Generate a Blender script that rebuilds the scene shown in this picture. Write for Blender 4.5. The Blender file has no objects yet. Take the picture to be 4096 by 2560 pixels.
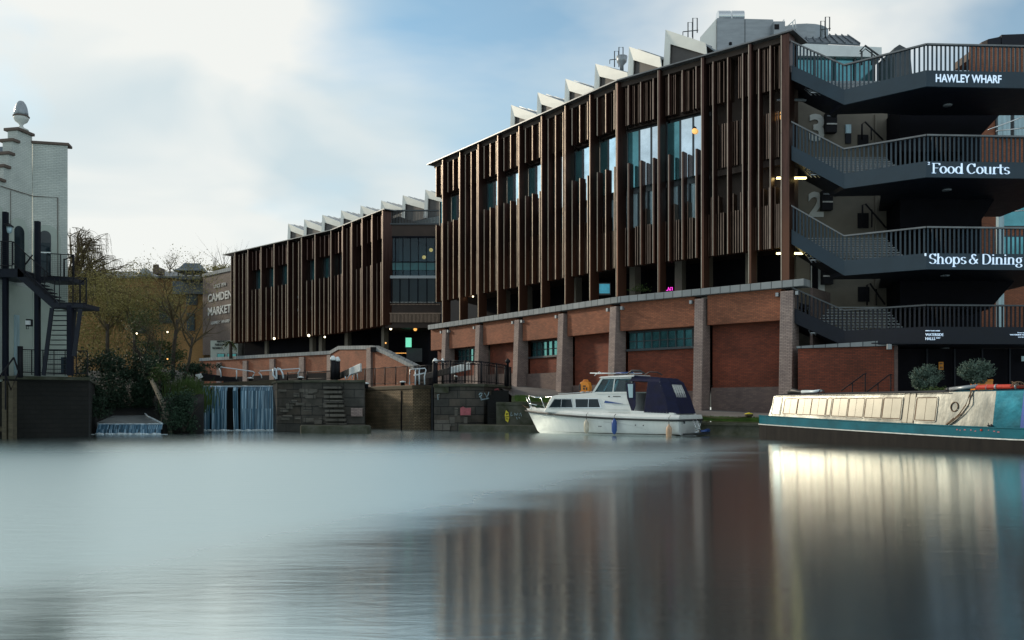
import bpy, math, random
from mathutils import Vector, Matrix, noise
R = math.radians
S = bpy.context.scene
COL = S.collection
# ------------------------------------------------------------------ camera, sky, sun, exposure
F = 3413.0; HZ = 1630.0; EYE = 1.3            # focal length in photo pixels, horizon row, eye height above the water
cam_d = bpy.data.cameras.new('camera'); cam = bpy.data.objects.new('camera', cam_d); COL.objects.link(cam)
cam_d.sensor_width = 36.0; cam_d.lens = F/4096*36.0; cam_d.shift_y = (HZ-1280)/4096
cam_d.clip_start = .1; cam_d.clip_end = 6000
cam.location = (0, 0, EYE); cam.rotation_euler = (R(90), 0, 0)
S.camera = cam
SUN_AZ = Vector((-.86, .51, 0)).normalized(); SUN_EL = R(21)
sun_dir = Vector((SUN_AZ.x*math.cos(SUN_EL), SUN_AZ.y*math.cos(SUN_EL), math.sin(SUN_EL)))
sl = bpy.data.lights.new('sun', 'SUN'); sl.energy = 2.6; sl.angle = R(5); sl.color = (1, .86, .66)
so = bpy.data.objects.new('sun', sl); COL.objects.link(so)
so.rotation_euler = sun_dir.to_track_quat('Z', 'Y').to_euler(); so.location = (-60, 40, 60)
W = bpy.data.worlds.new('World'); S.world = W; W.use_nodes = True
nt = W.node_tree; nt.nodes.clear()
def N(t, **k):
    n = nt.nodes.new(t)
    for a, b in k.items(): setattr(n, a, b)
    return n
def L(a, b): nt.links.new(a, b)
def val(n, i, v): n.inputs[i].default_value = v
out = N('ShaderNodeOutputWorld'); bg = N('ShaderNodeBackground'); val(bg, 1, .1); L(bg.outputs[0], out.inputs[0])
sky = N('ShaderNodeTexSky', sky_type='NISHITA'); sky.sun_disc = False; sky.sun_elevation = SUN_EL
sky.sun_rotation = math.atan2(sun_dir.x, sun_dir.y); sky.air_density = 1.0; sky.dust_density = .6; sky.ozone_density = 2.0
tc = N('ShaderNodeTexCoord')
mp = N('ShaderNodeMapping'); mp.inputs['Scale'].default_value = (1.0, 1.0, 2.2); mp.inputs['Rotation'].default_value = (0, R(12), 0)
L(tc.outputs['Generated'], mp.inputs[0])
nz = N('ShaderNodeTexNoise'); val(nz, 'Scale', 2.3); val(nz, 'Detail', 5); val(nz, 'Roughness', .5); val(nz, 'Distortion', .3)
L(mp.outputs[0], nz.inputs['Vector'])
def dirdot(px, py, e0, e1):
    v = Vector(((px-2048)/F, 1, (HZ-py)/F)).normalized()
    d = N('ShaderNodeVectorMath', operation='DOT_PRODUCT'); d.inputs[1].default_value = v; L(tc.outputs['Generated'], d.inputs[0])
    nn = N('ShaderNodeVectorMath', operation='NORMALIZE'); L(tc.outputs['Generated'], nn.inputs[0]); L(nn.outputs[0], d.inputs[0])
    m = N('ShaderNodeMapRange', interpolation_type='SMOOTHSTEP'); val(m, 'From Min', e0); val(m, 'From Max', e1); L(d.outputs['Value'], m.inputs[0])
    return m.outputs[0]
def mth(op, a, b):
    n = N('ShaderNodeMath', operation=op)
    for i, x in enumerate((a, b)):
        if isinstance(x, (int, float)): n.inputs[i].default_value = x
        else: L(x, n.inputs[i])
    return n.outputs[0]
dens = mth('ADD', mth('MULTIPLY', nz.outputs[0], 2.6), -.62)
dens = mth('ADD', dens, mth('MULTIPLY', dirdot(500, 900, .60, 1.0), .50))
dens = mth('ADD', dens, mth('MULTIPLY', dirdot(2050, 40, .968, .999), -.95))
dens = mth('ADD', dens, mth('MULTIPLY', dirdot(3350, 60, .985, .9995), .30))
dens = mth('ADD', dens, mth('MULTIPLY', dirdot(1150, 520, .990, .9995), -.42))
cl = N('ShaderNodeClamp'); L(dens, cl.inputs[0]); val(cl, 'Min', .16); val(cl, 'Max', .97)
ccol = N('ShaderNodeValToRGB')
ccol.color_ramp.elements[0].color = (6.3, 7.4, 7.8, 1); ccol.color_ramp.elements[1].color = (9.1, 9.2, 8.8, 1)
ccol.color_ramp.elements[0].position = .34; ccol.color_ramp.elements[1].position = .56
nz2 = N('ShaderNodeTexNoise'); val(nz2, 'Scale', 3.1); val(nz2, 'Detail', 4); val(nz2, 'Roughness', .45); val(nz2, 'Distortion', .4)
mp2 = N('ShaderNodeMapping'); mp2.inputs['Scale'].default_value = (1, 1, 2.4); mp2.inputs['Location'].default_value = (3.3, 1.2, .4); L(tc.outputs['Generated'], mp2.inputs[0]); L(mp2.outputs[0], nz2.inputs['Vector'])
L(nz2.outputs[0], ccol.inputs[0])
skc = N('ShaderNodeMix', data_type='RGBA', blend_type='MULTIPLY'); val(skc, 0, 1.0); L(sky.outputs[0], skc.inputs[6]); skc.inputs[7].default_value = (1.4, 1.78, 1.66, 1)
mix = N('ShaderNodeMix', data_type='RGBA'); L(cl.outputs[0], mix.inputs[0]); L(skc.outputs[2], mix.inputs[6]); L(ccol.outputs[0], mix.inputs[7])
L(mix.outputs[2], bg.inputs[0])
S.view_settings.view_transform = 'Standard'; S.view_settings.look = 'None'; S.view_settings.exposure = 0; S.view_settings.gamma = 1
S.view_settings.use_curve_mapping = False
rnd = random.Random(7)
# ------------------------------------------------------------------ helpers
def P(px, py, Y): return Vector(((px-2048)*Y/F, Y, EYE+(HZ-py)*Y/F))
def X(px, Y): return (px-2048)*Y/F
def Zp(py, Y): return EYE+(HZ-py)*Y/F
def mat(name, col, rough=.6, metal=0., spec=.5, var=.25, vscale=1.5, bump=.0, bscale=20, col2=None, emit=None, es=1, alpha=1, stretch=None, grime=0., coat=0.):
    m = bpy.data.materials.new(name); m.use_nodes = True; t = m.node_tree; b = t.nodes['Principled BSDF']
    b.inputs['Roughness'].default_value = rough; b.inputs['Metallic'].default_value = metal
    b.inputs['Specular IOR Level'].default_value = spec; b.inputs['Coat Weight'].default_value = coat
    c = (*col, 1)
    tcn = t.nodes.new('ShaderNodeTexCoord'); src = tcn.outputs['UV']
    if stretch:
        mpn = t.nodes.new('ShaderNodeMapping'); mpn.inputs['Scale'].default_value = stretch; t.links.new(src, mpn.inputs[0]); src = mpn.outputs[0]
    if var or col2:
        n = t.nodes.new('ShaderNodeTexNoise'); n.inputs['Scale'].default_value = vscale; n.inputs['Detail'].default_value = 6; n.inputs['Roughness'].default_value = .62
        t.links.new(src, n.inputs['Vector'])
        r = t.nodes.new('ShaderNodeValToRGB'); e = r.color_ramp.elements
        c2 = col2 or tuple(x*(1-var) for x in col)
        e[0].position = .34; e[1].position = .68; e[0].color = (*c2, 1); e[1].color = tuple(min(1, x*(1+var*.6)) for x in col)+(1,)
        t.links.new(n.outputs[0], r.inputs[0]); t.links.new(r.outputs[0], b.inputs['Base Color'])
        if rough > .08:
            mr = t.nodes.new('ShaderNodeMapRange'); mr.inputs['To Min'].default_value = max(.02, rough*.75); mr.inputs['To Max'].default_value = min(1, rough*1.2)
            t.links.new(n.outputs[0], mr.inputs[0]); t.links.new(mr.outputs[0], b.inputs['Roughness'])
    else: b.inputs['Base Color'].default_value = c
    if bump:
        n2 = t.nodes.new('ShaderNodeTexNoise'); n2.inputs['Scale'].default_value = bscale; n2.inputs['Detail'].default_value = 4; t.links.new(src, n2.inputs['Vector'])
        bp = t.nodes.new('ShaderNodeBump'); bp.inputs['Strength'].default_value = bump; bp.inputs['Distance'].default_value = .03
        t.links.new(n2.outputs[0], bp.inputs['Height']); t.links.new(bp.outputs[0], b.inputs['Normal'])
    if emit: b.inputs['Emission Color'].default_value = (*emit, 1); b.inputs['Emission Strength'].default_value = es
    if alpha < 1: b.inputs['Alpha'].default_value = alpha
    return m
def brick(name, c1, c2, mortar, bw=.225, bh=.075, var=.35, bump=.35, stain=None, ms=.09, rough=.8, vs=.5):
    m = bpy.data.materials.new(name); m.use_nodes = True; t = m.node_tree; b = t.nodes['Principled BSDF']; b.inputs['Roughness'].default_value = rough
    b.inputs['Specular IOR Level'].default_value = .35
    tcn = t.nodes.new('ShaderNodeTexCoord'); br = t.nodes.new('ShaderNodeTexBrick'); t.links.new(tcn.outputs['UV'], br.inputs['Vector'])
    br.inputs['Scale'].default_value = 1; br.inputs['Brick Width'].default_value = bw; br.inputs['Row Height'].default_value = bh
    br.inputs['Mortar Size'].default_value = bh*ms; br.inputs['Color1'].default_value = (*c1, 1); br.inputs['Color2'].default_value = (*c2, 1); br.inputs['Mortar'].default_value = (*mortar, 1)
    n = t.nodes.new('ShaderNodeTexNoise'); n.inputs['Scale'].default_value = vs; n.inputs['Detail'].default_value = 7; n.inputs['Roughness'].default_value = .65; t.links.new(tcn.outputs['UV'], n.inputs['Vector'])
    r = t.nodes.new('ShaderNodeValToRGB'); e = r.color_ramp.elements; e[0].position = .32; e[1].position = .7
    s = stain or (1-var, 1-var, 1-var); e[0].color = (*s, 1); e[1].color = (1.12, 1.08, 1.05, 1); t.links.new(n.outputs[0], r.inputs[0])
    mx = t.nodes.new('ShaderNodeMix'); mx.data_type = 'RGBA'; mx.blend_type = 'MULTIPLY'; mx.inputs[0].default_value = 1
    t.links.new(br.outputs[0], mx.inputs[6]); t.links.new(r.outputs[0], mx.inputs[7]); t.links.new(mx.outputs[2], b.inputs['Base Color'])
    bp = t.nodes.new('ShaderNodeBump'); bp.inputs['Strength'].default_value = bump; bp.inputs['Distance'].default_value = .02; bp.invert = True
    t.links.new(br.outputs['Fac'], bp.inputs['Height']); t.links.new(bp.outputs[0], b.inputs['Normal'])
    return m
class MB:
    def __init__(s): s.v = []; s.f = []; s.sm = []
    def add(s, vs, fs, smooth=False):
        o = len(s.v); s.v += [Vector(v) for v in vs]; s.f += [tuple(i+o for i in f) for f in fs]; s.sm += [smooth]*len(fs); return s
    def quad(s, a, b, c, d): return s.add([a, b, c, d], [(0, 1, 2, 3)])
    def hexa(s, q0, q1):
        n = len(q0)
        fs = [tuple(range(n))[::-1], tuple(range(n, 2*n))]+[(i, (i+1) % n, n+(i+1) % n, n+i) for i in range(n)]
        return s.add(list(q0)+list(q1), fs)
    def box(s, x0, x1, y0, y1, z0, z1):
        return s.hexa([(x0, y0, z0), (x1, y0, z0), (x1, y1, z0), (x0, y1, z0)], [(x0, y0, z1), (x1, y0, z1), (x1, y1, z1), (x0, y1, z1)])
    def wall(s, a, b, t, z0, z1, z0b=None, z1b=None):   # box along a->b, thickness t to the side away from the outward normal
        a = Vector(a[:2]); b = Vector(b[:2]); d = (b-a).normalized(); n = Vector((-d.y, d.x))*t
        z0b = z0 if z0b is None else z0b; z1b = z1 if z1b is None else z1b
        return s.hexa([(*a, z0), (*b, z0b), (*(b+n), z0b), (*(a+n), z0)], [(*a, z1), (*b, z1b), (*(b+n), z1b), (*(a+n), z1)])
    def bar(s, a, b, w, h=None, up=(0, 0, 1)):
        a = Vector(a); b = Vector(b); h = h or w; d = (b-a).normalized(); u = Vector(up)
        if abs(d.dot(u)) > .98: u = Vector((0, 1, 0))
        x = d.cross(u).normalized()*w/2; y = x.cross(d).normalized()*h/2
        return s.hexa([a-x-y, a+x-y, a+x+y, a-x+y], [b-x-y, b+x-y, b+x+y, b-x+y])
    def tube(s, pts, r, n=6, cap=True):
        pts = [Vector(p) for p in pts]; rs = r if isinstance(r, (list, tuple)) else [r]*len(pts)
        vs = []; fs = []
        for i, p in enumerate(pts):
            d = (pts[min(i+1, len(pts)-1)]-pts[max(i-1, 0)]); d = d.normalized() if d.length > 1e-9 else Vector((0, 0, 1))
            u = Vector((0, 0, 1)) if abs(d.z) < .9 else Vector((1, 0, 0)); x = d.cross(u).normalized(); y = d.cross(x)
            for k in range(n): a = 2*math.pi*k/n; vs.append(p+(x*math.cos(a)+y*math.sin(a))*rs[i])
            if i:
                for k in range(n): fs.append(((i-1)*n+k, (i-1)*n+(k+1) % n, i*n+(k+1) % n, i*n+k))
        if cap: fs.append(tuple(range(n))[::-1]); fs.append(tuple((len(pts)-1)*n+k for k in range(n)))
        return s.add(vs, fs, n > 4)
    def lathe(s, c, prof, n=16):
        vs = []; fs = []
        for i, (r, z) in enumerate(prof):
            for k in range(n): a = 2*math.pi*k/n; vs.append((c[0]+r*math.cos(a), c[1]+r*math.sin(a), c[2]+z))
            if i:
                for k in range(n): fs.append(((i-1)*n+k, (i-1)*n+(k+1) % n, i*n+(k+1) % n, i*n+k))
        fs.append(tuple(range(n))[::-1]); fs.append(tuple((len(prof)-1)*n+k for k in range(n)))
        return s.add(vs, fs, True)
    def ball(s, c, r, n=12, sc=(1, 1, 1)):
        m = n//2; prof = [(r*math.sin(math.pi*i/m)*sc[0]+1e-4, -r*math.cos(math.pi*i/m)*sc[2]) for i in range(m+1)]
        return s.lathe(c, prof, n)
    def prism(s, poly, vec):
        v = Vector(vec); return s.hexa([Vector(p) for p in poly], [Vector(p)+v for p in poly])
    def loft(s, rings, close=True, cap=True, smooth=True):
        n = len(rings[0]); vs = [v for r in rings for v in r]; fs = []
        for i in range(1, len(rings)):
            for k in range(n if close else n-1): fs.append(((i-1)*n+k, (i-1)*n+(k+1) % n, i*n+(k+1) % n, i*n+k))
        s.add(vs, fs, smooth)
        if cap: s.add(rings[0], [tuple(range(n))[::-1]]); s.add(rings[-1], [tuple(range(n))])
        return s
    def leaf(s, c, size, r=rnd, flat=.0):
        a = Vector((r.gauss(0, 1), r.gauss(0, 1), r.gauss(0, 1))).normalized(); b = a.cross(Vector((r.gauss(0, 1), r.gauss(0, 1), r.gauss(0, 1)))).normalized()
        c = Vector(c); a *= size; b *= size*.45
        return s.add([c-a, c+b, c+a, c-b], [(0, 1, 2, 3)])
    def build(s, name, m, parent=None, bevel=0):
        me = bpy.data.meshes.new(name); off = TL.get(parent.name, Vector((0, 0, 0))) if parent else Vector((0, 0, 0))
        me.from_pydata([v-off for v in s.v], [], s.f)
        uv = me.uv_layers.new(name='UVMap'); me.polygons.foreach_set('use_smooth', s.sm)
        for p in me.polygons:
            nrm = p.normal
            if abs(nrm.z) > .8:
                for li in p.loop_indices: c = me.vertices[me.loops[li].vertex_index].co+off; uv.data[li].uv = (c.x, c.y)
            else:
                t = Vector((-nrm.y, nrm.x, 0)); t = t.normalized() if t.length > 1e-6 else Vector((1, 0, 0))
                for li in p.loop_indices: c = me.vertices[me.loops[li].vertex_index].co+off; uv.data[li].uv = (c.dot(t), c.z)
        me.materials.append(m)
        o = bpy.data.objects.new(name, me); COL.objects.link(o)
        if parent: o.parent = parent
        TL[o.name] = off
        if bevel:
            bm = o.modifiers.new('bevel', 'BEVEL'); bm.width = bevel; bm.segments = 2; bm.limit_method = 'ANGLE'
        return o
TL = {}
def tag(o, label, cat, group=None, kind=None):
    if label: o['label'] = label
    if cat: o['category'] = cat
    if group: o['group'] = group
    if kind: o['kind'] = kind
    return o
def thing(name, label, cat, loc, group=None):
    o = bpy.data.objects.new(name, None); COL.objects.link(o); o.location = loc; o.empty_display_size = .3
    TL[o.name] = Vector(loc); return tag(o, label, cat, group)
def struct(name, mb, m): o = mb.build(name, m); o['kind'] = 'structure'; return o
def copy_tree(o, loc, label=None, parent=None):
    c = o.copy(); COL.objects.link(c)
    if parent: c.parent = parent
    if loc is not None: c.location = loc
    if label: c['label'] = label
    for ch in [q for q in bpy.data.objects if q.parent == o]: copy_tree(ch, None, None, c)
    return c
def text(name, body, p, right, up, width, height, m, parent, ext=.02, bold=0.0):
    cu = bpy.data.curves.new(name, 'FONT'); cu.body = body; cu.extrude = ext; cu.offset = bold; cu.resolution_u = 3
    o = bpy.data.objects.new(name, cu); COL.objects.link(o)
    dg = bpy.context.evaluated_depsgraph_get(); me = bpy.data.meshes.new_from_object(o.evaluated_get(dg)); bpy.data.objects.remove(o)
    vs = [v.co.copy() for v in me.vertices]; x0 = min(v.x for v in vs); x1 = max(v.x for v in vs); y0 = min(v.y for v in vs); y1 = max(v.y for v in vs)
    right = Vector(right).normalized(); up = Vector(up).normalized(); nr = right.cross(up)
    off = TL.get(parent.name, Vector()) if parent else Vector()
    for v, c in zip(me.vertices, vs):
        v.co = Vector(p)-off+right*((c.x-x0)/(x1-x0)*width)+up*((c.y-y0)/(y1-y0)*height)+nr*c.z
    me.materials.clear(); me.materials.append(m)
    o = bpy.data.objects.new(name, me); COL.objects.link(o)
    if parent: o.parent = parent
    TL[o.name] = off
    return o
# broad-nib lettering with thick verticals and hairline horizontals
def arc(cx, cy, rx, ry, a0, a1, n=14): return [(cx+rx*math.cos(R(a0+(a1-a0)*i/n)), cy+ry*math.sin(R(a0+(a1-a0)*i/n))) for i in range(n+1)]
GL = {
 'F': (.50, [[(.1, 0), (.1, .72)], [(.02, .715), (.5, .715), (.5, .6)], [(.1, .38), (.38, .38)], [(0, .01), (.22, .01)]]),
 'o': (.54, [arc(.26, .25, .2, .245, 0, 360)]), 'd': (.60, [arc(.24, .25, .19, .245, 0, 360), [(.46, 0), (.46, .74)], [(.4, .01), (.54, .01)]]),
 'C': (.66, [arc(.34, .36, .28, .355, 40, 320)+[(.57, .12)], [(.56, .5), (.56, .72)]]),
 'u': (.60, [[(.1, .5), (.1, .15)]+arc(.24, .14, .14, .135, 180, 290), [(.44, 0), (.44, .5)], [(.02, .49), (.1, .49)]]),
 'r': (.42, [[(.1, 0), (.1, .5)], arc(.28, .34, .16, .15, 170, 40), [(0, .01), (.22, .01)]]),
 't': (.38, [[(.14, .68), (.14, .12)]+arc(.24, .12, .1, .11, 180, 300), [(0, .49), (.32, .49)]]),
 's': (.42, [arc(.2, .37, .14, .12, 30, 230)+arc(.2, .13, .15, .12, 60, -150)]),
 'S': (.56, [arc(.26, .53, .19, .18, 30, 240)+arc(.26, .18, .21, .175, 60, -160), [(.46, .55), (.46, .72)]]),
 'h': (.60, [[(.1, 0), (.1, .74)], arc(.27, .34, .16, .155, 180, 0)+[(.43, 0)], [(0, .01), (.2, .01)], [(.35, .01), (.54, .01)]]),
 'n': (.60, [[(.1, 0), (.1, .5)], arc(.27, .34, .16, .155, 180, 0)+[(.43, 0)], [(0, .01), (.2, .01)], [(.35, .01), (.54, .01)]]),
 'p': (.60, [[(.1, -.2), (.1, .5)], arc(.3, .25, .19, .245, 0, 360), [(.02, -.2), (.2, -.2)]]),
 'i': (.28, [[(.12, 0), (.12, .5)], [(.12, .62), (.12, .7)], [(.02, .01), (.24, .01)]]),
 'D': (.70, [[(.1, 0), (.1, .72)], [(.1, .715)]+arc(.3, .36, .3, .355, 90, -90)+[(.1, .005)]]),
 'g': (.54, [arc(.24, .3, .16, .19, 0, 360), arc(.24, -.08, .2, .13, 120, 420), [(.3, .47), (.48, .5)]]),
 '&': (.74, [arc(.34, .56, .13, .15, 300, 20, 10)+arc(.34, .56, .13, .15, 20, 200, 10)+[(.6, .05)], arc(.26, .2, .22, .19, 110, 350)+[(.6, .36)]]),
 ' ': (.20, [])}
def nib_text(name, body, p, right, width, height, m, parent):
    right = Vector(right).normalized(); up = Vector((0, 0, 1)); nr = right.cross(up); tot = sum(GL[c][0] for c in body); sx = width/tot; sz = height/.74
    mb = MB(); x = 0; k = 0; W_ = .11; T_ = .03
    for c in body:
        for st in GL[c][1]:
            for (a, b) in zip(st, st[1:]):
                for (dx, dy) in ((W_/2, 0), (0, T_/2)):
                    k += 1; q = [(a[0]-dx, a[1]-dy), (a[0]+dx, a[1]+dy), (b[0]+dx, b[1]+dy), (b[0]-dx, b[1]-dy)]
                    lo = [Vector(p)+right*((x+u)*sx)+up*(v*sz)+nr*.004 for u, v in q]
                    hi = [v+nr*(.02+.0004*(k % 40)) for v in lo]
                    mb.hexa(lo, hi)
        x += GL[c][0]
    return mb.build(name, m, parent)
class Path:
    def __init__(s, pts):
        s.p = [Vector(q) for q in pts]; s.cum = [0]
        for a, b in zip(s.p, s.p[1:]): s.cum.append(s.cum[-1]+(b-a).length)
    def spx(s, px):
        k = (px-2048)/F
        for i, (a, b) in enumerate(zip(s.p, s.p[1:])):
            d = b-a; den = d.x-k*d.y
            t = (k*a.y-a.x)/den
            if (t >= 0 or i == 0) and (t <= 1 or i == len(s.p)-2): return s.cum[i]+t*d.length
        return s.cum[-1]
    def seg(s, q):
        i = 0
        while i < len(s.p)-2 and q > s.cum[i+1]: i += 1
        return i
    def fr(s, q):
        i = s.seg(q); a, b = s.p[i], s.p[i+1]; d = (b-a).normalized(); return a+d*(q-s.cum[i]), d, Vector((d.y, -d.x))
    def pt(s, q, o=0): p, d, n = s.fr(q); return p+n*o
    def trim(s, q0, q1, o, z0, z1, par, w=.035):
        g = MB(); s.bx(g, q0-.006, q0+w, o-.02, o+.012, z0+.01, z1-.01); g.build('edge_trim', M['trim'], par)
    def Y(s, px): return s.pt(s.spx(px)).y
    def z(s, px, py): return Zp(py, s.Y(px))
    def miter(s, o):
        r = []
        for i in range(len(s.p)):
            ns = []
            if i: d = (s.p[i]-s.p[i-1]).normalized(); ns.append(Vector((d.y, -d.x)))
            if i < len(s.p)-1: d = (s.p[i+1]-s.p[i]).normalized(); ns.append(Vector((d.y, -d.x)))
            n = sum(ns, Vector((0, 0))).normalized(); r.append(s.p[i]+n*(o/n.dot(ns[0])))
        return r
    def band(s, mb, q0, q1, o0, o1, z0, z1, zb=None):
        # box following the path between q0..q1
        qs = [q0]+[c for c in s.cum[1:-1] if q0+.01 < c < q1-.01]+[q1]
        m0 = s.miter(o0); m1 = s.miter(o1)
        def pp(q, o, mm):
            for c, v in zip(s.cum, mm):
                if abs(c-q) < 1e-6 and 0 < s.cum.index(c) < len(s.cum)-1: return v
            return s.pt(q, o)
        for a, b in zip(qs, qs[1:]):
            A0, B0, A1, B1 = pp(a, o0, m0), pp(b, o0, m0), pp(a, o1, m1), pp(b, o1, m1)
            if qs.index(a) > 0: pass
            mb.hexa([(*A0, z0), (*B0, z0), (*B1, z0), (*A1, z0)], [(*A0, z1), (*B0, z1), (*B1, z1), (*A1, z1)])
        return mb
    def bx(s, mb, q0, q1, o0, o1, z0, z1, z1b=None):
        p, d, n = s.fr((q0+q1)/2); h = (q1-q0)/2; a, b = p-d*h, p+d*h; z1b = z1 if z1b is None else z1b
        return mb.hexa([(*(a+n*o0), z0), (*(b+n*o0), z0), (*(b+n*o1), z0), (*(a+n*o1), z0)], [(*(a+n*o0), z1), (*(b+n*o0), z1b), (*(b+n*o1), z1b), (*(a+n*o1), z1)])
# ------------------------------------------------------------------ materials
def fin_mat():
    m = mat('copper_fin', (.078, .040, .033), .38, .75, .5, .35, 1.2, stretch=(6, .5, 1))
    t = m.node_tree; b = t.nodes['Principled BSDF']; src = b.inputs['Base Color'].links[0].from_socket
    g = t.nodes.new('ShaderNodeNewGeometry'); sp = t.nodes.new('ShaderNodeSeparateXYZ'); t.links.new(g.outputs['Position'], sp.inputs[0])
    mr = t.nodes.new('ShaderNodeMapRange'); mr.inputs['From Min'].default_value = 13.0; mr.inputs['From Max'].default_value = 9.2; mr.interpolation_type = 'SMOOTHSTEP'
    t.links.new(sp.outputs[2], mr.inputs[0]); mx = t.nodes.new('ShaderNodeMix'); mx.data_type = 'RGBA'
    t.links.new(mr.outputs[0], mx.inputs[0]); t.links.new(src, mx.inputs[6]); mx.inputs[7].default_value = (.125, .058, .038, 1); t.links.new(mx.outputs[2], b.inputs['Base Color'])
    return m
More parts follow.
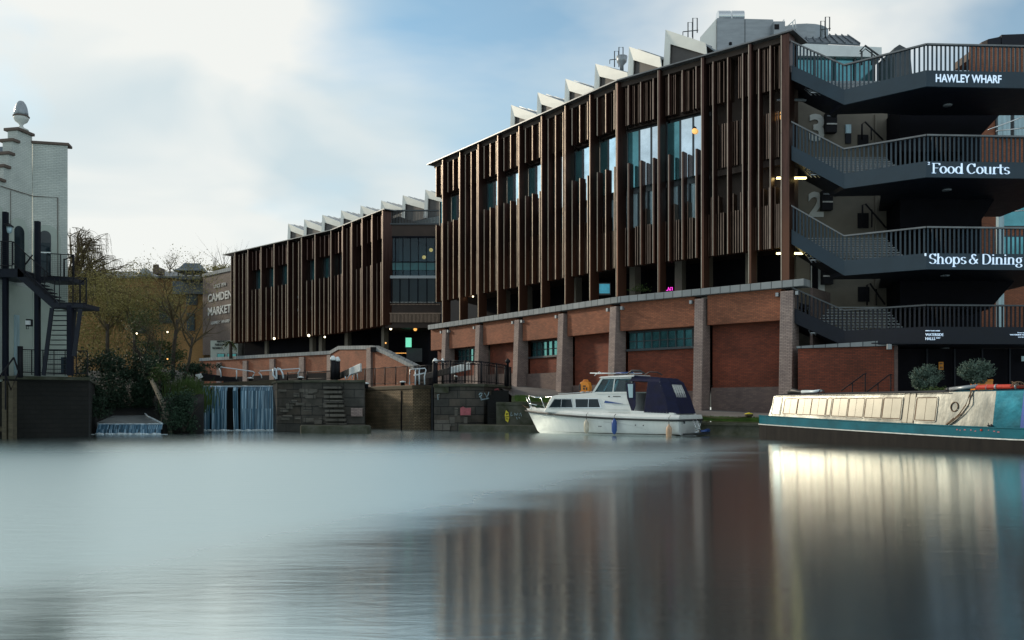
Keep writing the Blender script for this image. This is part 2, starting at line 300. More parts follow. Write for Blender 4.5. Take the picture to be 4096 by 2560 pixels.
M = dict(
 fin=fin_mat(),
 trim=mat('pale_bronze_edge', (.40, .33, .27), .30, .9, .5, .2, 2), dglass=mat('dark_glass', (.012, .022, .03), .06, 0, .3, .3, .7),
 slat=mat('bronze_slat', (.24, .17, .135), .32, .95, .5, .3, 2, stretch=(4, .6, 1)),
 core=mat('dark_cladding', (.050, .034, .028), .6, 0, .3, .3, .8),
 roofedge=mat('roof_edge_metal', (.16, .17, .18), .35, .6),
 white=mat('white_roof_panel', (.84, .84, .80), .45, 0, .5, .08, .6),
 tooth=mat('dark_gable_infill', (.07, .065, .065), .6, 0, .4, .2, 1),
 zinc=mat('grey_zinc_sheet', (.30, .33, .36), .4, .4, .5, .15, 1, stretch=(1, 4, 1)),
 glass=mat('window_glass', (.62, .74, .82), .06, .95, 1.0, .25, .7),
 glasst=mat('teal_glass', (.10, .30, .34), .10, .75, .9, .35, .5),
 blind=mat('pale_window_blind', (.34, .48, .54), .3, .2, .6, .3, 1, stretch=(6, .4, 1)),
 frame=mat('dark_grey_frame', (.055, .065, .075), .45, .2),
 steel=mat('blue_grey_steel', (.020, .041, .062), .5, .1, .4, .15, 1.2),
 dsteel=mat('dark_navy_steel', (.008, .011, .02), .55, 0, .25, .2, 2),
 plaster=mat('grey_brown_plaster', (.20, .18, .15), .85, 0, .3, .2, .6),
 number=mat('pale_grey_number', (.55, .57, .55), .6, var=.05),
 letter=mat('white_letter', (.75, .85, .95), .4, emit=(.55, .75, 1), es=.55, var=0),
 lettd=mat('faded_white_paint', (.62, .62, .6), .8, 0, .2, .3, 5),
 stripl=mat('warm_lamp', (1, .9, .5), .4, emit=(1, .80, .32), es=6, var=0),
 bulb=mat('orange_lamp', (1, .7, .3), .4, emit=(1, .45, .10), es=1.3, var=0),
 globe=mat('amber_globe_lamp', (.8, .5, .2), .4, emit=(1, .50, .14), es=1.1, var=0),
 bulbw=mat('white_lamp', (1, .95, .8), .4, emit=(1, .85, .55), es=4, var=0),
 greenl=mat('green_lamp', (.4, 1, .8), .4, emit=(.16, .8, .5), es=.8, var=0),
 pinkl=mat('pink_neon', (1, .1, .8), .4, emit=(1, .05, .7), es=1.5, var=0),
 bluel=mat('blue_screen', (.1, .6, .8), .4, emit=(.08, .45, .65), es=.22, var=.4),
 black=mat('black_paint', (.010, .010, .014), .6, 0, .2, .3, 3),
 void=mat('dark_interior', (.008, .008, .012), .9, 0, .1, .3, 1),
 brickp=brick('red_brown_brick', (.38, .135, .072), (.26, .09, .052), (.13, .075, .05), stain=(.62, .64, .64), vs=.5, ms=.13),
 brickr=brick('deep_red_brick', (.29, .068, .036), (.19, .048, .028), (.09, .045, .034), stain=(.5, .55, .55), vs=.45, ms=.13),
 pier=brick('pale_purple_brick', (.38, .31, .285), (.29, .235, .22), (.10, .08, .075), bump=.9, stain=(.75, .72, .74), vs=.8),
 plinth=brick('grey_purple_brick', (.19, .14, .125), (.14, .105, .10), (.12, .095, .09), stain=(.7, .68, .7), vs=.6),
 coping=brick('grey_coping_stone', (.30, .33, .35), (.24, .27, .29), (.08, .09, .1), bw=.55, bh=2.0, ms=.012, var=.3, bump=.2),
 lockb=brick('ochre_lock_brick', (.46, .35, .23), (.34, .27, .18), (.07, .06, .045), bw=.24, bh=.085, ms=.2, bump=1.2, stain=(.45, .45, .42), vs=1.2, rough=.35),
 stone=brick('dark_dock_stone', (.10, .085, .07), (.055, .055, .052), (.018, .018, .018), bw=1.1, bh=.45, ms=.05, bump=.6, stain=(.35, .38, .36), vs=1.1, rough=.6),
 stonel=brick('worn_dock_stone', (.15, .14, .125), (.10, .095, .085), (.03, .03, .03), bw=.9, bh=.4, ms=.05, bump=.6, stain=(.5, .5, .46), vs=1.3, rough=.7),
 moss=mat('mossy_stone', (.085, .085, .07), .85, 0, .2, .3, 1.5, bump=.8, bscale=6, col2=(.035, .04, .022)),
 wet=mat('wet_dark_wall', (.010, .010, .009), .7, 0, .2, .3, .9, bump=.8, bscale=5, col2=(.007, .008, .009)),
 conc=mat('path_paving', (.17, .16, .155), .8, 0, .3, .25, .8, bump=.3, bscale=8),
 ground=mat('ground_soil', (.09, .085, .07), .9, 0, .2, .3, .3),
 grass=mat('grass_blade', (.07, .13, .02), .7, 0, .3, .4, 2),
 whitep=brick('white_painted_brick', (.58, .63, .61), (.53, .58, .56), (.42, .46, .45), bump=.7, var=.28, vs=.35, ms=.12, rough=.7),
 render=mat('cream_render', (.40, .45, .41), .7, 0, .3, .1, .5),
 cap=mat('brown_coping_tile', (.12, .09, .075), .7, 0, .3, .2, 2),
 slate=mat('slate_roof', (.10, .125, .15), .6, 0, .4, .2, 2),
 navy=mat('navy_painted_steel', (.006, .008, .016), .6, .0, .12, .2, 2),
 yellow=brick('yellow_stock_brick', (.36, .21, .075), (.29, .16, .055), (.2, .14, .08), stain=(.6, .6, .58), vs=.15),
 mural=brick('brown_market_brick', (.17, .13, .11), (.13, .10, .09), (.1, .09, .08), stain=(.7, .7, .72), vs=.3),
 leafd=mat('dark_green_leaf', (.032, .062, .036), .7, 0, .2, .5, 1.5, col2=(.014, .026, .018)),
 leafg=mat('green_reed_leaf', (.05, .085, .02), .7, 0, .3, .4, 2),
 leafo=mat('olive_leaf', (.10, .15, .12), .6, 0, .3, .35, 2),
 leafy=mat('willow_twig_leaf', (.27, .235, .085), .8, 0, .2, .35, 1),
 leafm=mat('moss_green_leaf', (.06, .085, .025), .7, 0, .3, .4, 1.5),
 bark=mat('grey_bark', (.075, .062, .05), .9, 0, .2, .35, 3, bump=.5, bscale=10, stretch=(5, 1, 1)),
 barkd=mat('dark_twig_bark', (.04, .033, .027), .9, 0, .2, .3, 3),
 barkl=mat('pale_trunk_bark', (.16, .15, .12), .9, 0, .2, .4, 3, bump=.5, bscale=8),
 gel=mat('white_fibreglass', (.72, .74, .72), .25, 0, .5, .10, 1.2, coat=.3, stretch=(1, .4, 1)),
 rub=mat('black_rubber_rail', (.02, .022, .025), .5),
 navyc=mat('navy_canvas', (.010, .012, .04), .8, 0, .25, .3, 2.5, bump=.5, bscale=4),
 chrome=mat('polished_rail', (.65, .68, .7), .2, .9, var=0),
 wrail=mat('white_painted_rail', (.6, .68, .74), .4, .1, var=.1),
 orange=mat('orange_plastic', (.75, .25, .02), .4, 0, .5, .1, 3),
 orangeb=mat('orange_poster_paper', (.65, .26, .03), .6, 0, .3, .1, 3),
 red=mat('red_canvas', (.50, .05, .03), .6, 0, .3, .25, 3, bump=.4, bscale=10),
 teal=mat('teal_boat_paint', (.003, .10, .14), .45, 0, .15, .3, 1.3),
 tealm=mat('shiny_turquoise_panel', (.012, .17, .24), .2, .5, .6, .5, .8, bump=.5, bscale=1.2),
 bluem=mat('deep_blue_panel', (.012, .06, .30), .25, .1, .6, .2, .8, coat=.4),
 silver=mat('cream_aluminium', (.27, .275, .255), .24, .7, .6, .45, .9, bump=.55, bscale=1.3, stretch=(1, .5, 1)),
 creamw=mat('cream_window_panel', (.30, .285, .235), .28, .2, .6, .06, 1),
 hullb=mat('tarred_black_hull', (.007, .0065, .007), .7, 0, .12, .35, 1.2, stretch=(3, .5, 1), col2=(.014, .012, .011)),
 tar=mat('dark_grey_felt', (.06, .058, .06), .85, 0, .2, .3, 3, bump=.5, bscale=8),
 rope=mat('brown_rope', (.16, .10, .06), .9),
 bfend=mat('blue_fender_vinyl', (.02, .07, .26), .4, 0, .5, .2, 4),
 cfend=mat('cream_fender_vinyl', (.55, .50, .40), .5, 0, .4, .3, 4),
 pfend=mat('tan_fender_vinyl', (.45, .30, .20), .5, 0, .4, .35, 4),
 nightblue=mat('dark_blue_interior', (.02, .045, .16), .8, 0, .2, .4, .4), twig=mat('brown_twig', (.11, .085, .05), .9, 0, .2, .3, 3),
 wetb=brick('damp_mossy_stone', (.010, .009, .008), (.007, .007, .007), (.005, .005, .004), bw=.45, bh=.2, ms=.09, bump=.8, stain=(.25, .32, .25), vs=.6, rough=.75),
 glassd=mat('dark_teal_glass', (.02, .10, .11), .12, .3, .6, .35, .5),
 slick=mat('wet_slab', (.34, .38, .40), .30, .6, 1.0, .3, 2, bump=.3, bscale=5),
 beam=mat('black_lock_timber', (.02, .022, .026), .6, 0, .4, .3, 2, stretch=(1, 5, 1), bump=.3, bscale=10),
 wood=mat('weathered_timber', (.09, .075, .05), .8, 0, .3, .35, 2, stretch=(1, 4, 1)),
 wht=mat('white_gloss_paint', (.75, .80, .82), .4, 0, .5, .08, 2),
 yel=mat('yellow_spray_paint', (.60, .50, .03), .6, var=.1), pink=mat('pink_spray_paint', (.42, .12, .14), .8, var=.3, vscale=5), cyan=mat('pale_blue_spray_paint', (.28, .38, .42), .7, var=.3, vscale=8),
 curtain=mat('pale_curtain', (.35, .36, .36), .7, stretch=(6, .3, 1)),
)
M['clear'] = bpy.data.materials.new('clear_glass'); M['clear'].use_nodes = True
_t = M['clear'].node_tree; _t.nodes.clear(); _o = _t.nodes.new('ShaderNodeOutputMaterial'); _mx = _t.nodes.new('ShaderNodeMixShader'); _mx.inputs[0].default_value = .025
_tr = _t.nodes.new('ShaderNodeBsdfTransparent'); _tr.inputs[0].default_value = (.55, .72, .78, 1); _gl = _t.nodes.new('ShaderNodeBsdfGlossy'); _gl.inputs['Roughness'].default_value = .04; _gl.inputs[0].default_value = (.8, .9, 1, 1)
_t.links.new(_tr.outputs[0], _mx.inputs[1]); _t.links.new(_gl.outputs[0], _mx.inputs[2]); _t.links.new(_mx.outputs[0], _o.inputs[0])
def water_mat(name, rough, strong):
    m = bpy.data.materials.new(name); m.use_nodes = True; t = m.node_tree; b = t.nodes['Principled BSDF']
    b.inputs['Base Color'].default_value = (.62, .73, .73, 1); b.inputs['IOR'].default_value = 1.6; b.inputs['Metallic'].default_value = 1.0; b.inputs['Specular IOR Level'].default_value = .8
    # long low wavelets lie across the view, so reflections smear towards the viewer
    b.inputs['Anisotropic'].default_value = .92; tg = t.nodes.new('ShaderNodeCombineXYZ'); tg.inputs[1].default_value = 1.0; t.links.new(tg.outputs[0], b.inputs['Tangent'])
    g = t.nodes.new('ShaderNodeNewGeometry'); sp = t.nodes.new('ShaderNodeSeparateXYZ'); t.links.new(g.outputs['Position'], sp.inputs[0])
    mp = t.nodes.new('ShaderNodeMapping'); mp.inputs['Scale'].default_value = (.7, 2.6, 1); mp.inputs['Rotation'].default_value = (0, 0, R(-8)); t.links.new(g.outputs['Position'], mp.inputs[0])
    n1 = t.nodes.new('ShaderNodeTexNoise'); n1.inputs['Scale'].default_value = 2.0; n1.inputs['Detail'].default_value = 7; n1.inputs['Roughness'].default_value = .6; n1.inputs['Distortion'].default_value = .6; t.links.new(mp.outputs[0], n1.inputs['Vector'])
    # calmer water near the camera, stirred water towards the weirs
    mr = t.nodes.new('ShaderNodeMapRange'); mr.interpolation_type = 'SMOOTHSTEP'; mr.inputs['From Min'].default_value = 7; mr.inputs['From Max'].default_value = 15
    mr.inputs['To Min'].default_value = .05*strong; mr.inputs['To Max'].default_value = .5*strong; MR_IN = mr.inputs[0]
    bp = t.nodes.new('ShaderNodeBump'); bp.inputs['Distance'].default_value = .06; t.links.new(mr.outputs[0], bp.inputs['Strength']); t.links.new(n1.outputs[0], bp.inputs['Height'])
    t.links.new(bp.outputs[0], b.inputs['Normal'])
    # stirred (rough) towards the weirs at the far left, calm towards the near right
    cb = t.nodes.new('ShaderNodeMath'); cb.operation = 'MULTIPLY_ADD'; cb.inputs[1].default_value = -1.9; t.links.new(sp.outputs[0], cb.inputs[0]); t.links.new(sp.outputs[1], cb.inputs[2])
    n3 = t.nodes.new('ShaderNodeTexNoise'); n3.inputs['Scale'].default_value = .30; n3.inputs['Detail'].default_value = 7; n3.inputs['Roughness'].default_value = .62; n3.inputs['Distortion'].default_value = .5; m3_ = t.nodes.new('ShaderNodeMapping'); m3_.inputs['Scale'].default_value = (.45, 1.3, 1); m3_.inputs['Rotation'].default_value = (0, 0, R(-12)); t.links.new(g.outputs['Position'], m3_.inputs[0]); t.links.new(m3_.outputs[0], n3.inputs['Vector'])
    ad = t.nodes.new('ShaderNodeMath'); ad.operation = 'MULTIPLY_ADD'; ad.inputs[1].default_value = 7; t.links.new(n3.outputs[0], ad.inputs[0]); t.links.new(cb.outputs[0], ad.inputs[2])
    mr_s = t.nodes.new('ShaderNodeMath'); mr_s.operation = 'MULTIPLY'; mr_s.inputs[1].default_value = .62; t.links.new(ad.outputs[0], mr_s.inputs[0]); t.links.new(mr_s.outputs[0], MR_IN)
    mr2 = t.nodes.new('ShaderNodeMapRange'); mr2.interpolation_type = 'SMOOTHSTEP'; mr2.inputs['From Min'].default_value = 12; mr2.inputs['From Max'].default_value = 19
    mr2.inputs['To Min'].default_value = .12; mr2.inputs['To Max'].default_value = .33; t.links.new(ad.outputs[0], mr2.inputs[0])
    # sheltered strip of calm water under the lock walls and boats
    cm = t.nodes.new('ShaderNodeMapRange'); cm.interpolation_type = 'SMOOTHSTEP'; cm.inputs['From Min'].default_value = 18; cm.inputs['From Max'].default_value = 38; cm.inputs['To Min'].default_value = 1; cm.inputs['To Max'].default_value = .40
    t.links.new(sp.outputs[1], cm.inputs[0]); mu = t.nodes.new('ShaderNodeMath'); mu.operation = 'MULTIPLY'; t.links.new(mr2.outputs[0], mu.inputs[0]); t.links.new(cm.outputs[0], mu.inputs[1]); t.links.new(mu.outputs[0], b.inputs['Roughness'])
    mb_ = t.nodes.new('ShaderNodeMath'); mb_.operation = 'MULTIPLY'; t.links.new(mr.outputs[0], mb_.inputs[0]); t.links.new(cm.outputs[0], mb_.inputs[1]); t.links.new(mb_.outputs[0], bp.inputs['Strength'])
    return m
M['water'] = water_mat('canal_water', .17, 1.0)
def fall_mat():
    m = bpy.data.materials.new('falling_water'); m.use_nodes = True; t = m.node_tree; b = t.nodes['Principled BSDF']; b.inputs['Roughness'].default_value = .35
    tcn = t.nodes.new('ShaderNodeTexCoord'); mp = t.nodes.new('ShaderNodeMapping'); mp.inputs['Scale'].default_value = (1.7, .22, 1); t.links.new(tcn.outputs['UV'], mp.inputs[0])
    n = t.nodes.new('ShaderNodeTexNoise'); n.inputs['Scale'].default_value = 1; n.inputs['Detail'].default_value = 3; n.inputs['Roughness'].default_value = .55; t.links.new(mp.outputs[0], n.inputs['Vector'])
    r = t.nodes.new('ShaderNodeValToRGB'); e = r.color_ramp.elements; e[0].position = .34; e[0].color = (.012, .035, .055, 1); e[1].position = .70; e[1].color = (.50, .70, .84, 1)
    mpb = t.nodes.new('ShaderNodeMapping'); mpb.inputs['Scale'].default_value = (.75, .12, 1); t.links.new(tcn.outputs['UV'], mpb.inputs[0]); nb = t.nodes.new('ShaderNodeTexNoise'); nb.inputs['Scale'].default_value = 1; nb.inputs['Detail'].default_value = 2; t.links.new(mpb.outputs[0], nb.inputs['Vector'])
    av = t.nodes.new('ShaderNodeMath'); av.operation = 'MULTIPLY_ADD'; av.inputs[1].default_value = .8; t.links.new(nb.outputs[0], av.inputs[0]); sub = t.nodes.new('ShaderNodeMath'); sub.operation = 'SUBTRACT'; sub.inputs[1].default_value = .4; t.links.new(n.outputs[0], sub.inputs[0]); t.links.new(sub.outputs[0], av.inputs[2])
    k = r.color_ramp.elements.new(.55); k.color = (.07, .18, .28, 1)
    t.links.new(av.outputs[0], r.inputs[0]); t.links.new(r.outputs[0], b.inputs['Base Color']); return m
M['fall'] = fall_mat()
M['foam'] = mat('white_water', (.6, .7, .75), .6, 0, .3, .5, 4)
# ------------------------------------------------------------------ paths of the two curved facades
def roofY(py): return 18.43*F/(HZ-py)
def pp(px, py): Y = roofY(py); return (X(px, Y), Y)
FAm = Path([pp(1722, 655), pp(2470, 324), pp(3148, 130)]); FA = Path([tuple(v) for v in FAm.miter(-.66)]); FA.spx = FAm.spx
FB = Path([pp(790, 1044), pp(1324, 922), pp(1538, 838)])
ZR = 19.73                                     # roof line above the water
# ------------------------------------------------------------------ ground, water, banks
g = MB(); g.quad((-400, -120, 0), (400, -120, 0), (400, 75, 0), (-400, 75, 0)); struct('canal_water', g, M['water'])
a_, b_, c_ = [FA.pt(q, -.6) for q in FA.cum]
g = MB(); vs = [(-2500, 62, 2.5), (-8, 62, 2.5), (a_.x, a_.y, 2.5), (b_.x, b_.y, 2.5), (c_.x, c_.y, 2.5), (40, 40.5, 2.5), (2500, 40.5, 2.5), (2500, 4000, 2.5), (-2500, 4000, 2.5)]
g.add(vs, [tuple(range(9))]); struct('ground', g, M['ground'])
# towpath between bank and arcade wall
bank = [(1985, 45.9, 1.6), (2165, 44.7, 1.55), (2350, 43.3, 1.3), (2600, 41.8, .95), (2830, 40.2, .62), (3060, 38.6, .6), (3300, 37.2, .6), (3700, 34.8, .6), (4400, 31.5, .6)]
wl = [(2045, 2.75), (2216, 2.35), (2450, 1.7), (2818, 1.15), (3200, .95)]
g = MB(); inner = []
for px, z in wl: p = FA.pt(FA.spx(px), .1); inner.append((p.x, p.y, z))
inner += [(X(3600, 40.5), 40.5, .9), (X(4400, 40.5), 40.5, .9)]
outer = [(X(px, Y), Y, z) for px, Y, z in bank]
def lerpl(ls, t):
    t *= len(ls)-1; i = min(int(t), len(ls)-2); return Vector(ls[i]).lerp(Vector(ls[i+1]), t-i)
def bankpx(px):
    for (p0, y0, z0), (p1, y1, z1) in zip(bank, bank[1:]):
        if px <= p1: t = (px-p0)/(p1-p0); Y = y0+(y1-y0)*t; return Vector((X(px, Y), Y, z0+(z1-z0)*t))
def innerpx(px):
    prev = None
    for q in inner:
        qx = 2048+F*q[0]/q[1]
        if qx >= px and prev: t = (px-prev[0])/(qx-prev[0]); return prev[1].lerp(Vector(q), t)
        prev = (qx, Vector(q))
    return Vector(inner[-1])
pxs = [2046, 2100, 2165, 2216, 2350, 2450, 2600, 2700, 2818, 2950, 3060, 3200, 3300, 3600, 3900, 4390]
rows = []
for px in pxs:
    o_, i_ = bankpx(px), innerpx(px); rows.append([o_.lerp(i_, .28)+Vector((0, 0, .05)), o_.lerp(i_, .6)+Vector((0, 0, .03)), i_])
for r0, r1 in zip(rows, rows[1:]):
    for k in range(2): g.quad(r0[k], r1[k], r1[k+1], r0[k+1])
g.quad(rows[0][0], rows[0][2], (X(2045, 62), 62, 2.75), (X(1985, 50), 50, 2.65)); struct('towpath', g, M['conc'])
g = MB()
for px0, px1 in zip(pxs, pxs[1:]):
    o0, o1, i0, i1 = bankpx(px0), bankpx(px1), innerpx(px0), innerpx(px1)
    g.quad(o0+Vector((0, 0, .02)), o1+Vector((0, 0, .02)), o1.lerp(i1, .28)+Vector((0, 0, .06)), o0.lerp(i0, .28)+Vector((0, 0, .06)))
struct('bank', g, M['leafm'])
g = MB()
for i in range(9000):
    px = rnd.choice([rnd.uniform(2060, 2190), rnd.uniform(2820, 3080), rnd.uniform(2060, 3200)])
    o0, i0 = bankpx(px), innerpx(px); c = o0.lerp(i0, rnd.uniform(.03, .26)); c.z += .03
    h = rnd.uniform(.06, .16); dx = Vector((rnd.uniform(-.05, .05), rnd.uniform(-.05, .05), h)); w = Vector((.018, 0, 0))
    g.add([c-w, c+w, c+dx], [(0, 1, 2)])
tag(g.build('bank_grass', M['grass']), 'short green grass along the canal bank', 'grass', kind='stuff')
# bank quay wall (mooring edge), with a stone ledge in front of its left part
t = thing('quay_wall', 'low mossy canal bank wall behind the white cruiser', 'wall', (2, 43, 0))
g = MB(); cop = MB()
for (p0, y0, z0), (p1, y1, z1) in zip(bank, bank[1:]):
    a, b = (X(p0, y0), y0), (X(p1, y1), y1); g.wall(a, b, .7, -1, z0-.16, -1, z1-.16)
    d = (Vector(b)-Vector(a)).normalized(); n = Vector((d.y, -d.x))*.06
    cop.wall(Vector(a)+n, Vector(b)+n, .5, z0-.157, z0, z1-.157, z1)
g.build('wall_face', M['moss'], t); cop.build('coping', M['moss'], t, .03)
g = MB(); g.wall((X(1833, 46.2), 46.2), (X(2170, 44.0), 44.0), 1.0, -1, .38); g.build('ledge', M['moss'], t, .06)
g = MB()   # yellow painted face and pale scribbles on the low wall
def onquay(px, py): Y = 45.9+(44.7-45.9)*(px-1985)/180-.06; return P(px, py, Y)
pts = [(2024, 1640), (2034, 1650), (2037, 1672), (2032, 1690), (2022, 1682), (2019, 1660)]
g.prism([onquay(*p) for p in pts], (0, -.012, 0)); g.build('graffiti', M['yel'], t)
g = MB()
for a, b in [((2026, 1652), (2026, 1660)), ((2031, 1652), (2031, 1659)), ((2022, 1668), (2035, 1666)), ((2024, 1675), (2033, 1676))]: g.bar(onquay(*a)+Vector((0, -.02, 0)), onquay(*b)+Vector((0, -.02, 0)), .035)
g.build('graffiti_mark', M['black'], t)
g = MB()
for a, b in [((2045, 1648), (2043, 1664)), ((2043, 1664), (2052, 1660)), ((2058, 1652), (2060, 1664)), ((2060, 1654), (2068, 1662)), ((2068, 1662), (2070, 1652)), ((2076, 1653), (2077, 1664)), ((2082, 1651), (2086, 1665)), ((2066, 1668), (2069, 1678)), ((2075, 1668), (2079, 1674))]: g.bar(onquay(*a), onquay(*b), .022)
g.build('graffiti_writing', M['cyan'], t)
# mooring bollard and pots on the bank
t = thing('mooring_bollard', 'small yellow-topped mooring bollard on the grass between the boats', 'bollard', bankpx(2980))
c = bankpx(2980)+Vector((.4, .8, 0)); MB().lathe(c, [(.13, 0), (.13, .28), (.2, .3), (.2, .38), (.1, .42)], 12).build('post', M['wood'], t)
MB().lathe(c, [(.1, .42), (.21, .385), (.205, .40), (.02, .46)], 12).build('cap', M['yel'], t)
# ------------------------------------------------------------------ near market building (right)
t = thing('market_building', 'long dark market hall with copper fins above the brick arcade', 'building', (*FA.pt(FA.cum[1]), 6.6))
tb = t
m0 = FA.miter(-.8); e = Vector((.31, .95)); back = [m0[2]+e*15, m0[1]+Vector((6, 15)), m0[0]+Vector((6, 14))]
poly = [(*p, 9.7) for p in m0]+[(*p, 9.7) for p in back]
bd = MB(); bd.prism(poly, (0, 0, 9.8)); bd.build('body', M['core'], t)
m3 = FA.miter(-3.6); poly = [(*p, 2.5) for p in m3]+[(*p, 2.5) for p in back]
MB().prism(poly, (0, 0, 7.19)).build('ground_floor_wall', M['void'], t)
g = MB(); m2 = FA.miter(-.15); poly = [(*p, 6.4) for p in m2]+[(*p, 6.4) for p in m3[::-1]]; g.prism([poly[i] for i in (0, 1, 4, 5)], (0, 0, .2)); g.prism([poly[i] for i in (1, 2, 3, 4)], (0, 0, .2)); g.build('podium_floor', M['conc'], t)
colpx = [1770, 1839, 1913, 1991, 2076, 2166, 2261, 2360, 2469, 2628, 2802, 2991, 3143]
cs = [FA.spx(p) for p in colpx]
allq = [FA.cum[0]+.02]+cs
g = MB(); FA.band(g, FA.cum[0]-.45, FA.cum[2]+.35, -1.2, .72, ZR, ZR+.07); g.build('roof_edge', M['roofedge'], t)
g = MB(); FA.band(g, FA.cum[0], FA.cum[2], -.8, .35, ZR-.28, ZR-.003); g.build('eaves_beam', M['core'], t)
for i, q in enumerate(cs):
    g = MB(); w = .14 if i >= 8 else .085; dp = .62
    if i == 12: w = .42
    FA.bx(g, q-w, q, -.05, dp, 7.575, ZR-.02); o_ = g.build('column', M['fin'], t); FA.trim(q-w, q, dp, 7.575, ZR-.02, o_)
nowin = {2, 6}
for i in range(len(cs)):
    q0, q1 = allq[i], allq[i+1]-.16; Wd = q1-q0; wi = i-1
    n = 3; open_ = i >= 11
    if i == 0: n = 2
    rr = random.Random(i)
    # upper slat band and its fins
    up = 17.2
    g = MB()
    if not open_: FA.bx(g, q0, q1, -.5, -.25, up, ZR-.3); g.build('backing_panel', M['core'], t); g = MB()
    k = n*7
    for j in range(k+1):
        if j % 7 == 0: continue
        q = q0+Wd*j/k+rr.uniform(-.02, .02)
        if rr.random() < .12: continue
        FA.bx(g, q, q+.032, -.24, .2, up+.05, ZR-.32)
    g.build('slat_panel', M['slat'], t)
    for j in range(1, n+1):
        q = q0+Wd*(j-.5 if n > 2 else j/3)/n*1.0; q = q0+Wd*(j-.45)/n
        full = (i in (2, 6)) or open_
        g = MB()
        if full: FA.bx(g, q-.035, q+.035, 0, .42, 9.25, ZR-.3)
        else: FA.bx(g, q-.035, q+.035, 0, .42, up-.02, ZR-.3)
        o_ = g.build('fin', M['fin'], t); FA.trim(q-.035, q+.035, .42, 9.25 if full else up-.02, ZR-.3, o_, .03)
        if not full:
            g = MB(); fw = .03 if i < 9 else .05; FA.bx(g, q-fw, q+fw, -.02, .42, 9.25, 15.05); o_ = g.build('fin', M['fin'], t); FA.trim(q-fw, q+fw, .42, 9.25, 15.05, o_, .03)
    # windows behind
    if not open_:
        fr_ = MB(); FA.bx(fr_, q0, q1, -.79, -.42, 13.5, 13.8); FA.bx(fr_, q0, q1, -.79, -.5, up-.25, up)
        panes = []
        cuts = [0, .34, .66, 1] if Wd > 2 else [0, .5, 1]
        for c in cuts: FA.bx(fr_, q0+Wd*c-(.05 if c else 0), q0+Wd*c+(.05 if c < 1 else 0), -.74, -.10, 13.8, up-.25)
        FA.bx(fr_, q0, q1, -.74, -.24, 14.75, 14.85)
        w = fr_.build('window', M['frame'], t)
        for c0, c1 in zip(cuts, cuts[1:]):
            pn = MB(); FA.bx(pn, q0+Wd*c0+.05, q0+Wd*c1-.05, -.40, -.18+(.05 if c0 else 0), 13.8, up-.25)
            pn.build('pane', M['glasst'] if c0 == 0 else M['glass'], w)
        lf = MB()
        for c in (0, .25, .5, .75, 1): FA.bx(lf, q0+(Wd-.08)*c, q0+(Wd-.08)*c+.08, -.74, -.3, 11.5, 13.5)
        w = lf.build('lower_window', M['frame'], t); pn = MB()
        for c in (0, .25, .5, .75): FA.bx(pn, q0+(Wd-.08)*c+.10, q0+(Wd-.08)*(c+.25)-.06, -.6, -.5, 11.5, 13.5)
        pn.build('pane', M['blind'], w)
        if wi in (1, 2, 4, 7, 8): pass
    # lower slats
    g = MB(); k = n*6
    if not open_: FA.bx(g, q0, q1, -.5, -.3, 9.35, 11.45); g.build('backing_panel', M['core'], t); g = MB()
    for j in range(k):
        if rr.random() < .15: continue
        q = q0+Wd*(j+.5)/k; FA.bx(g, q-.022, q+.022, -.29, .16, 9.3, 11.5+(.9 if j % 3 == 1 else 0))
    if open_:
        fb_ = MB(); FA.bx(fb_, q0, q1, -.5, -.2, 13.55, 13.85); fb_.build('floor_band', M['core'], t)
        g2 = MB()
        for j in range(k):
            q = q0+Wd*(j+.5)/k
            if j % 4: FA.bx(g2, q-.025, q+.025, -.2, 0, 13.9, 16.2)
        g2.build('middle_slat_panel', M['slat'], t)
    g.build('lower_slat_panel', M['slat'], t)
g = MB()
for px in (1893, 1978, 2170, 2400, 2610, 2720, 2900): q = FA.spx(px); FA.bx(g, q-.2, q+.25, -2.4, -1.9, 6.6, 9.7); g.build('pillar', M['plaster'], t); g = MB()
# ground-floor features
def onA(px, off): return FA.pt(FA.spx(px), off)
def lampthing(name, label, c, r, m, grp=None, cat='lamp'):
    o = thing(name, label, cat, c, grp); MB().ball(c, r, 10).build('bulb', M[m], o); MB().lathe(Vector(c)+Vector((0, 0, r*.9)), [(r*.35, 0), (r*.3, r*.5), (r*.08, r*.9)], 8).build('fitting', M['black'], o); return o
def gl(px, py, off): s_ = FA.spx(px); p = FA.pt(s_, off); Y = p.y; return P(px, py, Y)
MB()
t = thing('menu_screen', 'blue lit screen standing behind the parapet under the fins', 'screen', gl(2418, 1160, -2.2)); c = gl(2418, 1160, -2.2)
MB().box(c.x-.36, c.x+.36, c.y, c.y+.06, c.z-.3, c.z+.42).build('casing', M['frame'], t); MB().box(c.x-.31, c.x+.31, c.y-.012, c.y-.002, c.z-.2, c.z+.36).build('display', M['bluel'], t)
t = thing('neon_sign', 'small pink neon sign glowing in the dark ground floor', 'sign', gl(2675, 1150, -2.6)); c = gl(2675, 1158, -2.6)
g = MB(); g.tube([c+Vector((-.22, 0, .2)), c+Vector((-.18, 0, -.05)), c+Vector((-.05, 0, -.05)), c+Vector((-.02, 0, .12)), c+Vector((.06, 0, -.05))], .025); g.tube([c+Vector((.1, 0, -.05)), c+Vector((.1, 0, .12)), c+Vector((.2, 0, .12)), c+Vector((.2, 0, -.05))], .02); g.build('tube', M['pinkl'], t)
lampthing('ceiling_lamp', 'small white lamp under the near hall, left end', gl(1861, 1187, -1.6), .06, 'bulbw', 'white lamps under the near hall')
lampthing('ceiling_lamp', 'small white lamp under the near hall, second from the left end', gl(1892, 1186, -1.6), .06, 'bulbw', 'white lamps under the near hall')
lampthing('globe_lamp', 'pale globe lamp behind the big right-hand upper windows', gl(2778, 524, -.50), .15, 'globe')
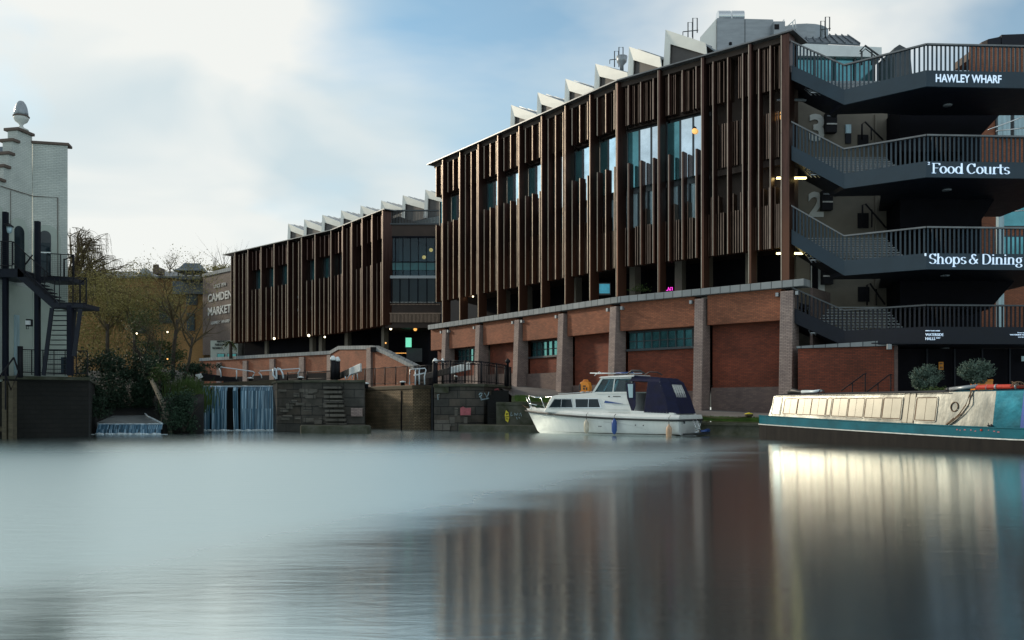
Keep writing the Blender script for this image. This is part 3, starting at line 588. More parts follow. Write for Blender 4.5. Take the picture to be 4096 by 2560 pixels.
t = thing('striped_globe_lamp', 'amber globe lamp with dark band hanging at the open end bay', 'lamp', gl(3126, 465, -1.0)); c = gl(3126, 462, -1.0)
MB().ball(c, .19, 14).build('globe', M['globe'], t); MB().lathe(c, [(.197, -.03), (.2, 0), (.197, .03)], 14).build('band', M['black'], t)
# interior dark walls of the open end bays are the stair tower below
# saw-tooth roof gables
ap = [(2045, 419), (2151, 369), (2262, 314), (2382, 254), (2517, 186), (2663, 118)]
FT = Path([tuple(v) for v in FA.miter(-1.9)])
ss = [FT.spx(px)-.2 for px, py in ap]
pitch = [b-a for a, b in zip(ss, ss[1:])]; pitch.append(pitch[-1])
def tooth(path, q, Wd, off, ztop, zend, zbase, parent, skip=False):
    def pt(u, z, o): p = path.pt(q+u, o); return Vector((p.x, p.y, z))
    p, d, n = path.fr(q); L0 = 6.0
    def pt(u, z, o): v = p+d*u+n*(off+o); return Vector((v.x, v.y, z))
    out_ = [(-.05, zbase), (.18, ztop), (Wd, zend), (Wd, zbase)]; inn = [(.30, zbase), (.42, ztop-1.0), (Wd*.98, zbase)]
    sh = MB()
    O = [pt(u, z, 0) for u, z in out_]; I = [pt(u, z, -.05) for u, z in inn]; B = [pt(u, z, -L0) for u, z in out_]
    zk = zbase+.02
    # white frame: left band, top band and the fold between
    fr0 = [pt(-.05, zk, 0), pt(.18, ztop, 0), pt(.42, ztop-.85, -.12), pt(.30, zk, -.12)]
    fr1 = [pt(.18, ztop, 0), pt(Wd, zend, 0), pt(Wd, zend-.62, -.12), pt(.42, ztop-.85, -.12)]
    for f in (fr0, fr1): sh.prism(f, Vector((-n.x, -n.y, 0))*.08)
    g_ = sh.build('gable_frame', M['white'], parent)
    MB().prism([pt(.28, zk, -.28), pt(.40, ztop-.83, -.28), pt(Wd, zend-.60, -.28), pt(Wd*1.0, zk, -.28)], Vector((-n.x, -n.y, 0))*.1).build('gable_infill', M['tooth'], parent)
    rf = MB(); rf.hexa([pt(.18, ztop-.02, -.06), pt(Wd, zend-.02, -.06), pt(Wd, zend-.12, -.06), pt(.18, ztop-.12, -.06)], [pt(.18, ztop-.02, -L0), pt(Wd, zend-.02, -L0), pt(Wd, zend-.12, -L0), pt(.18, ztop-.12, -L0)])
    rf.hexa([pt(-.03, zk, -.06), pt(.17, ztop-.03, -.06), pt(.25, ztop-.1, -.06), pt(.05, zk, -.06)], [pt(-.03, zk, -L0), pt(.17, ztop-.03, -L0), pt(.25, ztop-.1, -L0), pt(.05, zk, -L0)])
    for k in range(1, 8):
        o = -L0*k/8; rf.bar(pt(.2, ztop+.03, o), pt(Wd, zend+.03, o), .06)
    rf.build('roof_slope', M['zinc'], parent)
for i, q in enumerate(ss): tooth(FT, q, pitch[i]*1.005, 0, FT.z(*ap[i]), FT.z(*ap[i])-1.45, 19.6, tb)
# rooftop plant on the near hall
t = thing('plant_room', 'pale grey rooftop plant room with round duct tops on the near hall', 'plant room', P(2950, 200, 50))
g = MB(); Yp = 50; g.prism([P(2868, 200, Yp), P(2868, 72, Yp), P(3092, 78, Yp), P(3092, 200, Yp)], (2.2, 5, 0)); g.build('body', M['zinc'], t)
g = MB(); g.prism([P(2800, 200, Yp+.1), P(2800, 150, Yp+.1), P(2866, 74, Yp+.1), P(2866, 200, Yp+.1)], (2.2, 5, 0)); g.build('lean_to', M['white'], t)
for px in (2893, 2947):
    g = MB(); c = P(px, 62, Yp+.8); ring = [[c+Vector((x, .42*math.cos(a), .34*math.sin(a)-.1)) for a in [math.pi*k/8 for k in range(9)]]+[c+Vector((x, -.42, -.35)), c+Vector((x, .42, -.35))][::1] for x in (-.36, .36)]
    g.loft(ring); g.build('duct', M['chrome'], t)
g = MB(); c = P(2922, 174, Yp-.02); g.lathe(c, [(.01, -.09), (.09, -.06), (.09, .06), (.01, .09)], 10); g.build('vent', M['black'], t)
g = MB(); g.bar(P(2980, 78, Yp-.01), P(2980, 200, Yp-.01), .03); g.build('panel_seam', M['frame'], t)
t = thing('air_conditioner', 'pale air conditioning unit beside the rooftop plant room', 'air conditioner', P(3120, 120, 49))
g = MB(); c = P(3118, 104, 49.5); g.box(c.x-.33, c.x+.33, c.y, c.y+.5, c.z-.9, c.z+.28); g.build('casing', M['zinc'], t, .02)
MB().box(c.x-.30, c.x-.02, c.y-.015, c.y-.002, c.z-.2, c.z+.1).build('grille', M['black'], t)
g = MB(); g.bar(c+Vector((.36, 0, .1)), c+Vector((.36, 0, .1)), .01) if 0 else None
t = thing('roof_guardrail', 'white sloping handrail behind the air conditioning unit', 'handrail', P(3160, 120, 50))
g = MB(); g.tube([P(3142, 112, 50), P(3180, 78, 50), P(3184, 122, 50)], .035); g.tube([P(3171, 88, 50), P(3172, 120, 50)], .03); g.tube([P(3126, 92, 50), P(3136, 78, 50), P(3138, 92, 50)], .03); g.build('rail', M['wht'], t)
t = thing('rooftop_pavilion', 'rooftop pavilion with white fascia and ribbed metal roof behind the stairs', 'pavilion', P(3350, 300, 50))
Yq = 50
g = MB(); g.prism([P(3180, 330, Yq+.3), P(3180, 222, Yq+.3), P(3500, 226, Yq+.3), P(3500, 330, Yq+.3)], (.6, 4, 0)); g.build('glazed_wall', M['glasst'], t)
g = MB(); g.prism([P(3165, 222, Yq), P(3165, 172, Yq), P(3527, 189, Yq), P(3527, 228, Yq)], (.6, 5, 0)); g.build('fascia', M['wht'], t)
g = MB(); R0 = [P(3172, 172, Yq), P(3440, 185, Yq), P(3390, 150, Yq+4), P(3170, 140, Yq+4)]; g.prism([Vector(v)+Vector((0, 0, .02)) for v in R0], (0, 0, .1))
for k in range(10):
    u = k/9; a = R0[0].lerp(R0[1], u); b = R0[3].lerp(R0[2], u); g.bar(a+Vector((0, 0, .16)), b+Vector((0, 0, .16)), .05, .1)
g.build('ribbed_roof', M['slate'], t)
g = MB()
for px in (3180, 3260, 3340, 3420, 3498): g.bar(P(px, 330, Yq+.2), P(px, 224, Yq+.2), .08)
g.build('window_frame', M['frame'], t)
g = MB(); c = P(3200, 135, 53); ring = [[c+Vector((1.7*math.cos(a), 1.2*math.sin(a), z)) for a in [2*math.pi*k/20 for k in range(20)]] for z in (-.8, .1)]; g.loft(ring)
tag(g.build('roof_tank', M['zinc']), 'low curved pale roof tank behind the parapet corner', 'tank')
def pipes(px, py, Y, label, s=1):
    t = thing('vent_pipes', label, 'pipes', P(px, py, Y), 'bent vent pipes on the roof of the near hall'); c = P(px, py, Y)
    for dx, h in ((0, 1.0), (.28, 1.25)):
        g = MB(); a = c+Vector((dx*s, 0, 0)); g.tube([a, a+Vector((0, 0, h*s)), a+Vector((.26*s, 0, h*s)), a+Vector((.26*s, 0, (h-.85)*s))], .035*s, 6); g.build('pipe', M['frame'], t)
    g = MB(); g.bar(c+Vector((-.3*s, 0, .45*s)), c+Vector((.6*s, 0, .55*s)), .04); g.bar(c+Vector((-.3*s, 0, .45*s)), c+Vector((-.3*s, 0, .2*s)), .04); g.build('bracket', M['frame'], t)
pipes(2752, 158, 50, 'bent grey vent pipes on the highest roof gable left of the plant room')
pipes(2458, 268, 54, 'bent grey vent pipes between the fourth and fifth white roof gables')
pipes(3283, 150, 52, 'bent grey vent pipes standing on the ribbed pavilion roof')
t = thing('roof_cowl', 'small dark cone cowl beside pipes on the fifth roof gable', 'vent cowl', P(2490, 262, 53)); c = P(2487, 262, 53)
MB().lathe(c, [(.12, -.5), (.12, 0), (.3, .2), (.36, .55)], 10).build('cone', M['zinc'], t)
# ------------------------------------------------------------------ brick arcade wall below it
t = thing('brick_arcade_wall', 'tall red brick canal wall with slanted pale piers and blind arches', 'wall', (*FA.pt(FA.cum[1], .5), 1)); ta = t
q_end = FA.spx(3166)
g = MB(); FA.band(g, FA.cum[0]-.45, q_end+.45, -.25, .62, 7.22, 7.57); g.build('coping', M['coping'], t, .02)
piers = [(1764, 1784), (1897, 1923), (2052, 2083), (2227, 2261), (2434, 2475), (2763, 2822), (3110, 3166)]
pq = []
for a, b in piers:
    qm = FA.spx(a)-.09; pq.append(qm)
edges = [FA.cum[0]-.45]+[v for q in pq for v in (q-.02, q+.74)]+[q_end+.1]
bays = [(edges[2*i], edges[2*i+1]) for i in range(len(pq))]
plz = [3.6, 3.6, 3.6, 3.5, 2.65, 2.2, 2.35]
for i, (q0, q1) in enumerate(bays):
    g = MB(); FA.band(g, q0, q1, -.3, .35, 5.65, 7.217); g.build('parapet_panel', M['brickp'], t)
    win = i in (1, 3, 5)
    g = MB(); FA.band(g, q0, q1, -.9, -.25, .4, 4.5 if win else 5.647); g.build('recessed_panel', M['brickr'], t)
    g = MB(); FA.band(g, q0, q1, -.247, .02 if i < 4 else -.08, .4, plz[i]); g.build('plinth', M['plinth'], t)
    if win:
        f = MB(); FA.band(f, q0+.02, q1, -.6, -.1, 4.503, 4.62); FA.band(f, q0+.02, q1, -.6, -.35, 5.55, 5.64); W0 = q1-q0; k = max(5, int(W0/.5))
        qq = [q0+W0*j/k for j in range(k+1)]
        for q in qq[1:-1]: p = FA.fr(q); FA.bx(f, q-.025, q+.025, -.5, -.38, 4.62, 5.55)
        FA.band(f, q0+.02, q1, -.49, -.40, 5.05, 5.09)
        w = f.build('window', M['frame'], t); pn = MB(); FA.band(pn, q0+.02, q1, -.55, -.47, 4.62, 5.55); pn.build('pane', M['glasst'], w)
for i, q in enumerate(pq):
    g = MB(); p, d, n = FA.fr(q+.36)
    def pv(u, o, z): v = p+d*u+n*o; return (v.x, v.y, z)
    h = .26 if i < 6 else .33; g.hexa([pv(-h, -.2, .4), pv(h, -.2, .4), pv(h, .84, .4), pv(-h, .84, .4)], [pv(-h, -.2, 7.05), pv(h, -.2, 7.05), pv(h, .56, 7.05), pv(-h, .56, 7.05)]); g.build('pier', M['pier'], t, .015)
    for s_ in ((-.5,) if i % 2 else (-.5, .5)):
        g = MB(); a = pv(s_, .36, 6.9); FA.bx(g, q+.36+s_-.07, q+.36+s_+.07, .36, .58, 6.82, 7.0); g.build('floodlight', M['zinc'], t)
# dark return wall at the right end, beside the stairs
p, d, n = FA.fr(q_end)
g = MB(); a = p+d*.45-n*.2; g.hexa([(*(a-d*.02), .4), (*(a+d*.12), .4), (*(a+d*.12-n*2.5), .4), (*(a-d*.02-n*2.5), .4)], [(*(a-d*.02), 7.2), (*(a+d*.12), 7.2), (*(a+d*.12-n*2.5), 7.2), (*(a-d*.02-n*2.5), 7.2)]); g.build('end_return', M['plinth'], t)
t = thing('parapet_shrub', 'small bright green shrub showing over the coping of the arcade wall', 'shrub', gl(2560, 1165, -1.2)); c = gl(2560, 1165, -1.2); g = MB()
for i in range(260): v = Vector((rnd.gauss(0, .32), rnd.gauss(0, .2), abs(rnd.gauss(0, .16)))); g.leaf(c+v, .05)
g.build('foliage', M['leafg'], t)
# ------------------------------------------------------------------ far market building (left)
t = thing('market_building', 'farther dark market hall with rust-brown fins behind the lock', 'building', (*FB.pt(FB.cum[1]), 6.6)); tf = t
qs = FB.spx(925); qe = FB.spx(1538)
FBm = Path([tuple(FB.pt(qs)), tuple(FB.p[1]), tuple(FB.p[2])]); FBc = Path([tuple(v) for v in FBm.miter(-.72)]); FBc.spx = FBm.spx
m0 = FBc.miter(-.8); back = [m0[2]+Vector((8, 16)), m0[1]+Vector((10, 18)), m0[0]+Vector((2, 16))]
MB().prism([(*p, 9.6) for p in m0]+[(*p, 9.6) for p in back], (0, 0, 9.7)).build('body', M['core'], t)
m3 = FBc.miter(-4); m3[0] = FBc.pt(0, -1.0); MB().prism([(*p, 2.5) for p in m3]+[(*p, 2.5) for p in back], (0, 0, 7.09)).build('ground_floor_wall', M['void'], t)
g = MB(); FBc.band(g, FBc.cum[0]-1.9, FBc.cum[2]+.1, -1.2, .8, ZR, ZR+.08); g.build('roof_edge', M['roofedge'], t)
colb = [942, 994, 1047, 1099, 1154, 1209, 1263, 1326, 1375, 1412, 1454, 1494, 1536]
cb = [FBc.spx(p) for p in colb]; allb = [-.75]+cb
winb = {2, 3, 4, 6, 7, 8, 10, 11, 12}
for i, q in enumerate(cb):
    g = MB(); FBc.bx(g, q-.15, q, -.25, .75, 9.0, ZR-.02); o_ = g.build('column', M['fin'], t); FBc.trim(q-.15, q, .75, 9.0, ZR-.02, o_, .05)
for i in range(len(cb)):
    q0, q1 = allb[i], allb[i+1]-.5; Wd = q1-q0; rr = random.Random(i+50)
    if Wd < .3: continue
    hw = i in winb; n = 3 if Wd > 2.2 else 2
    g = MB(); FBc.bx(g, q0, q1, -.55, -.3, 17.3, ZR-.02); FBc.bx(g, q0, q1, -.55, -.302, 9.1, 11.6); FBc.bx(g, q0, q1, -.5, -.282, 11.72, 13.38)
    if not hw: FBc.bx(g, q0, q1, -.55, -.31, 13.8, 17.28)
    g.build('backing_panel', M['core'], t); g = MB()
    for j in range(n*3+1): q = q0+Wd*j/(n*3); FBc.bx(g, q, q+.07, -.29, .02, 17.3, ZR-.25)
    g.build('slat_panel', M['slat'], t)
    g = MB()
    for j in range(n*3+1): q = q0+Wd*j/(n*3); FBc.bx(g, q, q+.08, -.29, .02, 9.0, 11.7)
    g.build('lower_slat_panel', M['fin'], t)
    for j in range(1, n+1):
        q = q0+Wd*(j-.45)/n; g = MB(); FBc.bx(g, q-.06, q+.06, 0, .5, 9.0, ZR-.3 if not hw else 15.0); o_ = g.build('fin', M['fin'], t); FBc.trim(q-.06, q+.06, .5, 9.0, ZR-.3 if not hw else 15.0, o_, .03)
        if hw: g = MB(); FBc.bx(g, q-.07, q+.07, 0, .45, 17.25, ZR-.3); g.build('fin', M['fin'], t)
    f = MB(); FBc.bx(f, q0, q1, -.6, -.2, 13.4, 13.65)
    if hw:
        cuts = [0, .4, .7, 1]
        for c in cuts: FBc.bx(f, q0+(Wd-.12)*c, q0+(Wd-.12)*c+.12, -.7, -.3, 13.65, 17.28)
    w = f.build('window' if hw else 'ledge', M['zinc'] if i < 9 and not hw else M['frame'], t)
    if hw:
        for k, (c0, c1) in enumerate(zip(cuts, cuts[1:])):
            pn = MB(); FBc.bx(pn, q0+Wd*c0+.06, q0+Wd*c1-.06, -.65, -.5+.04*k, 13.65, 17.28); pn.build('pane', M['glasst'] if k == 0 else M['glass'], w)
    if i < 8:
        g = MB()
        for j in range(n): q = q0+Wd*(j+.15)/n; FBc.bx(g, q, q+.28, -.26, .0, 11.9, 12.25)
        g.build('white_bracket', M['wht'], t)
# glazed corner block with balcony
Yc = FBc.p[2].y+.3
def C(px, py, dy=0): return P(px, py, Yc+dy)
xb0, xb1 = 1541, 1765
def cb_(mb, px0, px1, py0, py1, y0, y1): a = C(px0, py1); b = C(px1, py0); mb.box(a.x, b.x, Yc+y0, Yc+y1, a.z, b.z); return mb
cb_(MB(), xb0, xb1, 900, 944, 0, 12).build('balcony_slab', M['core'], t)
g = MB(); cb_(g, xb0, xb1, 840, 845, -.1, .1); cb_(g, xb0, xb1, 893, 899, -.1, .1)
for k in range(36): px = 1548+k*6; cb_(g, px, px+2.2, 845, 893, -.04, .04)
g.build('balcony_rail', M['frame'], t)
cb_(MB(), xb0, xb1, 1300, 1312, -.2, 8).build('soffit', M['core'], t)
cb_(MB(), xb0, xb1, 1103, 1114, -.1, 8).build('white_floor_band', M['zinc'], t)
g = MB(); cb_(g, xb0, xb1, 945, 950, 0, .2); 
for px in (1548, 1580, 1610, 1640, 1672, 1704, 1738): cb_(g, px, px+2, 950, 1103, 0, .15)
cb_(g, xb0, xb1, 1046, 1050, -.02, .13)
w = g.build('corner_window', M['navy'], t)
cb_(MB(), xb0+2, xb1, 950, 1103, .16, .22).build('pane', M['clear'], w)
cb_(MB(), xb0+2, xb1, 1050, 1080, .05, .12).build('glass_balustrade', M['glassd'], w)
g = MB()
for px in (1544, 1565, 1598, 1634, 1670, 1706, 1740): cb_(g, px, px+2.5, 1114, 1215, -.15, 0)
w = g.build('lower_window', M['navy'], t); cb_(MB(), xb0+2, xb1, 1114, 1212, .1, .2).build('pane', M['dglass'], w)
cb_(MB(), xb0, xb1, 1212, 1300, 0, .4).build('dark_spandrel', M['core'], t)
g = MB()
for k in range(40): px = 1545+k*5.4; cb_(g, px, px+2.4, 1216, 1220, -.08, -.003); cb_(g, px, px+2.2, 1256, 1290, -.14, -.003)
cb_(g, xb0, xb1, 1252, 1255, -.14, -.003); g.build('rail_slats', M['slat'], t)
g = MB(); 
for k in range(38): px = 1545+k*5.4; cb_(g, px, px+2.4, 1208, 1211, -.12, -.05)
g.build('light_strip', M['lettd'], t)
cb_(MB(), xb0, xb1, 944, 1300, 7, 8).build('back_wall', M['nightblue'], t)
cb_(MB(), xb0-4, xb0, 944, 1300, .3, 8).build('side_wall', M['void'], t)
for k, (px, py) in enumerate([(1582, 999), (1616, 1015), (1624, 976), (1696, 1029), (1724, 1000)]):
    nm = ['the left end', 'the lower middle', 'the upper middle', 'the lower right', 'the right edge']
    lampthing('globe_lamp', 'orange globe lamp in the glazed corner room at '+nm[k], C(px, py, 2.5), .19, 'globe', 'globe lamps in the glazed corner room')
# far saw-tooth gables
apb = [(1153, 897), (1217, 880), (1289, 862), (1364, 844), (1442, 825), (1524, 805), (1610, 784), (1700, 762)]
FBr = Path([tuple(v) for v in FBc.miter(-3.5)])
ends = FBr.p[2]+(FBr.p[2]-FBr.p[1]).normalized()*0
fbs = []
for k, (px, py) in enumerate(apb):
    Yt = 20.85*F/(HZ-py); fbs.append(Vector((X(px-4, Yt), Yt)))
fbs.append(fbs[-1]+(fbs[-1]-fbs[-2]))
for a, b in zip(fbs, fbs[1:]):
    pth = Path([tuple(a), tuple(b)]); tooth(pth, 0, (b-a).length, 0, 22.2, 21.0, 19.5, tf)
# pillars and lamps under the far hall
for px in (1019-20, 1178, 1215, 1318, 1455):
    g = MB(); q = FBc.spx(px); FBc.bx(g, q-.25, q+.3, -1.9, -1.4, 2.5, 9.6); g.build('pillar', M['plaster'], t)
def fbp(px, py, off=-1.0): p = FB.pt(FB.spx(px), off); return P(px, py, p.y)
for k, (px, py, r) in enumerate([(1097, 1354, .13), (1235, 1342, .14), (1299, 1348, .10)]):
    lampthing('ceiling_lamp', 'white lamp glowing under the far hall, '+['leftmost of three', 'middle and brightest of three', 'rightmost and smallest of three'][k], fbp(px, py, .3), r, 'bulbw', 'white lamps under the far hall')
for k, (px, py, r, m_) in enumerate([(1563, 1315, .12, 'bulbw'), (1661, 1317, .17, 'bulb'), (1677, 1306, .11, 'bulbw'), (1543, 1372, .08, 'bulb')]):
    lampthing('hanging_bulb', ['white bulb alone under the glazed corner block', 'large orange bulb under the glazed corner block', 'small white bulb above the large orange one', 'tiny orange bulb low beside the far hall'][k], C(px, py, .5), r, m_, 'bulbs under the glazed corner block')
t = thing('light_panel', 'glowing green light panel in the dark gap between the halls', 'light panel', C(1623, 1383, 2)); cb_(MB(), 1612, 1635, 1344, 1382, 2, 2.2).build('panel', M['greenl'], t); cb_(MB(), 1610, 1612, 1340, 1386, 1.98, 2.2).build('frame', M['frame'], t)
t = thing('dark_shopfront', 'dark recessed shop building in the gap between the halls', 'building', C(1620, 1450, 7)); cb_(MB(), 1500, 1900, 1290, 1600, 6, 7).build('wall', M['void'], t)
g = MB(); cb_(g, 1610, 1690, 1384, 1440, 3, 3.2); g.build('counter', M['frame'], t); g = MB()
for k in range(16): cb_(g, 1548+k*4, 1550+k*4, 1400, 1403, 4, 4.1)
g.build('string_light', M['bulb'], t)
# ------------------------------------------------------------------ far brick wall along the upper towpath
t = thing('brick_parapet_wall', 'long low red brick wall with stone coping in front of the far hall', 'wall', (*FB.pt(2), 4)); tw = t
Fw = Path([tuple(v) for v in FB.miter(.1)])
seqs = [(800, 1433), (1324, 1403), (1357, 1384), (1494, 1382), (1545, 1404), (1660, 1462)]
prev = None; g = MB(); w_ = MB()
for px, py in seqs:
    q = Fw.spx(px); p, d, n = Fw.fr(q); z = Zp(py, p.y)
    if prev:
        (pq_, pz) = prev
        cutq = [pq_]+[c for c in Fw.cum[1:-1] if pq_ < c < q]+[q]
        for a, b in zip(cutq, cutq[1:]):
            za = pz+(z-pz)*(a-pq_)/(q-pq_); zb = pz+(z-pz)*(b-pq_)/(q-pq_)
            A0, B0 = Fw.pt(a+.001, .12), Fw.pt(b-.001, .12); g.wall(A0, B0, .7, za-.36, za, zb-.36, zb)
            A0, B0 = Fw.pt(a+.001, 0), Fw.pt(b-.001, 0)
            w_.hexa([(*A0, 2.4), (*B0, 2.4), (*Fw.pt(b-.001, -.4), 2.4), (*Fw.pt(a+.001, -.4), 2.4)], [(*A0, za-.363), (*B0, zb-.363), (*Fw.pt(b-.001, -.4), zb-.363), (*Fw.pt(a+.001, -.4), za-.363)])
    prev = (q, z)
g.build('coping', M['coping'], t); w_.build('wall_face', M['brickp'], t)
for px in (880, 985, 1093, 1212, 1322, 1482):
    g = MB(); q = Fw.spx(px); zt = 6.75 if px < 1400 else 7.0; Fw.bx(g, q-.45, q+.45, -.1, .22, 2.4, zt); g.build('pier', M['pier'], t)
for a, b in ((895, 975), (1000, 1084), (1104, 1203), (1225, 1312)):
    g = MB(); Fw.bx(g, Fw.spx(a), Fw.spx(b), -.1, .05, 2.4, 4.95); g.build('dark_recess', M['void'], t)
g = MB(); p = Fw.pt(Fw.spx(1494), .3); c = P(1496, 1400, p.y); g.box(c.x-.25, c.x+.3, c.y-.5, c.y, c.z-.2, c.z+.25); g.build('floodlight', M['black'], t)
# ------------------------------------------------------------------ stair tower with walkways (right)
t = thing('stair_tower', 'dark steel walkway tower with wharf lettering beside the near hall', 'staircase', (18, 42, .9)); ts = t
lx = [Vector((X(3166, 42), 42)), Vector((X(3377, 40.6), 40.6)), Vector((X(3705, 38.2), 38.2)), Vector((X(4420, 38.6), 38.6))]
levels = [(19.36, 17.63, 17.6), (15.4, 13.64, 13.53), (11.27, 9.5, 9.41), (7.25, 5.96, 5.92)]
MB().hexa([P(3185, 0, 45.5).xy.to_3d()+Vector((0, 0, .9)), P(3550, 0, 45.5).xy.to_3d()+Vector((0, 0, .9)), (X(3550, 45.5), 53, .9), (X(3185, 45.5), 53, .9)],
          [P(3185, 0, 45.5).xy.to_3d()+Vector((0, 0, 17.9)), P(3550, 0, 45.5).xy.to_3d()+Vector((0, 0, 17.9)), (X(3550, 45.5), 53, 17.9), (X(3185, 45.5), 53, 17.9)]).build('core_wall', M['plaster'], t)
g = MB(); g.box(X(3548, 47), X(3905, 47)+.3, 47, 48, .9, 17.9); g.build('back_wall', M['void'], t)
g = MB()   # undersides of the zigzag flights that close the dark void on the right
for za, zb, xa, xb in ((410, 600, 4045, 3862), (745, 905, 4012, 3905), (1080, 1230, 4096, 3960)):
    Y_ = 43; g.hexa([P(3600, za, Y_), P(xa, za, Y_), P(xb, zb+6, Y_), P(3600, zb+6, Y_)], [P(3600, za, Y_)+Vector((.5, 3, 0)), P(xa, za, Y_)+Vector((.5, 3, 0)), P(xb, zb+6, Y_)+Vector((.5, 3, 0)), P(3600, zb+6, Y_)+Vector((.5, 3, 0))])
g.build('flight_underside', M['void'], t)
for li, (za, zb, zc) in enumerate(levels):
    zs = [za, zb, zc, zc]; pts = [Vector((*p, z)) for p, z in zip(lx, zs)]
    g = MB(); hb = MB(); ra = MB()
    dpth = [(.0, .06)]*3
    for k in range(3):
        a, b = pts[k], pts[k+1]; d2 = (b-a); u = Vector((d2.x, d2.y, 0)).normalized(); nn = Vector((u.y, -u.x, 0)); ft = 1.2 if li < 3 else 1.0; fb = 1.92 if li < 3 else 1.72
        lo = [a+Vector((0, 0, -fb)), b+Vector((0, 0, -fb)), b-nn*.12+Vector((0, 0, -fb)), a-nn*.12+Vector((0, 0, -fb))]
        g.hexa(lo, [v+Vector((0, 0, fb-ft)) for v in lo])
        ra.hexa([a-nn*.10+Vector((0, 0, -.07)), b-nn*.10+Vector((0, 0, -.07)), b+nn*.05+Vector((0, 0, -.07)), a+nn*.05+Vector((0, 0, -.07))], [a-nn*.10, b-nn*.10, b+nn*.05, a+nn*.05])
        Ln = d2.length; n_ = int(Ln/.2)
        for j in range(n_):
            c = a.lerp(b, (j+.5)/n_)-nn*.05; w = .036; h = .018
            q = [c-u*w-nn*h, c+u*w-nn*h, c+u*w+nn*h, c-u*w+nn*h]
            zz = u.z; dz = (b.z-a.z)/Vector((d2.x, d2.y)).length*w
            off = [-dz, dz, dz, -dz]
            hb.hexa([v+Vector((0, 0, -ft-.05+o)) for v, o in zip(q, off)], [v+Vector((0, 0, -.06+o)) for v, o in zip(q, off)])
    st = M['steel'] if li < 3 else M['dsteel']
    wk = g.build('fascia', st, t); hb.build('balustrade', st, wk); ra.build('handrail', M['roofedge'] if li < 3 else M['frame'], wk)
    d = MB(); zf = zc-1.75; bk = 46.9
    d.prism([(pts[1].x+.1, pts[1].y+.1, zf), (pts[2].x, pts[2].y+.15, zf), (pts[3].x, pts[3].y+.15, zf), (pts[3].x, bk if li else 42.5, zf), (pts[2].x+1.5, bk-.2 if li else 42.5, zf), (pts[2].x-.3, 42.2, zf), (pts[1].x, 42.4, zf)], (0, 0, .2))
    a, b = pts[0]+Vector((.02, .1, -1.7)), pts[1]+Vector((.02, .1, -1.72)); e_ = Vector((.5, 2.4, 0)); d.hexa([a, b, b+e_, a+e_], [a+Vector((0, 0, .2)), b+Vector((0, 0, .2)), b+e_+Vector((0, 0, .2)), a+e_+Vector((0, 0, .2))])
    d.build('deck', M['dsteel'], wk)
    # flight of perforated treads behind the balustrade
    f = MB(); z0 = zb-1.15
    for k in range(10 if li else 9):
        x0 = 14.5+.0*k; x1 = 19.2-.0*k
        f.box(x0, x1, 41.4+.27*k, 41.44+.27*k, z0+.17*k+.09, z0+.17*k+.13)
    for j in range(24): x = 14.55+j*.2; f.hexa([(x, 41.46, z0), (x+.05, 41.46, z0), (x+.05, 41.5, z0), (x, 41.5, z0)], [(x, 43.9, z0+1.6), (x+.05, 43.9, z0+1.6), (x+.05, 43.94, z0+1.6), (x, 43.94, z0+1.6)])
    f.build('tread_grid', M['zinc'], wk)
    dn = MB(); c = P([3790, 3787, 3780, 3780][li], 0, 41); c.z = zf-.01; dn.lathe(c, [(.2, -.05), (.22, 0)], 14); dn.build('downlight', M['zinc'], wk)
def onfas(px, li, dz): # point on the front fascia between lx[2] and lx[3]
    k = (px-2048)/F; a, b = lx[2], lx[3]; dd = b-a; tt = (k*a.y-a.x)/(dd.x-k*dd.y); p = a+dd*tt; return Vector((p.x, p.y-.03, levels[li][2]+dz))
ur = Vector((*(lx[3]-lx[2]).normalized(), 0))
def wid(p0, p1): return (p1-p0).length
def fz(py): return Zp(py, 38.3)
a = onfas(3742, 0, 0); b = onfas(3842+30, 0, 0); e_ = onfas(4004, 0, 0)
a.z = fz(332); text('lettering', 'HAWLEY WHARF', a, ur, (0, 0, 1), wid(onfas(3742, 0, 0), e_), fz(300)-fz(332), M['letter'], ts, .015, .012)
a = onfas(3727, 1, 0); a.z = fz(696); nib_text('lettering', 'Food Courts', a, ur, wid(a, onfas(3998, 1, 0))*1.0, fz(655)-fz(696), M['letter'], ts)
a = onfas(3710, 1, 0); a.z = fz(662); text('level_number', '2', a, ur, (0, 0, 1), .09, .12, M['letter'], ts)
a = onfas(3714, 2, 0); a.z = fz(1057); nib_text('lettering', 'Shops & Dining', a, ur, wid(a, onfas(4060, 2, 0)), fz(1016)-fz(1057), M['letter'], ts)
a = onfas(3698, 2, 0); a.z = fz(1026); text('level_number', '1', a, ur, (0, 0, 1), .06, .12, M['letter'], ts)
g = MB(); q0 = onfas(3596, 3, -1.02); g.wall((q0.x-1.2, q0.y-.0), (onfas(4420, 3, 0).x, onfas(4420, 3, 0).y-.0), .15, 4.15, 4.199)
g.build('sign_band', M['dsteel'], ts)
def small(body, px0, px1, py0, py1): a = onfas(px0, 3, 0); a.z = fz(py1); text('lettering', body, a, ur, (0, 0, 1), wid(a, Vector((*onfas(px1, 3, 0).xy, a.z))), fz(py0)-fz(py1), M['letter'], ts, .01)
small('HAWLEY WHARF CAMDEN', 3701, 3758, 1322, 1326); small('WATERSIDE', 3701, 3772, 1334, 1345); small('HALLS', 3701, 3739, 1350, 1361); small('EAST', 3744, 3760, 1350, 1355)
small('Entrance', 4069, 4110, 1328, 1332); small('WATERSIDE HALLS', 4038, 4110, 1336, 1341); small('WEST', 4070, 4110, 1346, 1350)
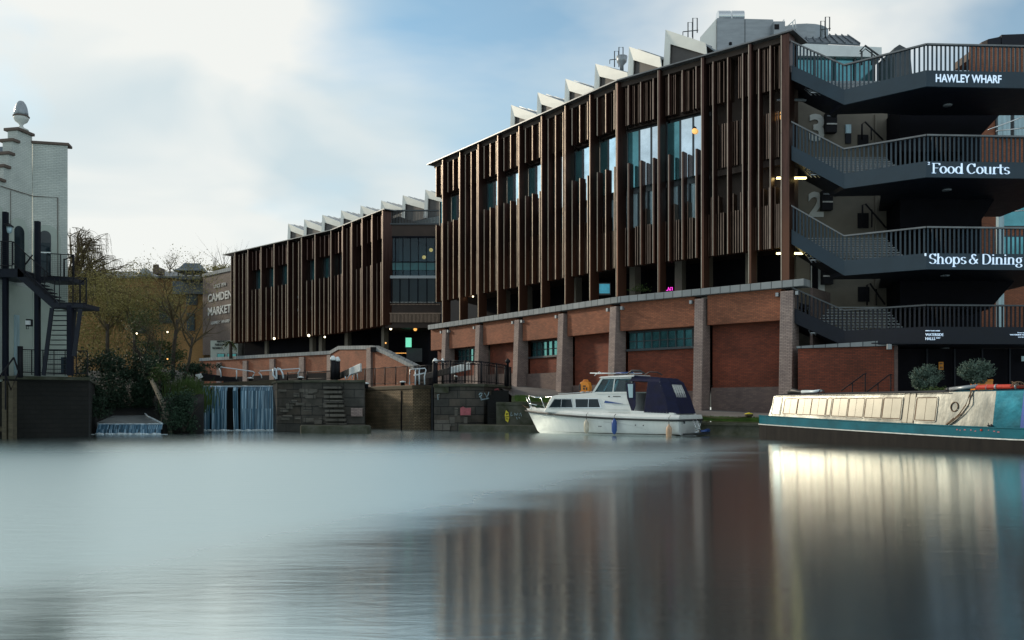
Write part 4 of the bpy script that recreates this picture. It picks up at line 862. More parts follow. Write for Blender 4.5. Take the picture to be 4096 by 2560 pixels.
# storey numbers, sign boxes, doors and handrails on the core wall
def cw(px, py, dy=0): return P(px, py, 45.5+dy)
for body, (x0, x1, y0, y1) in zip('321', ((3236, 3298, 456, 566), (3232, 3294, 767, 868), (3243, 3298, 1063, 1166))):
    w_ = (cw(x1, 0)-cw(x0, 0)).x; text('storey_number', body, cw(x0, y1, -.04), (1, 0, 0), (0, 0, 1), w_, (cw(0, y0)-cw(0, y1)).z, M['number'], ts, .03, .03)
for k, (x0, x1, y0, y1) in enumerate(((3294, 3337, 460, 538), (3278, 3321, 770, 846), (3280, 3322, 1065, 1140))):
    a, b = cw(x0, y1), cw(x1, y0); o = MB().box(a.x, b.x, 45.1, 45.44, a.z, b.z).build('sign_box', M['black'], ts)
    MB().box(a.x+.02, b.x-.01, 45.07, 45.098, a.z+(b.z-a.z)*.38, a.z+(b.z-a.z)*.45).build('light_line', M['lettd'], o)
    MB().box(a.x+.05, b.x-.05, 45.07, 45.098, a.z+(b.z-a.z)*.8, a.z+(b.z-a.z)*.84).build('light_line', M['zinc'], o)
for (x0, x1, y0, y1) in ((3430, 3472, 540, 585), (3430, 3473, 853, 913), (3431, 3476, 1148, 1207)):
    a, b = cw(x0, y1), cw(x1, y0); MB().box(a.x, b.x, 45.44, 45.52, a.z, b.z).build('hatch', M['black'], ts)
a, b = cw(3380, 535), cw(3402, 500); MB().box(a.x, b.x, 45.4, 45.5, a.z, b.z).build('notice', M['blind'], ts)
a, b = cw(3380, 575), cw(3402, 537); MB().box(a.x, b.x, 45.4, 45.5, a.z, b.z).build('control_box', M['dsteel'], ts)
for (pts_) in (((3448, 560), (3448, 497), (3460, 487), (3532, 560)), ((3450, 910), (3450, 820), (3462, 816), (3545, 912)), ((3468, 1222), (3468, 1140), (3480, 1134), (3540, 1218))):
    g = MB(); g.tube([cw(x, y, -.6) for x, y in pts_], .045, 6); g.tube([cw(pts_[2][0]+25, pts_[2][1]+22, -.6), cw(pts_[2][0]+25, pts_[0][1], -.6)], .035, 6); g.build('stair_handrail', M['black'], ts)
g = MB(); a = cw(3497, 1100); g.box(a.x, a.x+.12, 45.38, 45.48, 1, 16.9); g.build('drain_pipe', M['plaster'], ts)
for k, (py, m_) in enumerate(((711, 'stripl'), (1013, 'stripl'), (400, 'zinc'))):
    o = thing('strip_light', ['yellow strip light on the second-storey ceiling by the end fin', 'yellow strip light on the first-storey ceiling by the end fin', 'unlit grey strip light on the third-storey ceiling by the end fin'][k], 'strip light', P(3165, py, 42.6), 'strip lights by the end fin')
    g = MB(); a, b = P(3108, py, 43.0), P(3226, py, 43.0); g.box(a.x, b.x, 43.0, 43.12, a.z-.04, a.z+.04); g.build('tube', M[m_], o); MB().box(a.x+.1, b.x-.1, 43.02, 43.1, a.z+.045, a.z+.1).build('housing', M['frame'], o)
# slits of daylight behind the tower, seen through dark openings
g = MB()
for (x0, x1, y0, y1) in ((3550, 3560, 770, 915), (3550, 3566, 500, 560)):
    a, b = P(x0, y1, 46.98), P(x1, y0, 46.98); g.box(a.x, b.x, 46.94, 46.98, a.z, b.z)
g.build('glazed_slit', M['blind'], ts)
g = MB()
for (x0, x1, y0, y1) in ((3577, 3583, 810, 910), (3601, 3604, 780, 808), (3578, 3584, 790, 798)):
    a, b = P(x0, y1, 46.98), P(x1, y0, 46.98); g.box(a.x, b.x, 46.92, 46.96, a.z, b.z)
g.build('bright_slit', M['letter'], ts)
# ground floor under the walkways and brick panel
t = thing('waterside_frontage', 'black ground-floor frontage behind the two olive bushes', 'shopfront', (20, 40, .9))
a = onfas(3596, 3, 0); b = onfas(4420, 3, 0)
MB().wall((a.x-.3, 40.6), (b.x, 40.9), .4, .85, 4.1).build('front_wall', M['void'], t)
g = MB()
for px in (3700, 3810, 3920, 4030): x = X(px, 40.6); g.box(x, x+.07, 40.45, 40.59, .9, 4.1)
g.build('mullion', M['dsteel'], t)
a, b = P(3752, 1479, 40.5), P(3771, 1448, 40.5); po = thing('orange_poster', 'orange poster on the black frontage between the olive bushes', 'poster', a); MB().box(a.x, b.x, 40.43, 40.45, a.z, b.z).build('sheet', M['orangeb'], po)
g = MB(); 
for (u0, u1, v0, v1) in ((.2, .8, .7, .85), (.2, .45, .15, .4), (.55, .8, .15, .4)): g.box(a.x+(b.x-a.x)*u0, a.x+(b.x-a.x)*u1, 40.42, 40.428, a.z+(b.z-a.z)*v0, a.z+(b.z-a.z)*v1)
g.build('print', M['cap'], po)
a, b = P(4082, 1445, 40.5), P(4110, 1425, 40.5); po = thing('pale_notice', 'pale blue notice at the right edge of the black frontage', 'notice', a); MB().box(a.x, b.x, 40.42, 40.44, a.z, b.z).build('sheet', M['blind'], po)
t = thing('brick_panel_wall', 'plain red brick wall beneath the lowest walkway, right of the big end pier', 'wall', (X(3400, 40), 40, 1))
A_, B_ = (X(3192, 41.2), 41.2), (X(3576, 39.4), 39.4)
MB().wall(A_, B_, .4, .4, 4.15).build('wall_face', M['brickr'], t)
MB().wall((X(3186, 41.1), 41.1), (X(3586, 39.25), 39.25), .75, 4.153, 4.25, 4.153, 4.42).build('coping', M['coping'], t)
MB().box(B_[0]+.01, B_[0]+.17, B_[1]-.02, B_[1]+.8, .4, 4.15).build('end_pier', M['plinth'], t)
a = P(3558, 1380, 39.3); MB().box(a.x-.12, a.x+.06, a.y-.1, a.y+.05, a.z-.2, a.z+.1).build('wall_lamp', M['zinc'], t)
def hr(name, lab, pts_, posts, Y):
    t = thing(name, lab, 'handrail', P(*pts_[0], Y), 'short black handrails in front of the brick panel'); MB().tube([P(x, y, Y) for x, y in pts_], .028, 6).build('rail', M['black'], t)
    for x, y in posts: MB().tube([P(x, y, Y), P(x, 1600, Y)], .026, 6).build('post', M['black'], t)
hr('handrail', 'left black handrail sloping down before the brick panel', [(3364, 1564), (3455, 1497), (3466, 1494)], [(3461, 1497), (3410, 1532)], 37.6)
hr('handrail', 'right black handrail sloping down before the brick panel', [(3467, 1568), (3555, 1500), (3568, 1498)], [(3563, 1500), (3512, 1535)], 37.6)
def olive(px, py, w, h, Y, lab):
    c = P(px, py, Y); zt = .75; t = thing('olive_bush', lab, 'bush', (c.x, c.y, .6)); rr = random.Random(px)
    g = MB(); cl = [(rr.uniform(-.75, .75), rr.uniform(-.7, .8), rr.uniform(-.6, .6), rr.uniform(.15, .42)) for _ in range(20)]
    for i in range(5200):
        k = rr.choice(cl); v = Vector((rr.gauss(0, 1), rr.gauss(0, 1), rr.gauss(0, 1))).normalized()*k[3]*rr.uniform(.6, 1.05)
        q = Vector((k[0]*.8+v.x, k[2]*.8+v.y, k[1]*.8+v.z)); q = Vector((q.x*w/2, q.y*w/2, q.z*h/2))
        if q.z < 0: q.x *= 1+q.z*.3
        g.leaf(c+q, .05, rr)
    for i in range(170):
        a = rr.uniform(-.2, math.pi+.2); s_ = c+Vector((math.cos(a)*w*.40, rr.uniform(-.25, .1), math.sin(a)*h*.38)); e2 = s_+Vector((math.cos(a)*.14+rr.uniform(-.08, .08), 0, rr.uniform(.05, .26)))
        for k in range(5): g.leaf(s_.lerp(e2, k/4), .04, rr)
    g.build('foliage', M['leafo'], t); MB().tube([(c.x, c.y, .6), (c.x+.05, c.y, c.z)], [.06, .03], 6).build('trunk', M['bark'], t)
    MB().lathe((c.x, c.y, .6), [(.28, 0), (.36, .5), (.38, .55), (.3, .56)], 14).build('pot', M['frame'], t)
olive(3703, 1520, 1.30, 1.15, 36.6, 'smaller round olive bush in front of the black frontage, left of the poster')
olive(3902, 1500, 1.45, 1.2, 35.6, 'larger olive bush in front of the black frontage, right of the poster')
t = thing('orange_planter', 'orange board box half hidden behind the larger olive bush', 'planter', P(3940, 1560, 36.4)); a = P(3905, 1560, 36.4); b = P(3974, 1519, 36.4)
g = MB(); g.hexa([(a.x, 36.4, .6), (b.x, 36.4, .6), (b.x, 36.9, .6), (a.x, 36.9, .6)], [(a.x+.02, 36.4, b.z-.03), (b.x-.02, 36.4, b.z+.02), (b.x-.02, 36.9, b.z+.02), (a.x+.02, 36.9, b.z-.03)]); g.build('box', M['orange'], t, .01)
MB().bar(P(3908, 1524, 36.38), P(3972, 1521, 36.38), .05).build('rim', M['orangeb'], t)
g = MB(); c = P(3748, 1562, 35.6)
for i in range(300): g.leaf(c+Vector((rnd.gauss(0, .3), rnd.gauss(0, .15), abs(rnd.gauss(0, .07)))), .04)
t = thing('low_plant', 'low bright green plant between the two olive bushes', 'plant', c); g.build('foliage', M['leafg'], t)
# brick building behind the tower at the right edge
t = thing('brick_building', 'red-brown brick building with dark roof boxes behind the walkways', 'building', (X(4000, 56), 56, 1)); Yb = 56
g = MB(); g.prism([(X(3876, Yb), Yb, .8), (X(4500, Yb), Yb, .8), (X(4500, Yb+8), Yb+8, .8), (X(3890, Yb+8), Yb+8, .8)], (0, 0, Zp(186, Yb)-.8)); g.build('wall', M['brickp'], t)
for x0, x1, y in ((3943, 3967, 148), (3969, 4021, 136), (4024, 4300, 118)):
    g = MB(); a, b = P(x0, 186, Yb), P(x1, y, Yb); g.hexa([(a.x, Yb+.5, a.z), (b.x, Yb+.5, a.z), (b.x, Yb+4, a.z), (a.x, Yb+4, a.z)], [(a.x, Yb+.5, b.z-.12), (b.x, Yb+.5, b.z+.05), (b.x, Yb+4, b.z+.05), (a.x, Yb+4, b.z-.12)]); g.build('roof_box', M['dsteel'] if x0 > 3943 else M['cap'], t)
for (x0, x1, y0, y1) in ((3986, 4036, 458, 548), (4052, 4140, 455, 548), (4008, 4100, 785, 905), (3990, 4096, 950, 1020)):
    a, b = P(x0, y1, Yb), P(x1, y0, Yb); f = MB(); f.box(a.x-.1, b.x+.1, Yb-.12, Yb-.003, a.z-.1, b.z+.1); w = f.build('window', M['frame'], t); MB().box(a.x, b.x, Yb-.16, Yb-.125, a.z, b.z).build('pane', M['glasst'] if y0 > 700 else M['blind'], w)
g = MB(); a = P(4004, 905, Yb-2); g.box(a.x-.15, a.x+.2, Yb-2, Yb-1.7, 1, Zp(760, Yb-2)); g.build('column', M['blind'], t)
for (p0, p1) in (((3952, 520), (4096, 466)), ((3985, 524), (4096, 512)), ((3985, 850), (4096, 842))): g = MB(); g.tube([P(*p0, Yb-3), P(*p1, Yb-3)], .04, 5); g.build('rail_wire', M['chrome'], t)
t = thing('roof_stair', 'grey roof stair enclosure and handrails behind the top balustrade', 'stair', P(3600, 230, 48)); g = MB(); g.prism([P(3575, 225, 48), P(3577, 192, 48), P(3598, 178, 48), P(3640, 200, 48), P(3652, 330, 48), P(3575, 330, 48)], (0, 2.2, 0)); 
g.build('enclosure', M['frame'], t); g = MB(); g.tube([P(3440, 205, 46), P(3460, 182, 46), P(3540, 240, 46)], .05, 6); g.tube([P(3447, 205, 46), P(3447, 260, 46)], .05, 6); g.tube([P(3487, 205, 46), P(3487, 260, 46)], .05, 6); g.tube([P(3440, 215, 46), P(3462, 195, 46), P(3520, 240, 46)], .03, 6); g.build('handrail', M['frame'], t)
# ------------------------------------------------------------------ lock: island, walls, gate, beams, falls
def PP(px, Y): return (X(px, Y), Y)
t = thing('lock_island', 'dark mossy stone lock pier with built-in steps right of the big waterfall', 'lock pier', (X(1270, 44), 44, 0)); tl = t
zt = 2.73
g = MB(); fr_ = [PP(1092, 47.5), PP(1108, 45.6), PP(1205, 44.6), PP(1458, 44.6), PP(1462, 56), PP(1080, 60)]
g.prism([(*p, -1) for p in fr_], (0, 0, 3.6)); g.build('wall_face', M['stone'], t)
g = MB(); fo = [PP(1086, 47.5), PP(1104, 45.45), PP(1205, 44.4), PP(1460, 44.4), PP(1465, 58), PP(1078, 60)]; g.prism([(*p, 2.603) for p in fo], (0, 0, .13)); g.build('coping', M['moss'], t, .03)
g = MB(); fl = [PP(1200, 44.2), PP(1204, 43.3), PP(1470, 42.4), PP(1484, 42.8), PP(1480, 44.2)]; g.prism([(*p, -.8) for p in fl], (0, 0, 1.2)); g.build('ledge', M['moss'], t, .08)
g = MB()
for k in range(9):
    y = 1545+k*18.5; w0 = 1298+k*1.2; a = P(w0, y, 44.45); b = P(1368+k*2.5, y, 44.45); g.box(a.x, b.x, 44.15-.0*k, 44.55, a.z-.13, a.z)
g.build('step', M['stonel'], t)
a, b = P(1406, 1665, 44.5), P(1450, 1632, 44.5); MB().box(a.x, b.x, 44.35, 44.59, a.z, b.z).build('pale_block', M['pier'], t)
g = MB(); rr = random.Random(3)
for k in range(34):
    px = rr.uniform(1110, 1300); py = rr.uniform(1560, 1690); a = P(px, py, 44.75); w_ = rr.uniform(.12, .32); h = rr.uniform(.05, .12); yy = 44.55+rr.uniform(-.07, .04)
    if px < 1200: yy += (1200-px)/100*.9
    MB().box(a.x-w_, a.x+w_, yy, yy+.6, a.z-h, a.z+h).build('broken_block', M['stonel'], t, .03)
a = P(1410, 1578, 44.5)
# lit brick chamber wall and abutment
t = thing('lock_chamber_wall', 'sunlit ochre brick lock wall between the stone pier and the gate', 'wall', (X(1555, 51), 51, 0))
A_, B_ = PP(1452, 54), PP(1652, 49.4)
MB().wall(A_, B_, 1.2, -1, 2.35).build('brick_face', M['lockb'], t); n_ = (Vector(B_)-Vector(A_)).normalized(); n_ = Vector((n_.y, -n_.x))
MB().wall(Vector(A_)+n_*.05, Vector(B_)+n_*.05, 1.4, 2.353, 2.6).build('coping', M['wood'], t, .04)
u_ = (Vector(B_)-Vector(A_)).normalized(); pm = Vector(A_)+(Vector(B_)-Vector(A_))*.79+n_*.05; MB().hexa([(*(pm-u_*.04), -.2), (*(pm+u_*.04), -.2), (*(pm+u_*.04-n_*.08), -.2), (*(pm-u_*.04-n_*.08), -.2)], [(*(pm-u_*.04), 2.3), (*(pm+u_*.04), 2.3), (*(pm+u_*.04-n_*.08), 2.3), (*(pm-u_*.04-n_*.08), 2.3)]).build('expansion_joint', M['void'], t)
t = thing('lock_gate', 'black timber lock gate seen edge-on between brick wall and stone abutment', 'lock gate', (X(1690, 50), 50, 0))
Yg = 50.2
def gb(mb, x0, x1, y0, y1, d0=0, d1=.3): a, b = P(x0, y1, Yg), P(x1, y0, Yg); mb.box(a.x, b.x, Yg+d0, Yg+d1, a.z, b.z); return mb
gb(MB(), 1646, 1736, 1545, 1760, .6, 1.0).build('back_boards', M['void'], t)
for x0, x1 in ((1651, 1659), (1724, 1733)): gb(MB(), x0, x1, 1543, 1745, 0, .4).build('gate_post', M['beam'], t)
for y0, y1, m_ in ((1596, 1612, 'wood'), (1653, 1668, 'wood'), (1707, 1722, 'wood'), (1541, 1551, 'wood')): gb(MB(), 1659, 1724, y0, y1, .1, .5).build('cross_beam', M[m_], t)
for x in (1686, 1702): gb(MB(), x, x+4, 1558, 1610, .05, .3).build('paddle_rod', M['wood'], t)
t = thing('lock_abutment', 'dark stone lock abutment with graffiti below the black railings', 'lock pier', (X(1850, 48), 48, 0)); ta2 = t
ab = [PP(1736, 47.8), PP(1840, 47.0), PP(1935, 47.6), PP(1998, 49.4), PP(2040, 51.5), PP(2046, 58), PP(1736, 58)]
MB().prism([(*p, -1) for p in ab], (0, 0, 3.45)).build('wall_face', M['stone'], t)
ab2 = [PP(1733, 47.6), PP(1840, 46.8), PP(1937, 47.4), PP(2000, 49.2), PP(2044, 51.3), PP(2049, 58), PP(1733, 58)]
MB().prism([(*p, 2.453) for p in ab2], (0, 0, .16)).build('coping', M['moss'], t, .03)
def abp(px, py): 
    for (a, b) in zip(ab, ab[1:]):
        k = (px-2048)/F; d = (b[0]-a[0], b[1]-a[1]); tt = (k*a[1]-a[0])/(d[0]-k*d[1])
        if 0 <= tt <= 1: Y = a[1]+d[1]*tt-.03; return P(px, py, Y)
    return P(px, py, 47)
for x0, x1, y0, y1, m_ in ((1738, 1795, 1535, 1572, 'moss'), (1738, 1800, 1680, 1722, 'stonel'), (1798, 1870, 1668, 1705, 'stonel'), (1819, 1884, 1630, 1664, 'stonel')):
    a, b, c, d = abp(x0, y1), abp(x1, y1), abp(x1, y0), abp(x0, y0); MB().prism([a, b, c, d], (0, -.09, 0)).build('large_block', M[m_], t, .02)
g = MB(); g.prism([v+Vector((0, -.1, 0)) for v in (abp(1842, 1661), abp(1883, 1660), abp(1884, 1631), abp(1862, 1632), (abp(1853, 1626)), abp(1841, 1632))], (0, -.01, 0)); g.build('graffiti_patch', M['pink'], t)
def strokes(sts, r, m_, nm):
    g = MB()
    for st in sts: g.tube([abp(*p) for p in st], r, 4)
    g.build(nm, M[m_], t)
strokes([[(1916, 1580), (1922, 1572), (1928, 1573), (1926, 1582), (1918, 1588)], [(1922, 1586), (1926, 1600), (1934, 1596)], [(1938, 1572), (1946, 1586), (1950, 1584), (1955, 1568)], [(1946, 1586), (1950, 1596)], [(1936, 1598), (1965, 1590), (1972, 1584)], [(1972, 1574), (1968, 1584), (1976, 1586), (1978, 1577), (1972, 1574)], [(1988, 1586), (1998, 1590), (2003, 1580), (1996, 1574)]], .035, 'cyan', 'graffiti_writing')
strokes([[(1978, 1560), (1992, 1556), (1996, 1566), (1990, 1578), (1980, 1570), (1978, 1560)], [(1984, 1564), (1990, 1572)]], .05, 'pink', 'graffiti_writing')
strokes([[(1748, 1580), (1757, 1578)], [(1751, 1580), (1752, 1600)]], .018, 'cyan', 'graffiti_mark')
# dark stair slot between abutment and low wall
t = thing('quay_steps', 'dark stone steps climbing between the lock abutment and the low wall', 'steps', (X(1970, 46.6), 46.6, 0)); g = MB()
for k in range(8): y0 = 46.0+.35*k; g.box(X(1950, y0), X(2000, y0)+.5, y0, y0+.5, -.5, .45+.26*k)
g.build('flight', M['wet'], t)
# balance beams
def bbeam(lab, p0, p1, pw, h0, h1, w, loc):
    t = thing('balance_beam', lab, 'lock beam', loc, 'balance beams of the lock gates')
    def ring(p, h): p = Vector(p); return [p+Vector((-.02, -w/2, -h/2)), p+Vector((-.02, w/2, -h/2)), p+Vector((-.02, w/2, h/2)), p+Vector((-.02, -w/2, h/2))]
    pm = Vector(p0).lerp(Vector(p1), pw); hm = h0+(h1-h0)*pw
    g = MB(); g.loft([ring(p0, h0), ring(pm, hm)], smooth=False); g.build('beam', M['beam'], t, .02)
    g = MB(); g.loft([ring(pm, hm), ring(p1, h1)], smooth=False); g.build('white_end', M['wht'], t, .02); return t
b1 = bbeam('long black balance beam with white end behind the railings', P(1662, 1515, 50), P(1882, 1464, 47.6), .66, .30, .42, .38, P(1662, 1515, 50))
b2 = bbeam('short black balance beam with big white block end on the stone pier', P(1340, 1512, 49), P(1445, 1470, 45.0), .60, .3, .42, .5, P(1340, 1512, 49))
def post(lab, px, top, bot, Y, r=.2, mt='black'):
    t = thing('gate_post', lab, 'post', P(px, bot, Y), 'round-topped gate posts'); a, b = P(px, top, Y), P(px, bot, Y); h = a.z-b.z
    g = MB(); g.lathe(b, [(r, 0), (r*.95, h-.16)], 14); g.build('shaft', M[mt], t); MB().lathe(b, [(r*1.05, h-.16), (r*1.08, h-.08), (r*.8, h+.02), (r*.4, h+.09), (.01, h+.1)], 14).build('white_cap', M['wht'], t)
post('black post with white domed cap on the stone pier, left of a close pair', 1332, 1430, 1518, 46.5, .16); post('black post with white domed cap on the stone pier, right of a close pair', 1350, 1434, 1518, 47.5, .15)
post('black post with white domed cap by the lit brick lock wall', 1741, 1440, 1535, 48.6, .15); post('smaller black post with white cap just behind the lit-wall gate post', 1771, 1440, 1535, 50, .09)
t = thing('gear_bar', 'thin pale gear bar joining two post tops above the lock gate', 'bar', P(1755, 1441, 49)); MB().tube([P(1748, 1441, 48.9), P(1768, 1442, 49.8)], .03).build('bar', M['wrail'], t)
for k, (px, py, Y) in enumerate(((1002, 1515, 50), (1202, 1512, 48), (1465, 1536, 49), (1611, 1530, 50.5))):
    t = thing('mooring_bollard', 'low black bollard with white top, '+['left on the waterfall crest beam', 'on the stone pier between white rails', 'at the left end of the lit brick wall', 'on the middle of the lit brick wall'][k], 'bollard', P(px, py, Y), 'low lockside bollards')
    c = P(px, py, Y); c.z -= .25; MB().lathe(c, [(.13, 0), (.12, .22), (.17, .25)], 12).build('base', M['black'], t); MB().lathe(c, [(.18, .253), (.18, .31), (.02, .35)], 12).build('white_top', M['wht'], t)
def rail(lab, lines, Y, r=.032, cat='rail', grp='white tubular lockside rails'):
    t = thing('white_rail', lab, cat, P(*lines[0][0], Y), grp)
    for k, ln in enumerate(lines): MB().tube([P(x, y, Y) for x, y in ln], r, 6).build('rail' if k == 0 else 'post', M['wrail'], t)
rail('long low white rail above the left half of the waterfall', [[(884, 1508), (883, 1490), (878, 1474), (883, 1468), (1012, 1486), (1019, 1492), (1014, 1500), (1008, 1512)], [(947, 1480), (946, 1517)]], 49)
rail('long low white rail sloping up above the right half of the waterfall', [[(1047, 1513), (1045, 1500), (1035, 1490), (1040, 1484), (1198, 1474), (1200, 1480), (1192, 1492), (1194, 1514)]], 49)
rail('pair of white hooped ladder handrails on the stone pier, left', [[(1105, 1516), (1092, 1500), (1092, 1477), (1098, 1473), (1105, 1477), (1106, 1516)], [(1107, 1516), (1105, 1480), (1110, 1473), (1120, 1475), (1130, 1492), (1134, 1514)]], 45.6, .045)
rail('small white hooped rail at the right end of the stone pier', [[(1388, 1516), (1398, 1500), (1408, 1493), (1412, 1496), (1408, 1516)], [(1412, 1500), (1420, 1492), (1428, 1494), (1431, 1518)], [(1381, 1505), (1383, 1518)]], 46, .03)
rail('white four-post rail on the corner of the lit brick lock wall', [[(1638, 1538), (1640, 1478), (1700, 1473), (1704, 1480), (1698, 1505), (1699, 1538)], [(1662, 1478), (1661, 1540)], [(1677, 1477), (1677, 1538)], [(1655, 1502), (1698, 1492)]], 48.9, .04)
t = thing('lockside_post', 'small white-topped black post on the abutment under the balance beam', 'post', P(1823, 1530, 49)); MB().tube([P(1823, 1530, 49), P(1823, 1508, 49)], .1, 8).build('shaft', M['black'], t); MB().tube([P(1823, 1508, 49), P(1824, 1502, 49)], .1, 8).build('cap', M['wht'], t)
# railings
def fence(lab, pts, Ys, h, sp, r, m_, hoop=False, grp=None):
    t = thing('railing', lab, 'railing', P(*pts[0], Ys[0]), grp); P3 = [P(x, y, Y) for (x, y), Y in zip(pts, Ys)]
    bars = MB(); rl = MB()
    for k, (a, b) in enumerate(zip(P3, P3[1:])):
        L_ = (b-a).length; n = max(2, int(L_/sp)); H = Vector((0, 0, h))
        rl.tube([a+H, b+H], r*1.6, 5); rl.tube([a+Vector((0, 0, .12)), b+Vector((0, 0, .12))], r*1.2, 5)
        if hoop: rl.tube([a+H*.86, b+H*.86], r, 5)
        for j in range(n+1):
            c = a.lerp(b, j/n); bars.tube([c, c+H*(1 if not hoop else .9)], r, 4)
            if hoop and j < n-1:
                e = a.lerp(b, (j+2)/n); m2_ = (c+e)/2; bars.tube([c+H*.88, c.lerp(m2_, .4)+H*.97, m2_+H, e.lerp(m2_, .4)+H*.97, e+H*.88], r*.8, 4)
    rl.build('top_rail', M[m_], t); bars.build('bars', M[m_], t)
    for c in P3: MB().tube([c, c+Vector((0, 0, h+.04))], r*3, 6).build('post', M[m_], t)
fence('black hooped railing on the stone abutment beside the steps', [(1735, 1534), (1800, 1532), (1860, 1532), (1925, 1534), (1985, 1540), (2022, 1545), (2042, 1552)], [47.8, 47.5, 47.2, 47.6, 49.0, 50.2, 51.4], 1.22, .17, .02, 'black', True)
fence('dark mesh-like railing along the lit lock wall and upper ramp', [(1420, 1545), (1460, 1543), (1500, 1542), (1540, 1541), (1583, 1540), (1628, 1538), (1672, 1537), (1732, 1536)], [60, 58, 57, 56, 55, 54, 53, 52], 1.15, .14, .014, 'black')
fence('thin dark railing beyond the stone pier under the brick parapet', [(1150, 1523), (1230, 1521), (1330, 1519)], [66, 64, 60], .62, .18, .018, 'black')
g = MB(); c = P(2031, 1446, 50.4); t = thing('railing_finial', 'dark scrolled iron end post where the hooped railing turns', 'post', c); g.lathe(P(2031, 1545, 50.3), [(.08, 0), (.07, 1.35), (.14, 1.4), (.16, 1.5), (.06, 1.6), (.01, 1.65)], 10); g.build('post', M['black'], t)
# waterfalls
def falls(name, lab, x0, x1, y0, y1, Y, gap=None, seed=1, thk=.5):
    rr = random.Random(seed); t = thing(name, lab, 'waterfall', P((x0+x1)/2, y1, Y)); t['kind'] = 'thing'
    n = int((x1-x0)/1.5); g = MB(); a0, b0 = P(x0, y0, Y), P(x1, y0, Y); zt_ = a0.z; zb_ = -.05
    prof = [(.5, zt_+.02), (.12, zt_+.02), (0, zt_-.05), (-.10, zt_-.25), (-.16, zt_*.5), (-.2, zb_)]
    vs = []; fs = []
    for i in range(n+1):
        x = a0.x+(b0.x-a0.x)*i/n; w_ = .09*noise.noise(Vector((i*.13, seed, 0)))+.05*noise.noise(Vector((i*.41, seed, 5)))
        gapd = 0
        px = 2048+F*x/Y
        if gap and gap[0] < px < gap[1]: gapd = .3*math.sin(math.pi*(px-gap[0])/(gap[1]-gap[0]))
        for o, z in prof: k = (zt_-z)/max(zt_, .1); vs.append((x, Y+o+(w_+gapd)*k, z))
        if i:
            m_ = len(prof)
            hole = gap and (912 < px < 934 or 953 < px < 966 or 846 < px < 850)
            for j in range(m_-1 if not hole else 2): fs.append(((i-1)*m_+j, i*m_+j, i*m_+j+1, (i-1)*m_+j+1))
    g.add(vs, fs, True); g.build('water_sheet', M['fall'], t)
    f = MB(); rr2 = []
    ring = [(a0.x-.3+(b0.x-a0.x+.6)*i/30, Y-.2-.18*abs(noise.noise(Vector((i*.5, seed, 3))))-.04, .006) for i in range(31)]
    f.prism([(b0.x+.3, Y-.1, .006), (a0.x-.3, Y-.1, .006)]+ring, (0, 0, .02)); f.build('foam', M['foam'], t); h_ = MB()
    for i in range(26):
        x = a0.x+(b0.x-a0.x)*(i+.5)/26; h_.ball((x, Y-.22+rr.uniform(-.05, .05), .02), rr.uniform(.05, .13), 8, (1.4, 1, .7))
    h_.build('spray_mounds', M['foam'], t)
    e = MB(); e.bar(P(x0, y0-1, Y-.02), P(x1, y0-1, Y-.02), .035); e.build('bright_lip', M['foam'], t); return t
w1 = falls('waterfall', 'wide tall waterfall over the weir left of the stone pier', 813, 1104, 1545, 1722, 47.6, (905, 975), 2)
MB().box(X(805, 48.2), X(1110, 48.2), 48.2, 49.2, -1, 2.38).build('weir_wall', M['wet'], w1)
t = thing('weir_beam', 'long mossy beam lying across the top of the wide waterfall', 'beam', P(960, 1530, 50)); g = MB(); g.hexa([P(812, 1541, 49.3), P(1100, 1540, 48.3), P(1100, 1540, 50.5), P(812, 1541, 51.5)], [P(812, 1535, 49.3), P(1100, 1518, 48.3), P(1100, 1518, 50.5), P(812, 1535, 51.5)]); g.build('beam', M['wood'], t)
w2 = falls('waterfall', 'small low waterfall spilling from the sloping spillway slab', 392, 650, 1696, 1740, 41.0, None, 9)
g = MB(); g.add([P(388, 1697, 41.35), P(650, 1697, 41.35), P(648, 1688, 42.5), P(556, 1645, 47), P(548, 1630, 49), P(470, 1655, 46), P(388, 1690, 42)], [tuple(range(7))])
vs_ = [Vector(v) for v in g.v]; g2 = MB(); g2.prism(vs_, (0, 0, -.25)); g2.build('spillway', M['slick'], w2)
MB().box(X(388, 41.4), X(652, 41.4), 41.42, 41.9, -1, Zp(1699, 41.4)).build('sill_wall', M['wet'], w2)
MB().tube([P(556, 1632, 48), P(590, 1665, 44.5), P(648, 1694, 41.6)], .05, 5).build('edge_kerb', M['foam'], w2)
# left bank retaining wall and planted bank
t = thing('retaining_wall', 'dark damp retaining wall below the white building', 'wall', (X(150, 37), 37, 0)); trw = t
g = MB(); lw = [PP(-200, 36.0), PP(40, 36.4), PP(355, 38.0), PP(380, 46), PP(-200, 60)]; g.prism([(*p, -1) for p in lw], (0, 0, 3.5)); g.build('wall_face', M['wetb'], t)
g = MB(); lw2 = [PP(-200, 35.9), PP(38, 36.2), PP(358, 37.8), PP(384, 46), PP(-200, 60)]; g.prism([(*p, 2.503) for p in lw2], (0, 0, .14)); g.build('paving', M['moss'], t)
g = MB(); 
for px in (-30, 22, 48): a = P(px, 1500, 35.4); g.box(a.x-.09, a.x+.09, 35.3, 35.6, -1, 2.4)
g.box(X(-200, 35.5), X(45, 35.5), 35.55, 35.7, .3, .5); g.build('timber_fender', M['wood'], t)
g = MB(); rr = random.Random(5)
def bankz(x, y): return 1.9+.55*noise.noise(Vector((x*.35, y*.3, 1)))+max(0, (y-46)*.12)
vs = []; fs = []; nx, ny = 36, 16
x0_, x1_ = X(355, 44), X(812, 44)
